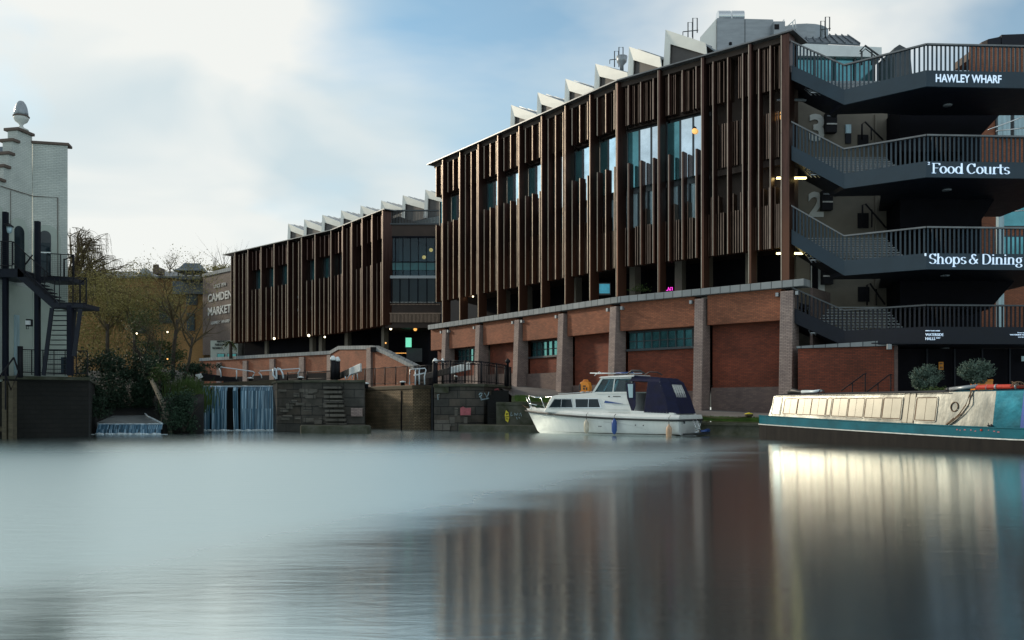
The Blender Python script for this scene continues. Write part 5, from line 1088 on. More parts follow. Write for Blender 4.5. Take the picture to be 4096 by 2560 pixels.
for j in range(ny):
    for i in range(nx):
        u = i/(nx-1); v = j/(ny-1); Y = 41.9+v*20; px = 350+u*466-(0 if u < .99 else 0); x = X(px, Y)
        inspill = 385 < px < 655
        z = bankz(x, Y)
        if inspill: z = min(z, .25+max(0, Y-43.2)*.33)
        if j == 0: z = -1
        if j == 1: z = min(z, 1.5 if not inspill else .2)
        vs.append((x, Y, z))
        if i and j: k = j*nx+i; fs.append((k-nx-1, k-nx, k, k-1))
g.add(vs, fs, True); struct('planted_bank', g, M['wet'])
def bush(name, lab, cat, c, size, n, m_, ls, seed, grp=None, stems=0, updir=0):
    rr = random.Random(seed); t = thing(name, lab, cat, c, grp); g = MB(); c = Vector(c)
    cl = [(rr.gauss(0, .42), rr.gauss(0, .42), rr.uniform(-.1, .85), rr.uniform(.18, .42)) for _ in range(22)]
    for i in range(int(n*1.5)):
        k = rr.choice(cl); v = Vector((rr.gauss(0, 1), rr.gauss(0, 1), rr.gauss(0, 1))).normalized()*k[3]*rr.uniform(.3, 1.35)
        q = Vector((k[0]+v.x, k[1]+v.y, max(-.3, k[2]+v.z))); g.leaf(c+Vector((q.x*size[0], q.y*size[1], q.z*size[2])), ls*.75*rr.uniform(.5, 1.5), rr)
    g.build('foliage', M[m_], t)
    if stems:
        g = MB()
        for k in range(stems): e = c+Vector((rr.gauss(0, .5)*size[0], rr.gauss(0, .5)*size[1], rr.uniform(.5, 1.05)*size[2])); g.tube([c+Vector((0, 0, -.3)), c.lerp(e, .5)+Vector((rr.uniform(-.2, .2), 0, .1)), e], [.04, .025, .01], 4)
        g.build('stems', M['barkd'], t)
    return t
for k, a_ in enumerate([
 (430, 1620, 46.5, (1.5, 1.2, 1.8), 4200, 'leafd', .09, 'large dark evergreen bush left above the small waterfall'),
 (410, 1500, 49, (1.5, 1.2, 1.3), 2400, 'leafd', .09, 'dark bushy shrub behind the fire escape railing'),
 (560, 1520, 48.5, (1.5, 1.2, 1.7), 3400, 'leafd', .09, 'dark shrub directly above the spillway slab'),
 (650, 1590, 46.5, (1.2, 1.0, 2.2), 3400, 'leafd', .08, 'dark green shrub right of the leaning trunk'),
 (735, 1700, 42.2, (1.05, .5, 1.5), 4600, 'leafd', .07, 'dark low bush against the left side of the wide waterfall'),
 (395, 1650, 42.6, (.55, .5, .9), 900, 'leafd', .07, 'small ferny shrub at the left end of the small waterfall'),
 (630, 1440, 54, (2.0, 1.2, 1.3), 2400, 'leafm', .09, 'mossy green shrub in the middle of the planted bank'),
 (775, 1500, 54, (1.5, 1.0, .8), 1800, 'leafd', .08, 'low dark hedge before the end of the brick parapet wall'),
 (560, 1612, 46.6, (.9, .6, 1.3), 2600, 'leafd', .09, 'dark shrub at the head of the spillway slab'),
 (640, 1512, 44.5, (.6, .5, .7), 900, 'leafg', .06, 'yellow-green shrub lit in the centre of the bank')]):
    px, py, Y, sz, n, m_, ls, lab = a_; bush('bush', lab, 'bush', P(px, py, Y), sz, n, m_, ls, 30+k, 'bushes on the planted bank', 3)
# reeds
t = thing('reed_clump', 'tall grassy reed clump above the left end of the wide waterfall', 'reeds', P(750, 1600, 45.5)); g = MB(); rr = random.Random(8)
for i in range(750):
    px = rr.gauss(745, 36); b = P(px, 1625+rr.uniform(-10, 30), rr.uniform(44.5, 46.5)); h = rr.uniform(.9, 1.9); dx = rr.gauss(0, .28); dy = rr.gauss(0, .2); w = .02
    g.add([b+Vector((-w, 0, 0)), b+Vector((w, 0, 0)), b+Vector((dx*.4+w, dy*.4, h*.6)), b+Vector((dx*.4-w, dy*.4, h*.6)), b+Vector((dx, dy, h*.95))], [(0, 1, 2, 3), (3, 2, 4)])
g.build('blades', M['leafg'], t)
# ------------------------------------------------------------------ white building with fire escape (left)
t = thing('white_building', 'white painted brick building with stepped gable at the left edge', 'building', (-21, 38, 2.65)); twb = t
K0 = Vector((-21.35, 38.0)); dl = Vector((-.207, -.978)); dr = Vector((.975, .223)); K1 = K0+dr*1.43; KL = K0+dl*7
zt0 = 13.05
def LF(u, o=0): v = K0+dl*u+Vector((.978, -.207))*o; return v       # gable face, u towards the camera
def RF(u, o=0): v = K0+dr*u+Vector((.223, -.975))*o; return v
MB().prism([(*KL, 2.4), (*K0, 2.4), (*(K0+Vector((-9, 4))), 2.4), (*(KL+Vector((-9, 0))), 2.4)], (0, 0, 4.2)).build('lower_wall', M['render'], t)
def px2u(px): k = (px-2048)/F; return (k*K0.y-K0.x)/(dl.x-k*dl.y)
g = MB()
steps = [(125, 70, 529), (70, 58, 529), (95, 60, 579), (76, 32, 631), (56, -10, 683)]
us = [px2u(v) for v in (130, 70, 50, 34, 14, -20, -400)]
zs = [Zp(529, 37.4), Zp(575, 37.2), Zp(627, 37.0), Zp(680, 36.8), Zp(735, 36.6)]
topsteps = [(us[0]+.02, us[1], zs[0]), (us[1], us[2], zs[1]), (us[2], us[3], zs[2]), (us[3], us[4], zs[3]), (us[4], us[6], zs[4])]
for u0, u1, z in topsteps:
    a, b = LF(u1), LF(u0); g.wall(a, b, .5, 6.603, z)
g.build('gable_wall', M['whitep'], t)
for u0, u1, z in topsteps:
    c = MB(); a, b = LF(u1+.08, .1), LF(u0-.06, .1); c.wall(a, b, .75, z+.003, z+.13); c.build('coping', M['cap'], t, .02)
MB().prism([(*K0, 2.4), (*K1, 2.4), (*(K1+Vector((-6, 10))), 2.4), (*(K0+Vector((-8, 10))), 2.4)], (0, 0, zt0-2.4)).build('end_wall', M['whitep'], t)
g = MB(); a, b = RF(-.05, .09), RF(1.5, .09); g.wall(a, b, .6, zt0+.003, zt0+.12); g.build('coping', M['cap'], t, .02)
# slate roof piece visible left of the gable
g = MB(); a = P(-60, 590, 40); b = P(52, 584, 40); c = P(50, 740, 38.5); d = P(-60, 800, 38.0); g.prism([a, b, c, d], (-.2, .3, .0)); g.build('slate_roof', M['slate'], t)
# urn
cu_ = LF((us[0]+us[1])/2, -.2); c = Vector((cu_.x, cu_.y, zs[0]+.13))
ur_ = thing('stone_urn', 'silver egg-shaped stone finial on top of the stepped gable', 'finial', c)
MB().lathe(c, [(.3, 0), (.3, .06), (.12, .14), (.07, .22), (.10, .30), (.24, .40), (.30, .52), (.31, .60)], 20).build('cup', M['number'], ur_)
MB().lathe(c, [(.33, .60), (.34, .64), (.31, .66)], 20).build('rim', M['cap'], ur_)
MB().lathe(c, [(.29, .66), (.285, .8), (.25, 1.0), (.19, 1.17), (.11, 1.29), (.01, 1.33)], 20).build('egg', M['zinc'], ur_)
# arches on both faces
def archface(fn, u0, u1, z0, zs_, o, th, name, m_, n=12):
    g = MB(); r = abs(u1-u0)/2; um = (u0+u1)/2; ring = [(u0, z0), (u1, z0)]+[(um+r*math.cos(math.pi*k/n)*(1 if u1 > u0 else -1), zs_+r*math.sin(math.pi*k/n)) for k in range(n+1)]
    pts = [Vector((*fn(u, o), z)) for u, z in ring]; pts2 = [Vector((*fn(u, o-th), z)) for u, z in ring]; g.hexa(pts, pts2); return g.build(name, M[m_], twb)
def rpx(px): k = (px-2048)/F; return (k*K0.y-K0.x)/(dr.x-k*dr.y)
archface(RF, rpx(132), rpx(242), 7.0, Zp(950, 38.1), .03, .06, 'arch_band', 'render')
w = archface(RF, rpx(157), rpx(205), Zp(1110, 38.1), Zp(945, 38.1), .05, .06, 'window', 'frame')
q = MB(); a, b = RF(rpx(160), .08), RF(rpx(202), .08); q.wall(a, b, .025, Zp(1100, 38), Zp(970, 38)); q.build('pane', M['dglass'], w)
q = MB(); q.wall(RF(rpx(157), .10), RF(rpx(205), .10), .03, Zp(1012, 38), Zp(1007, 38)); q.build('glazing_bar', M['wht'], w)
archface(LF, px2u(110), px2u(38), 7.0, Zp(915, 37), .03, .06, 'arch_band', 'render'); w = archface(LF, px2u(94), px2u(55), 7.0, Zp(925, 37), .05, .06, 'window', 'dglass')
archface(LF, px2u(17), px2u(-60), 7.0, Zp(860, 36), .03, .06, 'arch_band', 'render')
q = MB(); q.wall(LF(px2u(70), .06), LF(px2u(52), .06).xy*1+Vector((0, 0)), .04, 2.7, 5.0) if 0 else None
g = MB(); a, b = LF(px2u(56), .05), LF(px2u(74), .05); g.wall(a, b, .06, 2.7, Zp(1262, 37.3)); g.build('door', M['blind'], t)
g = MB(); a, b = RF(.0, .02), RF(1.44, .02); g.wall(a, b, .03, 2.65, 6.9); g.build('lower_facing', M['render'], t)
g = MB(); g.tube([(*LF(px2u(0), .04), Zp(745, 36.2)), (*LF(0, .04), Zp(785, 38)), (*RF(rpx(232), .04), Zp(791, 38.2)), (*RF(rpx(233), .04), 7.1)], .018, 5); g.tube([(*LF(px2u(40), .04), Zp(762, 36.7)), (*LF(px2u(40), .04), Zp(900, 36.7))], .012, 5); g.build('cable', M['cap'], t)
wl_ = thing('wall_lamp', 'black wall lamp with white shade under the fire escape', 'lamp', P(115, 1300, 36.8)); a = P(115, 1300, 36.8); MB().box(a.x-.1, a.x+.1, 36.75, 36.95, a.z-.05, a.z+.25).build('backplate', M['black'], wl_); MB().box(a.x-.06, a.x+.12, 36.65, 36.74, a.z, a.z+.18).build('shade', M['wht'], wl_); MB().tube([(a.x-.05, 36.7, a.z-.05), (a.x-.04, 36.7, a.z-.18), (a.x+.04, 36.7, a.z-.18), (a.x+.04, 36.7, a.z-.05)], .015, 5).build('hook', M['black'], wl_)
wl_ = thing('lantern', 'dark hanging lantern beside the upper arch at the left edge', 'lantern', P(38, 895, 35.5)); c = P(38, 895, 35.3); MB().lathe(c, [(.03, .0), (.16, -.1), (.17, -.13)], 10).build('hood', M['black'], wl_); MB().lathe(c, [(.12, -.13), (.09, -.36), (.03, -.40)], 8).build('glass', M['blind'], wl_); MB().tube([c, c+Vector((-.4, .3, .05))], .02).build('arm', M['black'], wl_)
# fire escape
t = thing('fire_escape', 'dark steel fire escape stair on the white building', 'stairs', (X(150, 35.5), 35.5, 2.65)); Ye = 35.5
for k, (px, w_, y0) in enumerate(((22, 18, 848), (150, 18, 885), (281, 20, 1222))):
    Y_ = Ye+(.3 if k < 2 else -.2); a = P(px, y0, Y_); hw = w_/2*Y_/F; MB().box(a.x-hw, a.x+hw, Y_-hw, Y_+hw, 2.62, a.z).build('column', M['navy'], t, .01)
def eb(px, py, Y=None): return P(px, py, Y or Ye)
g = MB(); g.prism([eb(-80, 1074), eb(72, 1074), eb(95, 1090), eb(95, 1108), eb(-80, 1108)], (0, 1.6, 0)); g.build('upper_deck', M['dsteel'], t)
g = MB(); g.prism([eb(70, 1075), eb(96, 1078), eb(236, 1212), eb(236, 1236), eb(212, 1236), eb(70, 1110)], (0, .07, 0)); g.build('stringer', M['dsteel'], t); g = MB(); g.prism([eb(70, 1075, Ye+1), eb(96, 1078, Ye+1), eb(236, 1212, Ye+1), eb(236, 1236, Ye+1), eb(212, 1236, Ye+1), eb(70, 1110, Ye+1)], (0, .07, 0)); g.build('stringer', M['dsteel'], t)
g = MB()
for k in range(9): a = eb(84+k*16, 1084+k*15.4); g.box(a.x-.12, a.x+.16, Ye+.07, Ye+1, a.z-.04, a.z)
g.build('upper_treads', M['dsteel'], t)
g = MB(); a, b = eb(228, 1214), eb(347, 1236); g.box(a.x, b.x, Ye-.3, Ye+1.1, b.z+.03, a.z-.02); g.build('landing', M['dsteel'], t)
g = MB(); a, b = eb(180, 1112, 37), eb(296, 1128, 37); g.box(a.x, b.x, 36.6, 37.9, b.z, a.z); g.build('rear_deck', M['dsteel'], t)
# lower flight: two raking stringers and treads
g = MB(); g.bar(eb(208, 1232), eb(174, 1502), .16, .06, (0, 1, 0)); g.build('lower_stringer', M['dsteel'], t); g = MB(); g.bar(eb(322, 1236, 34.6), eb(296, 1425, 34.6), .16, .06, (0, 1, 0)); g.build('brace_strut', M['dsteel'], t); g = MB(); g.bar(eb(300, 1240, 35.9), eb(288, 1420, 35.9), .12, .05, (0, 1, 0)); g.build('brace_strut', M['dsteel'], t)
g = MB()
for k in range(14): y = 1241+k*19.5; x0 = 211-k*2.4; a, b = eb(x0, y, Ye+.05), eb(262, y, Ye+.05); g.box(a.x, b.x, Ye+.05, Ye+.3, a.z-.025, a.z)
g.build('lower_treads', M['dsteel'], t)
def rl(pts, Y, h0=0, name='railing', r=.022, posts=(), m_='black', mid=True, hgt=95):
    g = MB(); g.tube([eb(x, y, Y) for x, y in pts], r, 5)
    if mid: g.tube([eb(x, y+hgt*.9, Y) for x, y in pts], r, 5)
    n = 0
    for (a, b) in zip(pts, pts[1:]):
        k = max(1, int(math.hypot(b[0]-a[0], b[1]-a[1])/40))
        for j in range(k+1): x = a[0]+(b[0]-a[0])*j/k; y = a[1]+(b[1]-a[1])*j/k; g.tube([eb(x, y, Y), eb(x, y+hgt, Y)], r, 4)
        nm = int(math.hypot(b[0]-a[0], b[1]-a[1])/7)
        for j in range(nm): x = a[0]+(b[0]-a[0])*j/nm; y = a[1]+(b[1]-a[1])*j/nm; g.tube([eb(x, y+2, Y), eb(x, y+hgt*.9, Y)], .004, 3)
        for j in range(1, 12): g.tube([eb(a[0], a[1]+hgt*.9*j/12, Y), eb(b[0], b[1]+hgt*.9*j/12, Y)], .004, 3)
    g.build(name, M[m_], t)
rl([(-80, 964), (48, 966)], Ye-.05, hgt=108); rl([(52, 966), (100, 1012), (218, 1115)], Ye-.05, hgt=95); rl([(188, 1014), (296, 1020)], 36.6, hgt=100); rl([(238, 1110), (345, 1112)], Ye-.3, hgt=112)
g = MB()
for x, y0, y1, Y in ((345, 1112, 1222, Ye+1), (320, 1118, 1222, Ye+1), (292, 1020, 1112, 37), (257, 1035, 1112, 37)): g.tube([eb(x, y0, Y), eb(x, y1, Y)], .035, 5)
g.tube([eb(345, 1112), eb(345, 1112, Ye+1), eb(320, 1135, Ye+1.2)], .025); g.tube([eb(296, 1020, 36.6), eb(257, 1040, 38)], .025); g.tube([eb(100, 1060), eb(130, 1020)], .03); g.build('guard_frame', M['black'], t)
t = thing('bank_railing', 'dark wire mesh railing at ground level in front of the fire escape', 'railing', P(200, 1500, 36.3)); rl([(82, 1398), (216, 1402), (350, 1404)], 36.3, hgt=100, name='mesh_panel'); g = MB(); g.tube([eb(81, 1385, 36.3), eb(81, 1510, 36.3)], .11, 8); g.build('end_post', M['black'], t)
t = thing('sloping_railing', 'dark railing sloping down to the water at the left edge', 'railing', P(30, 1520, 34.5)); g = MB(); g.tube([eb(-40, 1560, 34.5), eb(55, 1430, 34.5)], .035); g.tube([eb(55, 1430, 34.5), eb(72, 1480, 34.5)], .035); g.tube([eb(20, 1490, 34.5), eb(44, 1560, 34.5), eb(72, 1495, 34.5)], .035); g.tube([eb(22, 1480, 34.5), eb(22, 1640, 34.5)], .03); g.build('rail', M['black'], t)
t = thing('wall_cabinet', 'grey-blue metal cabinet behind the ground-level railing', 'cabinet', P(256, 1500, 37.2)); a, b = P(243, 1496, 37.0), P(270, 1428, 37.0); MB().box(a.x, b.x, 37.0, 37.4, a.z, b.z).build('casing', M['steel'], t, .01); MB().bar(P(256, 1494, 36.98), P(256, 1430, 36.98), .015).build('door_seam', M['black'], t)
# ------------------------------------------------------------------ background buildings
def Bx(mb, px0, px1, py0, py1, Y, dy=6): a, b = P(px0, py1, Y), P(px1, py0, Y); mb.box(a.x, b.x, Y, Y+dy, a.z, b.z); return mb
t = thing('yellow_brick_building', 'long yellow brick building behind the bare trees', 'building', P(560, 1420, 122)); Yy = 122
Bx(MB(), -700, 815, 1112, 1620, Yy, 14).build('wall', M['yellow'], t)
g = MB(); a, b, c, d = P(-700, 1112, Yy-.4), P(815, 1112, Yy-.4), P(815, 1092, Yy+6), P(-700, 1092, Yy+6); g.prism([a, b, c, d], (0, 0, .25)); g.build('roof', M['slate'], t)
for x0, x1, y0, y1 in ((350, 385, 1135, 1180), (640, 690, 1210, 1290), (748, 786, 1180, 1216), (700, 790, 1130, 1172), (545, 590, 1280, 1330), (750, 775, 1255, 1320), (430, 470, 1200, 1260), (300, 330, 1200, 1260)):
    w = Bx(MB(), x0-3, x1+3, y0-3, y1+3, Yy-.2, .197).build('window', M['frame'], t); Bx(MB(), x0, x1, y0, y1, Yy-.28, .075).build('pane', M['dglass'], w)
Bx(MB(), 690, 812, 1125, 1175, Yy-1.2, .9).build('dark_cornice', M['slate'], t)
g = MB(); a = P(575, 1100, 116); g.lathe(P(580, 1093, 118), [(1.0, -.6), (.95, 0), (.6, .45), (.05, .75)], 14); tag(g.build('roof_dome', M['zinc']), 'small pale dome on the roofline behind the trees', 'dome')
for px in (618, 628): pass
t = thing('chimney_stack', 'brown brick chimney on the yellow building roofline', 'chimney', P(623, 1092, 120)); g = MB(); Bx(g, 612, 636, 1068, 1094, 120, 2); g.build('stack', M['cap'], t); g = MB(); 
for px in (617, 624, 631): g.lathe(P(px, 1068, 121), [(.2, 0), (.16, .35)], 8)
g.build('pots', M['cap'], t)
t = thing('pagoda', 'dark pagoda-roofed pavilion on top of the yellow building', 'pavilion', P(772, 1110, 118)); Yg2 = 118
def sq(c, h, z): return [Vector((c.x-h, c.y-h, z)), Vector((c.x+h, c.y-h, z)), Vector((c.x+h, c.y+h, z)), Vector((c.x-h, c.y+h, z))]
c = P(772, 1090, Yg2+2); ze = c.z; g = MB(); g.loft([sq(c, 2.05, ze-.05), sq(c, 2.0, ze+.05), sq(c, 1.45, ze+.42), sq(c, 1.1, ze+.85), sq(c, .95, ze+1.15)], smooth=False)
g.bar((c.x-1, c.y, ze+1.2), (c.x+1, c.y, ze+1.2), .16)
for s_ in (-1, 1): g.tube([(c.x+s_*.95, c.y, ze+1.2), (c.x+s_*1.12, c.y, ze+1.38)], .08, 5)
for sx in (-1, 1):
    for sy in (-1, 1): g.tube([(c.x+sx*1.9, c.y+sy*1.9, ze+.08), (c.x+sx*2.15, c.y+sy*2.15, ze+.2)], .07, 5)
g.build('roof', M['slate'], t); g = MB()
for sx in (-1.5, -.5, .5, 1.5):
    for sy in (-1.5, 1.5): g.bar((c.x+sx, c.y+sy, ze-1.0), (c.x+sx, c.y+sy, ze), .14)
g.box(c.x-1.7, c.x+1.7, c.y-1.7, c.y+1.7, ze-1.2, ze-.75); g.build('columns', M['frame'], t)
# painted market wall
t = thing('market_sign_building', 'brown brick building painted with large market lettering', 'building', P(870, 1420, 116)); Ym = 116
Am, Bm = P(811, 1300, Ym), P(975, 1300, 108)
g = MB(); g.hexa([P(811, 1420, Ym), P(975, 1420, 108), P(975, 1420, 120), P(811, 1420, 130)], [P(811, 1108, Ym), P(975, 1072, 108), P(975, 1072, 120), P(811, 1108, 130)]); g.build('wall', M['mural'], t)
g = MB(); g.hexa([P(809, 1108, Ym-.2)+Vector((0, 0, .01)), P(975, 1072, 107.8)+Vector((0, 0, .01)), P(975, 1072, 109), P(811, 1108, 117)], [P(809, 1096, Ym-.2), P(975, 1054, 107.8), P(975, 1054, 109), P(811, 1096, 117)]); g.build('coping', M['coping'], t)
um = (Bm-Am); um.z = 0; um.normalize(); nm = Vector((um.y, -um.x, 0))
def mp_(px, py):
    k = (px-2048)/F; dd = Bm-Am; tt = (k*Am.y-Am.x)/(dd.x-k*dd.y); q = Am+dd*tt; return P(px, py, q.y)+nm*.06
def mtext(body, px0, px1, py0, py1, b=.0): a = mp_(px0, py1); text('lettering', body, a, um, (0, 0, 1), (mp_(px1, py1).xy-a.xy).length, (mp_(px0, py0).z-a.z), M['lettd'], t, .03, b)
mtext('SINCE 1974', 857, 905, 1140, 1154); mtext('CAMDEN', 834, 930, 1178, 1210, .02); mtext('MARKET', 834, 926, 1232, 1264, .02); mtext('HAWLEY WHARF', 846, 921, 1287, 1300)
for k in range(2):
    g = MB(); n = 420; rr = random.Random(60+k)
    c = P([868, 905][k], 1083-k*2, 117); 
    for i in range(n): v = Vector((rr.gauss(0, .8), rr.gauss(0, .4), abs(rr.gauss(0, .35)))); g.leaf(c+v, .13, rr)
    o = thing('roof_grass_clump', ['left', 'right'][k]+' of two tawny grass clumps on the market sign roof', 'plant', c, 'grass clumps on the market sign roof'); g.build('foliage', M['leafy'], o)
t = thing('white_shop', 'small white shop with restaurant lettering below the market sign', 'shop', P(900, 1430, 109)); Yw = 106
Bx(MB(), 842, 952, 1362, 1450, Yw, 6).build('wall', M['render'], t)
g = MB()
for x0, x1 in ((868, 898), (908, 946)): w = Bx(MB(), x0, x1, 1414, 1430, Yw-.12, .117).build('window', M['frame'], t); Bx(MB(), x0+2, x1-2, 1416, 1430, Yw-.17, .045).build('pane', M['glasst'], w)
def st(body, px0, px1, py0, py1): a = P(px0, py1, Yw-.1); text('lettering', body, a, (1, 0, 0), (0, 0, 1), X(px1, Yw)-X(px0, Yw), (py1-py0)*Yw/F, M['black'], t, .03)
st('MARKET HALLS', 868, 905, 1362, 1370); st('FOOD & DRINK', 860, 908, 1374, 1383); st('RESTAURANTS', 850, 890, 1388, 1396)
# lock-side dark boat nose and black board under left end of wall
t = thing('black_board', 'black sloping board with white mark by the left end of the brick parapet', 'board', P(830, 1500, 52)); g = MB(); g.prism([P(806, 1492, 51), P(950, 1512, 50), P(950, 1524, 50), P(806, 1524, 51)], (0, .3, 0)); g.build('board', M['black'], t); g = MB(); g.prism([P(780, 1500, 50.9), P(800, 1494, 50.9), P(812, 1508, 50.9), P(795, 1516, 50.9)], (0, .2, 0)); g.build('white_mark', M['wht'], t)
# ------------------------------------------------------------------ trees
def branches(mb, p, d, L_, r, depth, rr, droop=0., spread=.55, kids=(2, 4), tips=None, seg=3, up=.0):
    pts = [p]; q = p.copy(); dd = d.copy()
    for k in range(seg):
        dd = (dd+Vector((rr.gauss(0, .13), rr.gauss(0, .13), rr.gauss(0, .1)-droop+up))).normalized(); q = q+dd*L_/seg; pts.append(q.copy())
    rs = [r*(1-.45*k/seg) for k in range(seg+1)]
    mb.tube(pts, rs, 5 if r > .05 else 3, cap=False)
    if depth <= 0:
        if tips is not None: tips.append((pts[-1], dd))
        return
    for k in range(rr.randint(*kids)):
        i = rr.randint(1, seg); ax = Vector((rr.gauss(0, 1), rr.gauss(0, 1), rr.gauss(0, .7))).normalized()
        nd = (dd+ax*spread*rr.uniform(.7, 1.4)).normalized(); branches(mb, pts[i], nd, L_*rr.uniform(.62, .82), rs[i]*.6, depth-1, rr, droop, spread, kids, tips, seg, up)
def bare_tree(name, lab, cat, base, h, r, depth, seed, droop=0, spread=.55, m_='barkd', kids=(2, 4), lean=(0, 0), haze=0, hm='leafy', weep=0, grp=None, up=0.):
    rr = random.Random(seed); t = thing(name, lab, cat, base, grp); tr = MB(); tips = []
    b = Vector(base); top = b+Vector((lean[0], lean[1], h*.45)); tr.tube([b, b.lerp(top, .5)+Vector((rr.uniform(-.1, .1), 0, 0)), top], [r, r*.8, r*.65], 8); tr.build('trunk', M['bark'] if m_ != 'barkl' else M['barkl'], t)
    g = MB()
    for k in range(5): a = rr.uniform(0, 6.28); branches(g, top.lerp(b, rr.uniform(0, .25)), Vector((math.cos(a)*.6, math.sin(a)*.6, .8)).normalized(), h*.26, r*.5, depth, rr, droop, spread, kids, tips, up=up)
    if weep:
        for p, d in tips:
            for j in range(2):
                L_ = rr.uniform(.5, 1)*weep; q = p+Vector((rr.uniform(-.2, .2), rr.uniform(-.2, .2), 0)); dx = d*.5; g.tube([p, p+dx*.5+Vector((0, 0, .05)), q+dx+Vector((0, 0, -L_*.45)), q+dx*1.1+Vector((0, 0, -L_))], [.02, .018, .016, .012], 3, cap=False)
    g.build('crown', M['twig'], t)
    if haze:
        l = MB()
        for i in range(haze): p, d = rr.choice(tips); l.leaf(p+Vector((rr.gauss(0, .25), rr.gauss(0, .25), rr.gauss(0, .3)-(weep*.4 if weep else 0))), rr.uniform(.03, .07), rr)
        l.build('sparse_leaves', M[hm], t)
    return t
def willow():
    rr = random.Random(21); Y0 = 60; base = P(262, 1480, Y0); t = thing('willow_tree', 'weeping willow with bare drooping branches beside the white building', 'tree', base)
    fork = P(275, 1230, Y0); MB().tube([base, P(262, 1350, Y0), fork], [.4, .33, .26], 9).build('trunk', M['bark'], t); g = MB(); l = MB()
    for k in range(17):
        ex = rr.uniform(285, 500); top = 845+(ex-265)*1.05+rr.uniform(0, 70); e = P(ex, max(top, 830), Y0+rr.uniform(-2.5, 2.5)); pts = [fork]; n = 6
        for i in range(1, n+1): u = i/n; q = fork.lerp(e, u); q.z += 1.1*math.sin(math.pi*u)*(.4+.6*u); pts.append(q+Vector((rr.gauss(0, .13), rr.gauss(0, .13), rr.gauss(0, .1))))
        g.tube(pts, [.12*(1-.72*i/n) for i in range(n+1)], 4, cap=False)
        for i in range(2, n+1):
            for b in range(3):
                p = pts[i].lerp(pts[i-1], rr.random()); d = Vector((rr.gauss(.15, .5), rr.gauss(0, .5), rr.uniform(.0, .7))).normalized(); L_ = rr.uniform(.6, 1.5); q1 = p+d*L_*.5; q2 = p+d*L_+Vector((0, 0, -.15)); g.tube([p, q1, q2], [.03, .022, .016], 3, cap=False)
                for st in range(3):
                    a = q1.lerp(q2, rr.random()) if st else q2; H = rr.uniform(.4, 2.4)*(1 if a.x > X(330, Y0) else .6); sw = Vector((rr.gauss(.12, .16), rr.gauss(0, .15), 0)); g.tube([a, a+sw*.6+Vector((0, 0, -.05)), a+sw+Vector((0, 0, -H*.5)), a+sw*1.2+Vector((0, 0, -H))], [.011, .010, .008, .006], 3, cap=False)
                    if a.z-H < P(0, 1080, Y0).z+1:
                        for m_ in range(5): l.leaf(a+sw+Vector((rr.gauss(0, .05), 0, -H*rr.uniform(.3, 1))), .05, rr)
    for i in range(9000):
        q = P(rr.gauss(395, 75), rr.uniform(1080, 1430), Y0+rr.uniform(-2, 2)); l.leaf(q, rr.uniform(.04, .09), rr)
    g.build('crown', M['twig'], t); l.build('sparse_leaves', M['leafy'], t)
willow()
bare_tree('bare_tree', 'bare bushy tree below the willow, left of the bank', 'tree', P(430, 1480, 58), 7.0, .16, 4, 12, spread=.7, haze=9000, hm='leafy', weep=.6, grp='bare trees on the planted bank')
bare_tree('bare_tree', 'hazy olive-brown tree in the middle of the bank', 'tree', P(540, 1490, 56), 6.6, .15, 4, 13, spread=.7, haze=12000, hm='leafy', grp='bare trees on the planted bank')
bare_tree('bare_tree', 'tall thin bare tree before the pagoda', 'tree', P(690, 1520, 52), 8.2, .15, 4, 14, spread=.6, haze=2500, kids=(2, 4), lean=(.3, 0), grp='bare trees on the planted bank')
bare_tree('bare_tree', 'bare tree reaching across the market sign lettering', 'tree', P(730, 1540, 50), 6.2, .11, 4, 15, spread=.65, kids=(2, 3), lean=(.6, 0), grp='bare trees on the planted bank')
bare_tree('bare_tree', 'many-stemmed brown sapling over the dark hedge', 'tree', P(640, 1540, 50), 5.0, .09, 4, 16, spread=.6, haze=2500, hm='leafm', grp='bare trees on the planted bank')
bare_tree('far_tree', 'small bare round tree left of the pagoda on the skyline', 'tree', P(680, 1130, 126), 5.0, .14, 4, 17, spread=.8, kids=(2, 4))
bare_tree('far_tree', 'sparse leafy sapling above the pagoda roof', 'tree', P(778, 1080, 130), 3.2, .05, 2, 18, spread=.5, haze=60, kids=(2, 2))
for k, (px, h) in enumerate(((858, 4.2), (892, 6.0), (930, 5.2))):
    rr = random.Random(70+k); c = P(px, 1090, 119); t = thing('roof_sapling', ['left and shortest', 'middle', 'right'][k]+' bare sapling on the market sign roof', 'sapling', c, 'bare saplings on the market sign roof'); g = MB()
    for j in range(5): branches(g, c, Vector((rr.gauss(0, .25), rr.gauss(0, .2), 1)).normalized(), h*.5, .045, 2, rr, spread=.3, kids=(1, 2))
    g.build('stems', M['barkd'], t)
t = thing('leaning_trunk', 'pale leaning tree trunk beside the small waterfall', 'tree', P(672, 1700, 42.5)); tr = MB(); tr.tube([P(668, 1735, 42.3), P(672, 1680, 42.6), P(664, 1645, 43), P(640, 1590, 44.2), P(600, 1510, 46)], [.26, .2, .15, .13, .1], 8); tr.build('trunk', M['barkl'], t); g = MB(); rr = random.Random(4); branches(g, P(600, 1510, 46), Vector((-.5, .1, .8)).normalized(), 1.6, .08, 3, rr); branches(g, P(664, 1645, 43), Vector((.3, 0, 1)).normalized(), 1.2, .05, 2, rr); g.build('crown', M['barkd'], t)
t = thing('palm_tree', 'small palm in front of the white shop', 'palm', P(924, 1430, 101)); c = P(922, 1368, 101); MB().tube([P(924, 1435, 101), c], [.22, .16], 7).build('trunk', M['bark'], t); g = MB(); rr = random.Random(9)
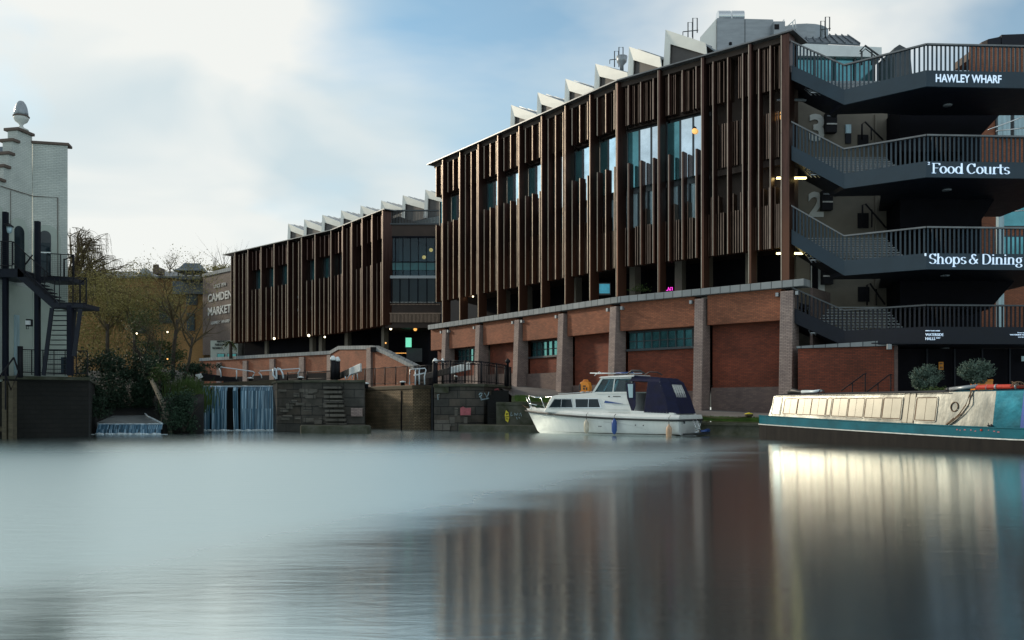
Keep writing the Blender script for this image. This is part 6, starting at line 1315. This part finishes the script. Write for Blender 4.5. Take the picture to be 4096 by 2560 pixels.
for k in range(26):
    a = rr.uniform(0, 6.28); e = rr.uniform(-.3, 1); prev_ = c
    for j in range(1, 5): u = j/4; q = c+Vector((math.cos(a)*1.2*u, math.sin(a)*1.2*u, (e*u-.9*u*u)*.9)); s_ = Vector((-math.sin(a), math.cos(a), 0))*.12*(1-u*.7); g.add([prev_-s_, prev_+s_, q+s_, q-s_], [(0, 1, 2, 3)]); prev_ = q
g.build('fronds', M['leafm'], t)
# lamps glinting among the trees
for k, (px, py, m_, nm) in enumerate(((547, 1334, 'bulbw', 'left white lamp glinting among the bare trees'), (670, 1328, 'bulbw', 'right and brighter white lamp glinting among the bare trees'), (670, 1436, 'bulb', 'small orange lamp low among the bare trees'))):
    lampthing('tree_lamp', nm, P(px, py, 47.5), .045, m_, 'lamps seen among the bare trees')
# ------------------------------------------------------------------ white motor cruiser
BN = Vector((7.18, 37.6)); BA = Vector((-.809, .588)); BI = Vector((.588, .809)); BW = 2.7
def B(u, v, z): q = BN+BA*u+BI*v; return Vector((q.x, q.y, z))
t = thing('motor_cruiser', 'white motor cruiser with navy canvas canopy moored beside the bank', 'boat', B(4, 1.35, 0)); tc_ = t
UM = [8.94, 8.7, 8.25, 7.9, 7.2]; HB = [1.35, 1.30, 1.16, .9, .05]
def sheer(u): return .86+.40*max(0, u/8.94)**1.8
def sh_(s): return max(0.0, 1-max(0, (s-.42)/.58)**2.3)
rings = []
for i in range(29):
    s = i/28; r_ = []
    st_ = 1 if i > 1 else (.93, .985)[i]
    for k in range(5):
        u = s*(UM[k]+.15*(k < 3))-.15*(k < 3)+(0.05*k if i == 0 else 0); hb = HB[k]*sh_(s)*st_+.004; z = [sheer(u), sheer(u)-.30, .12, -.15, -.4][k]
        if k == 1: hb *= 1-.10*max(0, (s-.5)/.5)
        if k == 2: hb *= 1-.45*max(0, (s-.5)/.5)**1.3
        r_.append((u, hb, z))
    rings.append([B(u, 1.35-hb, z) for u, hb, z in r_]+[B(u, 1.35+hb, z) for u, hb, z in r_[::-1]])
g = MB(); g.loft(rings); hull = g.build('hull', M['gel'], t)
def gun(i, far=False, dz=0, out=.03):
    s = i/28; u = s*9.09-.15; hb = HB[0]*sh_(s)*((.93, .985)[i] if i < 2 else 1)+out; return B(u+(out if i == 28 else 0), 1.35+(hb if far else -hb), sheer(u)+dz)
near = [gun(i, False, -.13) for i in range(29)]; farl = [gun(i, True, -.13) for i in range(29)]
g = MB(); g.tube(near+farl[::-1], .05, 6); g.tube([near[0]+Vector((.02, -.02, 0)), farl[0]], .05, 6); g.build('rubbing_strake', M['rub'], hull)
g = MB()
for dz0, o in ((.0, .0),):
    nr_ = [gun(i, False, .0, .02) for i in range(29)]; fr_ = [gun(i, True, .0, .02) for i in range(29)]; ni = [gun(i, False, .11, -.10) for i in range(29)]; fi = [gun(i, True, .11, -.10) for i in range(29)]
    rg = [[nr_[i]+Vector((0, 0, -.09)), nr_[i], ni[i], fi[i], fr_[i], fr_[i]+Vector((0, 0, -.09))] for i in range(28)]
    g.loft(rg, smooth=False)
g.build('deck_moulding', M['gel'], t)
def slab(mb, us, v0, v1, zs_b, zs_t, inset=.0):
    n = len(us); lo = [B(u, v0, z) for u, z in zip(us, zs_b)]; return mb
def cabbox(mb, prof, v0, v1, tumble=.12):
    # prof: side outline (u,z) ; extrude between v0 and v1 with inward lean by height
    zmin = min(z for u, z in prof); zmax = max(z for u, z in prof)
    def v(a, z, sg): return a+sg*tumble*(z-zmin)/(zmax-zmin)
    return mb.hexa([B(u, v(v0, z, 1), z) for u, z in prof], [B(u, v(v1, z, -1), z) for u, z in prof])
g = MB(); cabbox(g, [(7.15, 1.08), (6.75, 1.84), (6.5, 1.90), (4.3, 2.0), (2.35, 1.98), (2.1, 1.0), (4, 1.0)], .26, 2.44); cabin = g.build('cabin', M['gel'], t, .02)
def cv(z): return .26+.12*(z-1.0)/1.0
def sidepoly(pts, o, th, m_, nm, par, base=cv):
    return MB().hexa([B(u, base(z)-o, z) for u, z in pts], [B(u, base(z)-o+th, z) for u, z in pts]).build(nm, m_, par)
for a, b, slope in ((6.88, 5.48, .32), (5.36, 3.95, .0)):
    z0, z1 = 1.27, 1.74
    w = sidepoly([(a, z0), (b-(.1 if not slope else 0), z0), (b+(.15 if not slope else .06), z1), (a-slope, z1)], .03, .04, M['chrome'], 'cabin_window', t)
    m_ = (a+b)/2-.05; sidepoly([(a-.08, z0+.04), (m_+.02, z0+.04), (m_+.02, z1-.04), (a-slope-.02, z1-.04)], .04, .012, M['dglass'], 'pane', w)
    sidepoly([(m_-.02, z0+.04), (b, z0+.04), (b+.15 if not slope else b+.1, z1-.04), (m_-.02, z1-.04)], .04, .012, M['dglass'], 'pane', w)
sidepoly([(3.75, 1.52), (2.75, 1.47), (3.7, 1.62)], .03, .032, M['bfend'], 'blue_flash', cabin); sidepoly([(3.3, 1.80), (2.9, 1.80), (2.9, 1.83), (3.3, 1.83)], .02, .03, M['rub'], 'maker_script', cabin); sidepoly([(3.55, 1.79), (3.48, 1.79), (3.48, 1.84), (3.55, 1.84)], .02, .03, M['rub'], 'maker_script', cabin)
for zz, u0, u1 in ((1.2, 3.65, 2.4), (1.08, 3.5, 2.3), (1.95, 4.25, 2.6), (1.45, 3.3, 2.45)): g = MB(); g.bar(B(u0, cv(zz)-.02, zz), B(u1, cv(zz)-.02, zz), .015); g.build('moulded_line', M['number'], cabin)
# wheelhouse
def cv2(z): return .42+.14*(z-2.0)/.75
ws = MB()
for u0, z0, u1, z1 in ((4.42, 1.98, 4.0, 2.68), (3.35, 1.98, 3.32, 2.68), (2.42, 1.98, 2.40, 2.68)):
    for sd in (0, 1):
        f_ = (lambda z: cv2(z)) if not sd else (lambda z: 2.7-cv2(z)); ws.bar(B(u0, f_(z0), z0), B(u1, f_(z1), z1), .09 if u0 > 4 else .05)
for sd in (0, 1):
    v0, v1 = (cv2(1.98), cv2(2.68)) if not sd else (2.7-cv2(1.98), 2.7-cv2(2.68)); ws.bar(B(4.42, v0, 2.0), B(2.4, v0, 2.0), .06); ws.bar(B(4.0, v1, 2.67), B(2.4, v1, 2.67), .05)
ws.bar(B(4.42, .42, 2.0), B(4.42, 2.28, 2.0), .07); ws.bar(B(4.0, .56, 2.67), B(4.0, 2.14, 2.67), .07); ws.bar(B(4.42, 1.35, 2.0), B(4.0, 1.35, 2.67), .05)
wsf = ws.build('windscreen_frame', M['gel'], t)
MB().hexa([B(4.36, .45, 2.02), B(2.42, .45, 2.02), B(2.42, .57, 2.66), B(3.98, .57, 2.66)], [B(4.36, .46, 2.02), B(2.42, .46, 2.02), B(2.42, .58, 2.66), B(3.98, .58, 2.66)]).build('pane', M['clear'], wsf)
MB().hexa([B(4.40, .45, 2.02), B(4.40, 2.25, 2.02), B(3.98, 2.12, 2.66), B(3.98, .58, 2.66)], [B(4.39, .45, 2.02), B(4.39, 2.25, 2.02), B(3.97, 2.12, 2.66), B(3.97, .58, 2.66)]).build('pane', M['clear'], wsf)
g = MB(); cabbox(g, [(4.15, 2.70), (4.05, 2.76), (2.3, 2.82), (2.3, 2.72)], .46, 2.24, .06); g.build('wheelhouse_roof', M['gel'], t, .015)
g = MB(); g.box(0, 0, 0, 0, 0, 0) if 0 else None
seat = MB(); seat.prism([B(3.0, .9, 1.99), B(2.8, .9, 1.99), B(2.75, .9, 2.55), B(2.95, .9, 2.58)], (BI.x*.5, BI.y*.5, 0)); seat.build('helm_seat', M['rope'], t)
# cockpit coaming and canopy
g = MB(); cabbox(g, [(2.3, .95), (2.3, 1.16), (.15, 1.06), (.05, .9)], .16, 2.54, .03); g.build('cockpit_coaming', M['gel'], t, .02)
def bx8(lo, hi, nm, m_, par): return MB().hexa(lo, hi).build(nm, m_, par)
g = MB(); prof = []
def cring(z, ua, ub, v0): return [B(ub, v0, z), B(ua, v0+.0, z), B(ua-.1 if 0 else ua, 2.7-v0, z), B(ub, 2.7-v0, z)]
# front pillar flap, aft enclosure, roof
g.loft([[B(1.62, .17, 1.08), B(.38, .17, 1.03), B(-.02, .5, 1.02), B(-.02, 2.2, 1.02), B(.38, 2.53, 1.03), B(1.62, 2.53, 1.08)],
        [B(1.55, .24, 1.8), B(.58, .24, 1.8), B(.25, .52, 1.8), B(.25, 2.18, 1.8), B(.58, 2.46, 1.8), B(1.55, 2.46, 1.8)],
        [B(1.50, .32, 2.48), B(.88, .32, 2.46), B(.55, .58, 2.45), B(.55, 2.12, 2.45), B(.88, 2.38, 2.46), B(1.5, 2.38, 2.48)],
        [B(1.45, .55, 2.68), B(1.0, .55, 2.66), B(.8, .75, 2.64), B(.8, 1.95, 2.64), B(1.0, 2.15, 2.66), B(1.45, 2.15, 2.68)]], smooth=False)
g.loft([[B(2.42, .38, 2.50), B(2.42, .6, 2.80), B(2.42, 2.1, 2.80), B(2.42, 2.32, 2.5)], [B(1.9, .36, 2.50), B(1.9, .58, 2.74), B(1.9, 2.12, 2.74), B(1.9, 2.34, 2.5)], [B(1.46, .33, 2.48), B(1.46, .56, 2.67), B(1.46, 2.14, 2.67), B(1.46, 2.37, 2.48)]], smooth=False)
cano = g.build('canopy', M['navyc'], t, .015)
g = MB(); g.hexa([B(2.62, .33, 2.45), B(2.12, .30, 2.45), B(2.05, .22, 1.4), B(2.2, .2, 1.0), B(2.52, .27, 1.75)], [B(2.62, .35, 2.45), B(2.12, .32, 2.45), B(2.05, .24, 1.4), B(2.2, .22, 1.0), B(2.52, .29, 1.75)]); fl = g.build('side_flap', M['navyc'], t)
MB().hexa([B(2.5, .30, 2.38), B(2.22, .285, 2.38), B(2.2, .235, 1.75), B(2.4, .245, 1.75)], [B(2.5, .29, 2.38), B(2.22, .275, 2.38), B(2.2, .225, 1.75), B(2.4, .235, 1.75)]).build('clear_window', M['blind'], fl)
MB().prism([B(2.2, 2.3, 1.1), B(1.4, 2.3, 1.1), B(1.4, 2.25, 2.5), B(2.2, 2.25, 2.5)], (BI.x*.05, BI.y*.05, 0)).build('far_canopy_side', M['navyc'], t)
# rear clear window with crumpled curtains
def aft(v, z, o=0): k = (z-1.02)/(2.45-1.02); uu = -.02+.57*k; return B(uu-o, v, z)
MB().hexa([aft(.62, 1.72, .03), aft(1.75, 1.72, .03), aft(1.72, 2.34, .03), aft(.72, 2.34, .03)], [aft(.62, 1.72, .01), aft(1.75, 1.72, .01), aft(1.72, 2.34, .01), aft(.72, 2.34, .01)]).build('clear_window', M['curtain'], cano)
g = MB()
for k in range(9): v = .7+k*.12; g.tube([aft(v, 1.76, .035), aft(v+.03*(-1)**k, 2.05, .045), aft(v-.01, 2.3, .035)], .018, 4)
g.build('curtain_folds', M['lettd'], cano)
g = MB()
for k in range(9): c = B(.45+.055*k, .22+.012*k, 1.2+.155*k); g.ball(c, .014, 6)
for k in range(14): c = B(1.6-.16*k if k < 9 else .2, .16 if k < 9 else .5+(k-9)*.4, 1.10-.004*k); g.ball(c, .016, 6)
g.build('press_studs', M['chrome'], cano)
g = MB(); g.tube([B(2.62, .45, 2.84), B(2.35, .45, 3.0), B(1.95, .45, 2.98), B(1.7, .45, 2.84)], [.03, .055, .055, .03], 6); g.tube([B(2.62, 2.2, 2.84), B(2.35, 2.2, 3.0), B(1.95, 2.2, 2.98), B(1.7, 2.2, 2.84)], .03, 6); g.build('canopy_hoop', M['rub'], t)
g = MB(); rgs = []
for i in range(29):
    s = i/28; q_ = []
    for z, hb0, um in ((.015, .955, 8.05), (.10, 1.145, 8.2)):
        hb = (hb0+.03)*sh_(s)*(1-.45*max(0, (s-.5)/.5)**1.3)+.012; u = s*(um+.15)-.155; q_.append(B(u, 1.35-hb-.0, z))
    rgs.append(q_)
g.loft(rgs, close=False, cap=False); g.build('waterline_stain', M['moss'], hull)
for k, (a_, b_) in enumerate(((B(8.7, 1.2, 1.32), bankpx(2080)+Vector((0, .6, .1))), (B(.1, 2.5, .95), bankpx(2990)+Vector((.4, .8, .3))))):
    o = thing('mooring_line', ['thin rope from the cruiser bow to the bank', 'thin rope from the cruiser stern to the bank bollard'][k], 'rope', a_); MB().tube([a_, a_.lerp(b_, .33)-Vector((0, 0, .12)), a_.lerp(b_, .66)-Vector((0, 0, .12)), b_], .014, 5).build('line', M['rope'], o)
# rails
g = MB(); r_ = .022
def GN(i, dz, far=False, out=-.08): return gun(i, far, dz, out)
g.tube([GN(28, .66), GN(27, .66), B(8.2, .95, 1.82), B(7.6, .7, 1.80)], r_); g.tube([GN(28, .3), B(8.55, 1.05, 1.5), B(7.95, .85, 1.42)], r_)
g.tube([GN(28, .66), B(8.6, 1.35, 1.25)], r_); g.tube([B(7.6, .7, 1.80), B(7.35, .75, 1.12)], r_); g.tube([B(8.85, 1.2, 1.82), B(8.4, 1.05, 1.2)], r_)
g.tube([B(8.2, 2.0, 1.84), B(6.6, 2.5, 1.86), B(4.8, 2.45, 1.98)], r_); g.tube([GN(28, .66), B(8.6, 1.7, 1.84), B(8.2, 2.0, 1.84)], r_)
for u in (7.4, 6.1): g.tube([B(u, 2.35, 1.86), B(u, 2.35, 1.2)], r_)
g.build('bow_rail', M['chrome'], t)
g = MB(); g.tube([B(6.4, .45, 1.9), B(6.35, .45, 1.96), B(4.7, .5, 2.04), B(4.6, .5, 2.0)], .016); g.build('grab_rail', M['chrome'], t)
# roof gear: poles lying on the wheelhouse roof
o = thing('boat_poles', 'bundle of pale and blue poles lying on the cruiser roof', 'poles', B(3.3, .7, 2.85)); g = MB()
g.tube([B(4.75, .7, 2.95), B(2.0, .75, 2.87)], .025); g.tube([B(4.6, .95, 2.92), B(2.5, .9, 2.93)], .02); g.tube([B(4.45, .6, 2.82), B(4.2, .62, 3.0), B(4.0, .6, 2.9)], .015); g.build('pole', M['wrail'], o); MB().tube([B(3.3, .62, 2.92), B(2.4, .64, 2.92)], .035).build('blue_pole', M['bfend'], o); MB().tube([B(3.9, .8, 2.9), B(2.9, .78, 2.9)], .02).build('brown_pole', M['rope'], o); MB().tube([B(3.6, .7, 2.85), B(3.6, .7, 3.25)], .008, 4).build('aerial', M['chrome'], o)
o = thing('portable_generator', 'orange portable suitcase generator on the cruiser foredeck roof', 'generator', B(5.05, .75, 2.0)); c = B(5.05, .8, 2.0)
def GB(a, b_, z): return c+Vector((BA.x*a+BI.x*b_, BA.y*a+BI.y*b_, z))
prf = [(-.26, .06), (-.28, .3), (-.22, .5), (-.1, .56), (.12, .56), (.25, .5), (.28, .3), (.26, .06), (.2, .0), (-.2, .0)]
MB().hexa([GB(a, -.14, z) for a, z in prf], [GB(a, .14, z) for a, z in prf]).build('casing', M['orange'], o, .03)
prf2 = [(.18, .1), (.29, .12), (.31, .3), (.26, .46), (.2, .42)]; MB().hexa([GB(a, -.155, z) for a, z in prf2], [GB(a, .155, z) for a, z in prf2]).build('end_panel', M['rub'], o, .01)
g = MB(); 
for a0, a1, z0, z1 in ((-.08, .06, .3, .36), (-.02, .05, .16, .26), (-.16, -.1, .14, .26)): g.hexa([GB(a0, -.165, z0), GB(a1, -.165, z0), GB(a1, -.165, z1), GB(a0, -.165, z1)], [GB(a0, -.14, z0), GB(a1, -.14, z0), GB(a1, -.14, z1), GB(a0, -.14, z1)])
g.build('control_panel', M['rub'], o); g = MB(); g.tube([GB(-.16, 0, .5), GB(-.1, 0, .62), GB(.12, 0, .62), GB(.18, 0, .5)], .028, 6); g.build('handle', M['orange'], o)
o = thing('rag_heap', 'crumpled pale cloth heap on the foredeck roof beside the generator', 'cloth', B(4.7, .6, 1.98)); g = MB(); rr = random.Random(2)
for k in range(9): g.ball(B(5.1-.14*k, .5+rr.uniform(-.05, .1), 2.03), rr.uniform(.05, .09), 8, (1.3, 1, .6))
g.build('cloth', M['curtain'], o)
o = thing('green_tarpaulin', 'small dark green tarpaulin heap on the cruiser bow deck', 'tarpaulin', B(7.6, 1.2, 1.3)); g = MB()
for k in range(7): g.ball(B(8.0-.12*k, 1.0+.05*k, 1.32+rr.uniform(0, .08)), rr.uniform(.1, .16), 8, (1.3, 1, .7))
g.build('cover', M['leafd'], o)
def fender(u, zt_, lab, m_, r=.12, L_=.55):
    s_ = (u+.15)/9.09*28; i0 = int(s_); p = gun(i0, False, 0, .03).lerp(gun(i0+1, False, 0, .03), s_-i0)-Vector((BI.x*.13, BI.y*.13, 0)); c = Vector((p.x, p.y, zt_-L_))
    o = thing('fender', lab, 'fender', c, 'fenders hanging on the cruiser side'); MB().lathe(c, [(.02, -.06), (.05, -.03), (r*.8, .04), (r, .13), (r, L_-.14), (r*.8, L_-.05), (.05, L_), (.03, L_+.06)], 14).build('body', m_, o)
    MB().tube([(p.x, p.y, zt_+.04), (p.x, p.y, sheer(u)+.0), tuple(Vector((p.x, p.y, sheer(u)+.08))+Vector((BI.x*.15, BI.y*.15, 0)))], .015, 5).build('line', M['rub'], o)
fender(4.45, .68, 'cream fender hanging below the rear cabin window', M['cfend']); fender(2.95, .74, 'blue fender hanging amidships on the cruiser', M['bfend'], .125, .62); fender(.22, .5, 'tan stained fender hanging near the cruiser stern', M['pfend'], .13, .55)
# hull marks, transom gear
g = MB()
for u, z in ((3.85, .42), (3.75, .42), (1.95, .5), (1.55, .49)): g.ball(B(u, .0, z), .03, 8)
g.build('skin_fitting', M['rub'], hull)
g = MB(); g.tube([B(.9, -.02+.035, .1), B(1.6, .035-.01, .36), B(2.6, .02, .55), B(3.6, .02, .62)], .008, 4); g.build('hull_crease', M['number'], hull)
o = MB(); o.tube([B(-.22, 1.4, .75), B(-.45, 1.35, .25)], .02); o.tube([B(-.22, 1.8, .75), B(-.45, 1.75, .25)], .02); o.tube([B(-.55, .8, .2), B(-.55, 2.2, .18)], .02); o.tube([B(-.4, 1.3, .3), B(-.4, 1.8, .3)], .02); o.build('boarding_ladder', M['chrome'], t)
MB().hexa([B(-.62, .6, .06), B(-.1, .6, .06), B(-.1, 2.45, .06), B(-.62, 2.45, .06)], [B(-.62, .6, .14), B(-.1, .6, .14), B(-.1, 2.45, .16), B(-.62, 2.45, .16)]).build('bathing_platform', M['rub'], t)
MB().tube([B(-.5, 1.7, .2), B(-.5, 2.5, .25)], [.06, .09], 8).build('blue_roll', M['bfend'], t)
for v in (.5, 2.3): MB().hexa([B(-.2, v, .58), B(-.2, v+.14, .58), B(-.2, v+.14, .7), B(-.2, v, .7)], [B(-.17, v, .58), B(-.17, v+.14, .58), B(-.17, v+.14, .7), B(-.17, v, .7)]).build('stern_lamp', M['frame'], t)
# ------------------------------------------------------------------ narrowboat
NO = Vector((10.19, 34.9)); NE = Vector((.39, -.921)); NI = Vector((.921, .39))
def Q(s, v, z): q = NO+NE*s+NI*v; return Vector((q.x, q.y, z))
def sp(px): k = (px-2048)/F; return (34.9*k-10.19)/(.39+.921*k)
t = thing('narrowboat', 'long cream and turquoise narrowboat with square panelled windows at right', 'boat', Q(6, 1, 0))
SL = 19.0
def ztp(s): s = max(0, s); return .70+.27*max(0, 1-s/11)**1.3
def zbt(s): s = max(0, s); return .37+.24*max(0, 1-s/11)**1.3
def inn_(s): return 0 if s > .3 else .62*((.3-s)/1.15)**2
stn = [-.85, -.8, -.65, -.4, -.1, .3, .9, 3, 5, 7, 9, 11, 13, 15, 17, SL]
def nloft(z0, z1, o): return [[Q(s, inn_(s)-o, z0(s)), Q(s, 2.1-inn_(s)+o, z0(s)), Q(s, 2.1-inn_(s)+o, z1(s)), Q(s, inn_(s)-o, z1(s))] for s in stn]
g = MB(); g.loft(nloft(lambda s: -.3, zbt, 0), smooth=False); g.build('hull', M['hullb'], t)
g = MB(); g.loft(nloft(lambda s: zbt(s)+.002, ztp, .0), smooth=False); tealb = g.build('topsides', M['teal'], t)
g = MB(); g.tube([Q(s, inn_(s)-.02, zbt(s)) for s in stn], .022, 6); g.build('rubbing_strake', M['lettd'], t); g = MB(); g.tube([Q(s, inn_(s)-.01, ztp(s)) for s in stn], .02, 6); g.build('gunwale', M['teal'], t)
ZC = 1.79
def CS(s, tt, o=0): return Q(s, .12+.17*tt-o, ztp(s)+(ZC-ztp(s))*tt)
def cseg(s0, s1, m_, nm, th=.05, lean0=0, lean1=0):
    n = max(2, int((s1-s0)/.8)); g = MB()
    rg = [[CS(s0+(s1-s0)*i/n, .01), CS(s0+(s1-s0)*i/n+lean0*(i == 0)+lean1*(i == n), 1), CS(s0+(s1-s0)*i/n+lean0*(i == 0)+lean1*(i == n), 1, -th), CS(s0+(s1-s0)*i/n, .01, -th)] for i in range(n+1)]
    g.loft(rg, smooth=False); return g.build(nm, m_, t)
cs_ = cseg(sp(3068)-.05, sp(3958), M['silver'], 'cabin_side', lean0=.22); cseg(sp(3958)+.003, sp(4068), M['tealm'], 'turquoise_panel'); cseg(sp(4068)+.003, SL-.5, M['bluem'], 'blue_panel')
g = MB(); s0 = sp(3064); g.loft([[Q(s, .31-.0, ZC-.03), Q(s, .29, ZC+.015), Q(s, .7, ZC+.07), Q(s, 1.4, ZC+.07), Q(s, 1.81, ZC+.015), Q(s, 1.8, ZC-.03)] for s in (s0+.2, 4, sp(3780))], smooth=False); g.build('felt_roof', M['tar'], t)
g = MB(); g.loft([[Q(s, .31-.0, ZC-.03), Q(s, .30, ZC+.005), Q(s, .7, ZC+.05), Q(s, 1.4, ZC+.05), Q(s, 1.81, ZC+.005), Q(s, 1.8, ZC-.03)] for s in (sp(3780)+.003, sp(4068))], smooth=False); g.build('roof', M['teal'], t)
g = MB(); g.loft([[Q(s, .31-.0, ZC-.03), Q(s, .30, ZC+.015), Q(s, .7, ZC+.08), Q(s, 1.4, ZC+.08), Q(s, 1.81, ZC+.015), Q(s, 1.8, ZC-.03)] for s in (sp(4068)+.003, SL-.5)], smooth=False); g.build('blue_roof', M['bluem'], t)
g = MB(); g.hexa([Q(s0-.02, .14, .96), Q(s0-.02, 1.96, .96), Q(s0+.17, 1.8, ZC-.02), Q(s0+.17, .30, ZC-.02)], [Q(s0+.04, .14, .96), Q(s0+.04, 1.96, .96), Q(s0+.23, 1.8, ZC-.02), Q(s0+.23, .30, ZC-.02)]); g.build('front_bulkhead', M['teal'], t)
g = MB(); g.hexa([Q(s0+.4, 1.9, .9), Q(SL-.6, 1.9, .7), Q(SL-.6, 1.78, ZC-.04), Q(s0+.4, 1.78, ZC-.04)], [Q(s0+.4, 1.94, .9), Q(SL-.6, 1.94, .7), Q(SL-.6, 1.82, ZC-.04), Q(s0+.4, 1.82, ZC-.04)]); g.build('far_cabin_side', M['teal'], t)
def rrect(s0, s1, t0, t1, r, o):
    pts = []; h = ZC-.8; rt = r/h
    for cx, cy, a0 in ((s1-r, t1-rt, 0), (s0+r, t1-rt, 90), (s0+r, t0+rt, 180), (s1-r, t0+rt, 270)):
        for k in range(4): a = R(a0+30*k); pts.append(CS(cx+r*math.cos(a), cy+rt*math.sin(a), o))
    return pts
def nwin(px0, px1, t0=.1, t1=.88, nm='window', two=True, pm='creamw'):
    s0, s1 = sp(px0), sp(px1); 
    f = MB().hexa(rrect(s0, s1, t0, t1, .07, .022), rrect(s0, s1, t0, t1, .07, -.01)).build(nm, M['silver'], t)
    gk = MB().hexa(rrect(s0+.03, s1-.03, t0+.03, t1-.03, .055, .026), rrect(s0+.035, s1-.035, t0+.035, t1-.035, .055, .0)).build('gasket', M['rope'], f)
    cuts = ((s0+.085, (s0+s1)/2-.008), ((s0+s1)/2+.008, s1-.05)) if two else ((s0+.08, s1-.05),)
    for a, b in cuts: MB().hexa([CS(a, t0+.06, .030), CS(b, t0+.06, .030), CS(b, t1-.06, .030), CS(a, t1-.06, .030)], [CS(a, t0+.06, .01), CS(b, t0+.06, .01), CS(b, t1-.06, .01), CS(a, t1-.06, .01)]).build('panel', M[pm], f)
nwin(3074, 3110, .06, .96, 'end_window', False, 'blind')
for a, b in ((3118, 3176), (3172, 3232), (3226, 3291), (3310, 3377), (3374, 3443), (3440, 3514), (3511, 3592)): nwin(a, b)
nwin(3288, 3312, .12, .90, 'hatch_window', False); nwin(3642, 3732, .08, .88)
for a, b in ((3598, 3616), (3619, 3640)):
    s0, s1 = sp(a), sp(b); MB().hexa([CS(s0, .03, .02), CS(s1, .03, .02), CS(s1, .97, .02), CS(s0, .97, .02)], [CS(s0, .03, 0), CS(s1, .03, 0), CS(s1, .97, 0), CS(s0, .97, 0)]).build('side_door', M['creamw'], t)
for s in (sp(3597), sp(3617), sp(3641)): MB().bar(CS(s, .02, .01), CS(s, .98, .01), .018).build('door_seam', M['rope'], t)
c = sp(3799); g = MB(); pts = [CS(c+.13*math.cos(a), .56+.14*math.sin(a), .02) for a in [2*math.pi*k/16 for k in range(17)]]; g.tube(pts, .016, 5, cap=False); g.build('porthole', M['rope'], t)
g = MB()
for s in (sp(3945), sp(3955)): g.ball(CS(s, .05, .04), .035, 8)
g.tube([CS(sp(3945), .12, .06), CS(sp(3950), .02, .06), CS(sp(3962), .04, .06)], .015, 5); g.build('mooring_ring', M['rub'], t)
for s in (sp(3926),): MB().ball(Q(s, -.01, .62), .035, 8).build('red_reflector', M['red'], tealb)
g = MB(); rr = random.Random(12)
for px in (3825, 3840, 3856, 3880, 3900, 3950, 3975, 3990): s = sp(px)+rr.uniform(-.02, .02); w_ = rr.uniform(.03, .07); z = rr.uniform(.56, .62); g.hexa([Q(s, -.004, z), Q(s+w_, -.004, z), Q(s+w_*1.1, -.004, z+.03), Q(s+.01, -.004, z+.035)], [Q(s, .01, z), Q(s+w_, .01, z), Q(s+w_*1.1, .01, z+.03), Q(s+.01, .01, z+.035)])
g.build('scrape_marks', M['pink'], tealb)
g = MB(); g.tube([Q(s, .22, ZC-.01) for s in (sp(3078), 3, 5, sp(3775))], .014, 5); g.build('handrail', M['tar'], t)
# things lying on the narrowboat roof
def RT(px, v, dz): return Q(sp(px), v, ZC+dz)
o = thing('rolled_canvas', 'red rolled canvas strapped on the narrowboat roof', 'canvas roll', RT(3950, .6, .06)); g = MB(); g.tube([RT(3856, .55, .13), RT(3900, .6, .14), RT(3980, .62, .13), RT(4036, .6, .12)], [.07, .08, .075, .05], 10); g.build('roll', M['red'], o)
for px in (3893, 3930, 4010): g = MB(); c = RT(px, .6, .135); d_ = Vector((*NE, 0))*.025; g.tube([c-d_, c+d_], .086, 10); g.build('strap', M['zinc'], o)
o = thing('grey_tube', 'blue-grey tube lying left of the red canvas on the narrowboat roof', 'tube', RT(3800, .55, .1)); MB().tube([RT(3755, .5, .09), RT(3858, .55, .17)], .065, 10).build('tube', M['zinc'], o); MB().tube([RT(3740, .5, .08), RT(3755, .5, .09)], .068, 10).build('end_cap', M['rub'], o)
o = thing('rope_coil', 'brown rope coil on the right end of the narrowboat roof', 'rope', RT(4020, .5, .15)); g = MB(); g.tube([RT(4010+14*math.cos(a*.9)+a*1.2, .5+.1*math.sin(a), .2+.07*math.sin(a*1.3)) for a in [k*.45 for k in range(40)]], .014, 5); g.build('coil', M['rope'], o)
o = thing('dark_bedroll', 'dark rolled bundle at the far left of the narrowboat roof', 'bundle', RT(3130, .7, .1)); g = MB(); g.tube([RT(3108, .6, .10), RT(3125, .6, .17), RT(3150, .6, .12), RT(3178, .65, .13), RT(3195, .65, .1)], [.09, .12, .07, .09, .05], 9); g.build('roll', M['rub'], o)
o = thing('pale_tube', 'pale tube end with handle beside the dark bundle on the narrowboat roof', 'tube', RT(3200, .7, .1)); g = MB(); g.tube([RT(3168, .5, .12), RT(3215, .5, .12), RT(3240, .55, .16)], [.07, .06, .05], 9); g.build('tube', M['wrail'], o); MB().tube([RT(3232, .5, .06), RT(3240, .5, .2), RT(3252, .5, .16), RT(3256, .5, .05)], .022, 5).build('handle', M['rub'], o)
o = thing('mooring_rope', 'brown doubled rope hanging in a loop over the narrowboat side', 'rope', CS(sp(3840), .9, .05)); g = MB(); g.tube([RT(3864, .25, .03), CS(sp(3856), .88, .04), CS(sp(3846), .6, .05), CS(sp(3825), .35, .05), CS(sp(3788), .05, .06)], .018, 6); g.tube([RT(3860, .25, .03), CS(sp(3862), .85, .06), CS(sp(3862), .65, .07), CS(sp(3838), .38, .06), CS(sp(3800), .12, .07), CS(sp(3780), .04, .06)], .018, 6); g.tube([CS(sp(3808), .22, .07), CS(sp(3780), .02, .06)], .03, 6); g.build('rope', M['rope'], o)
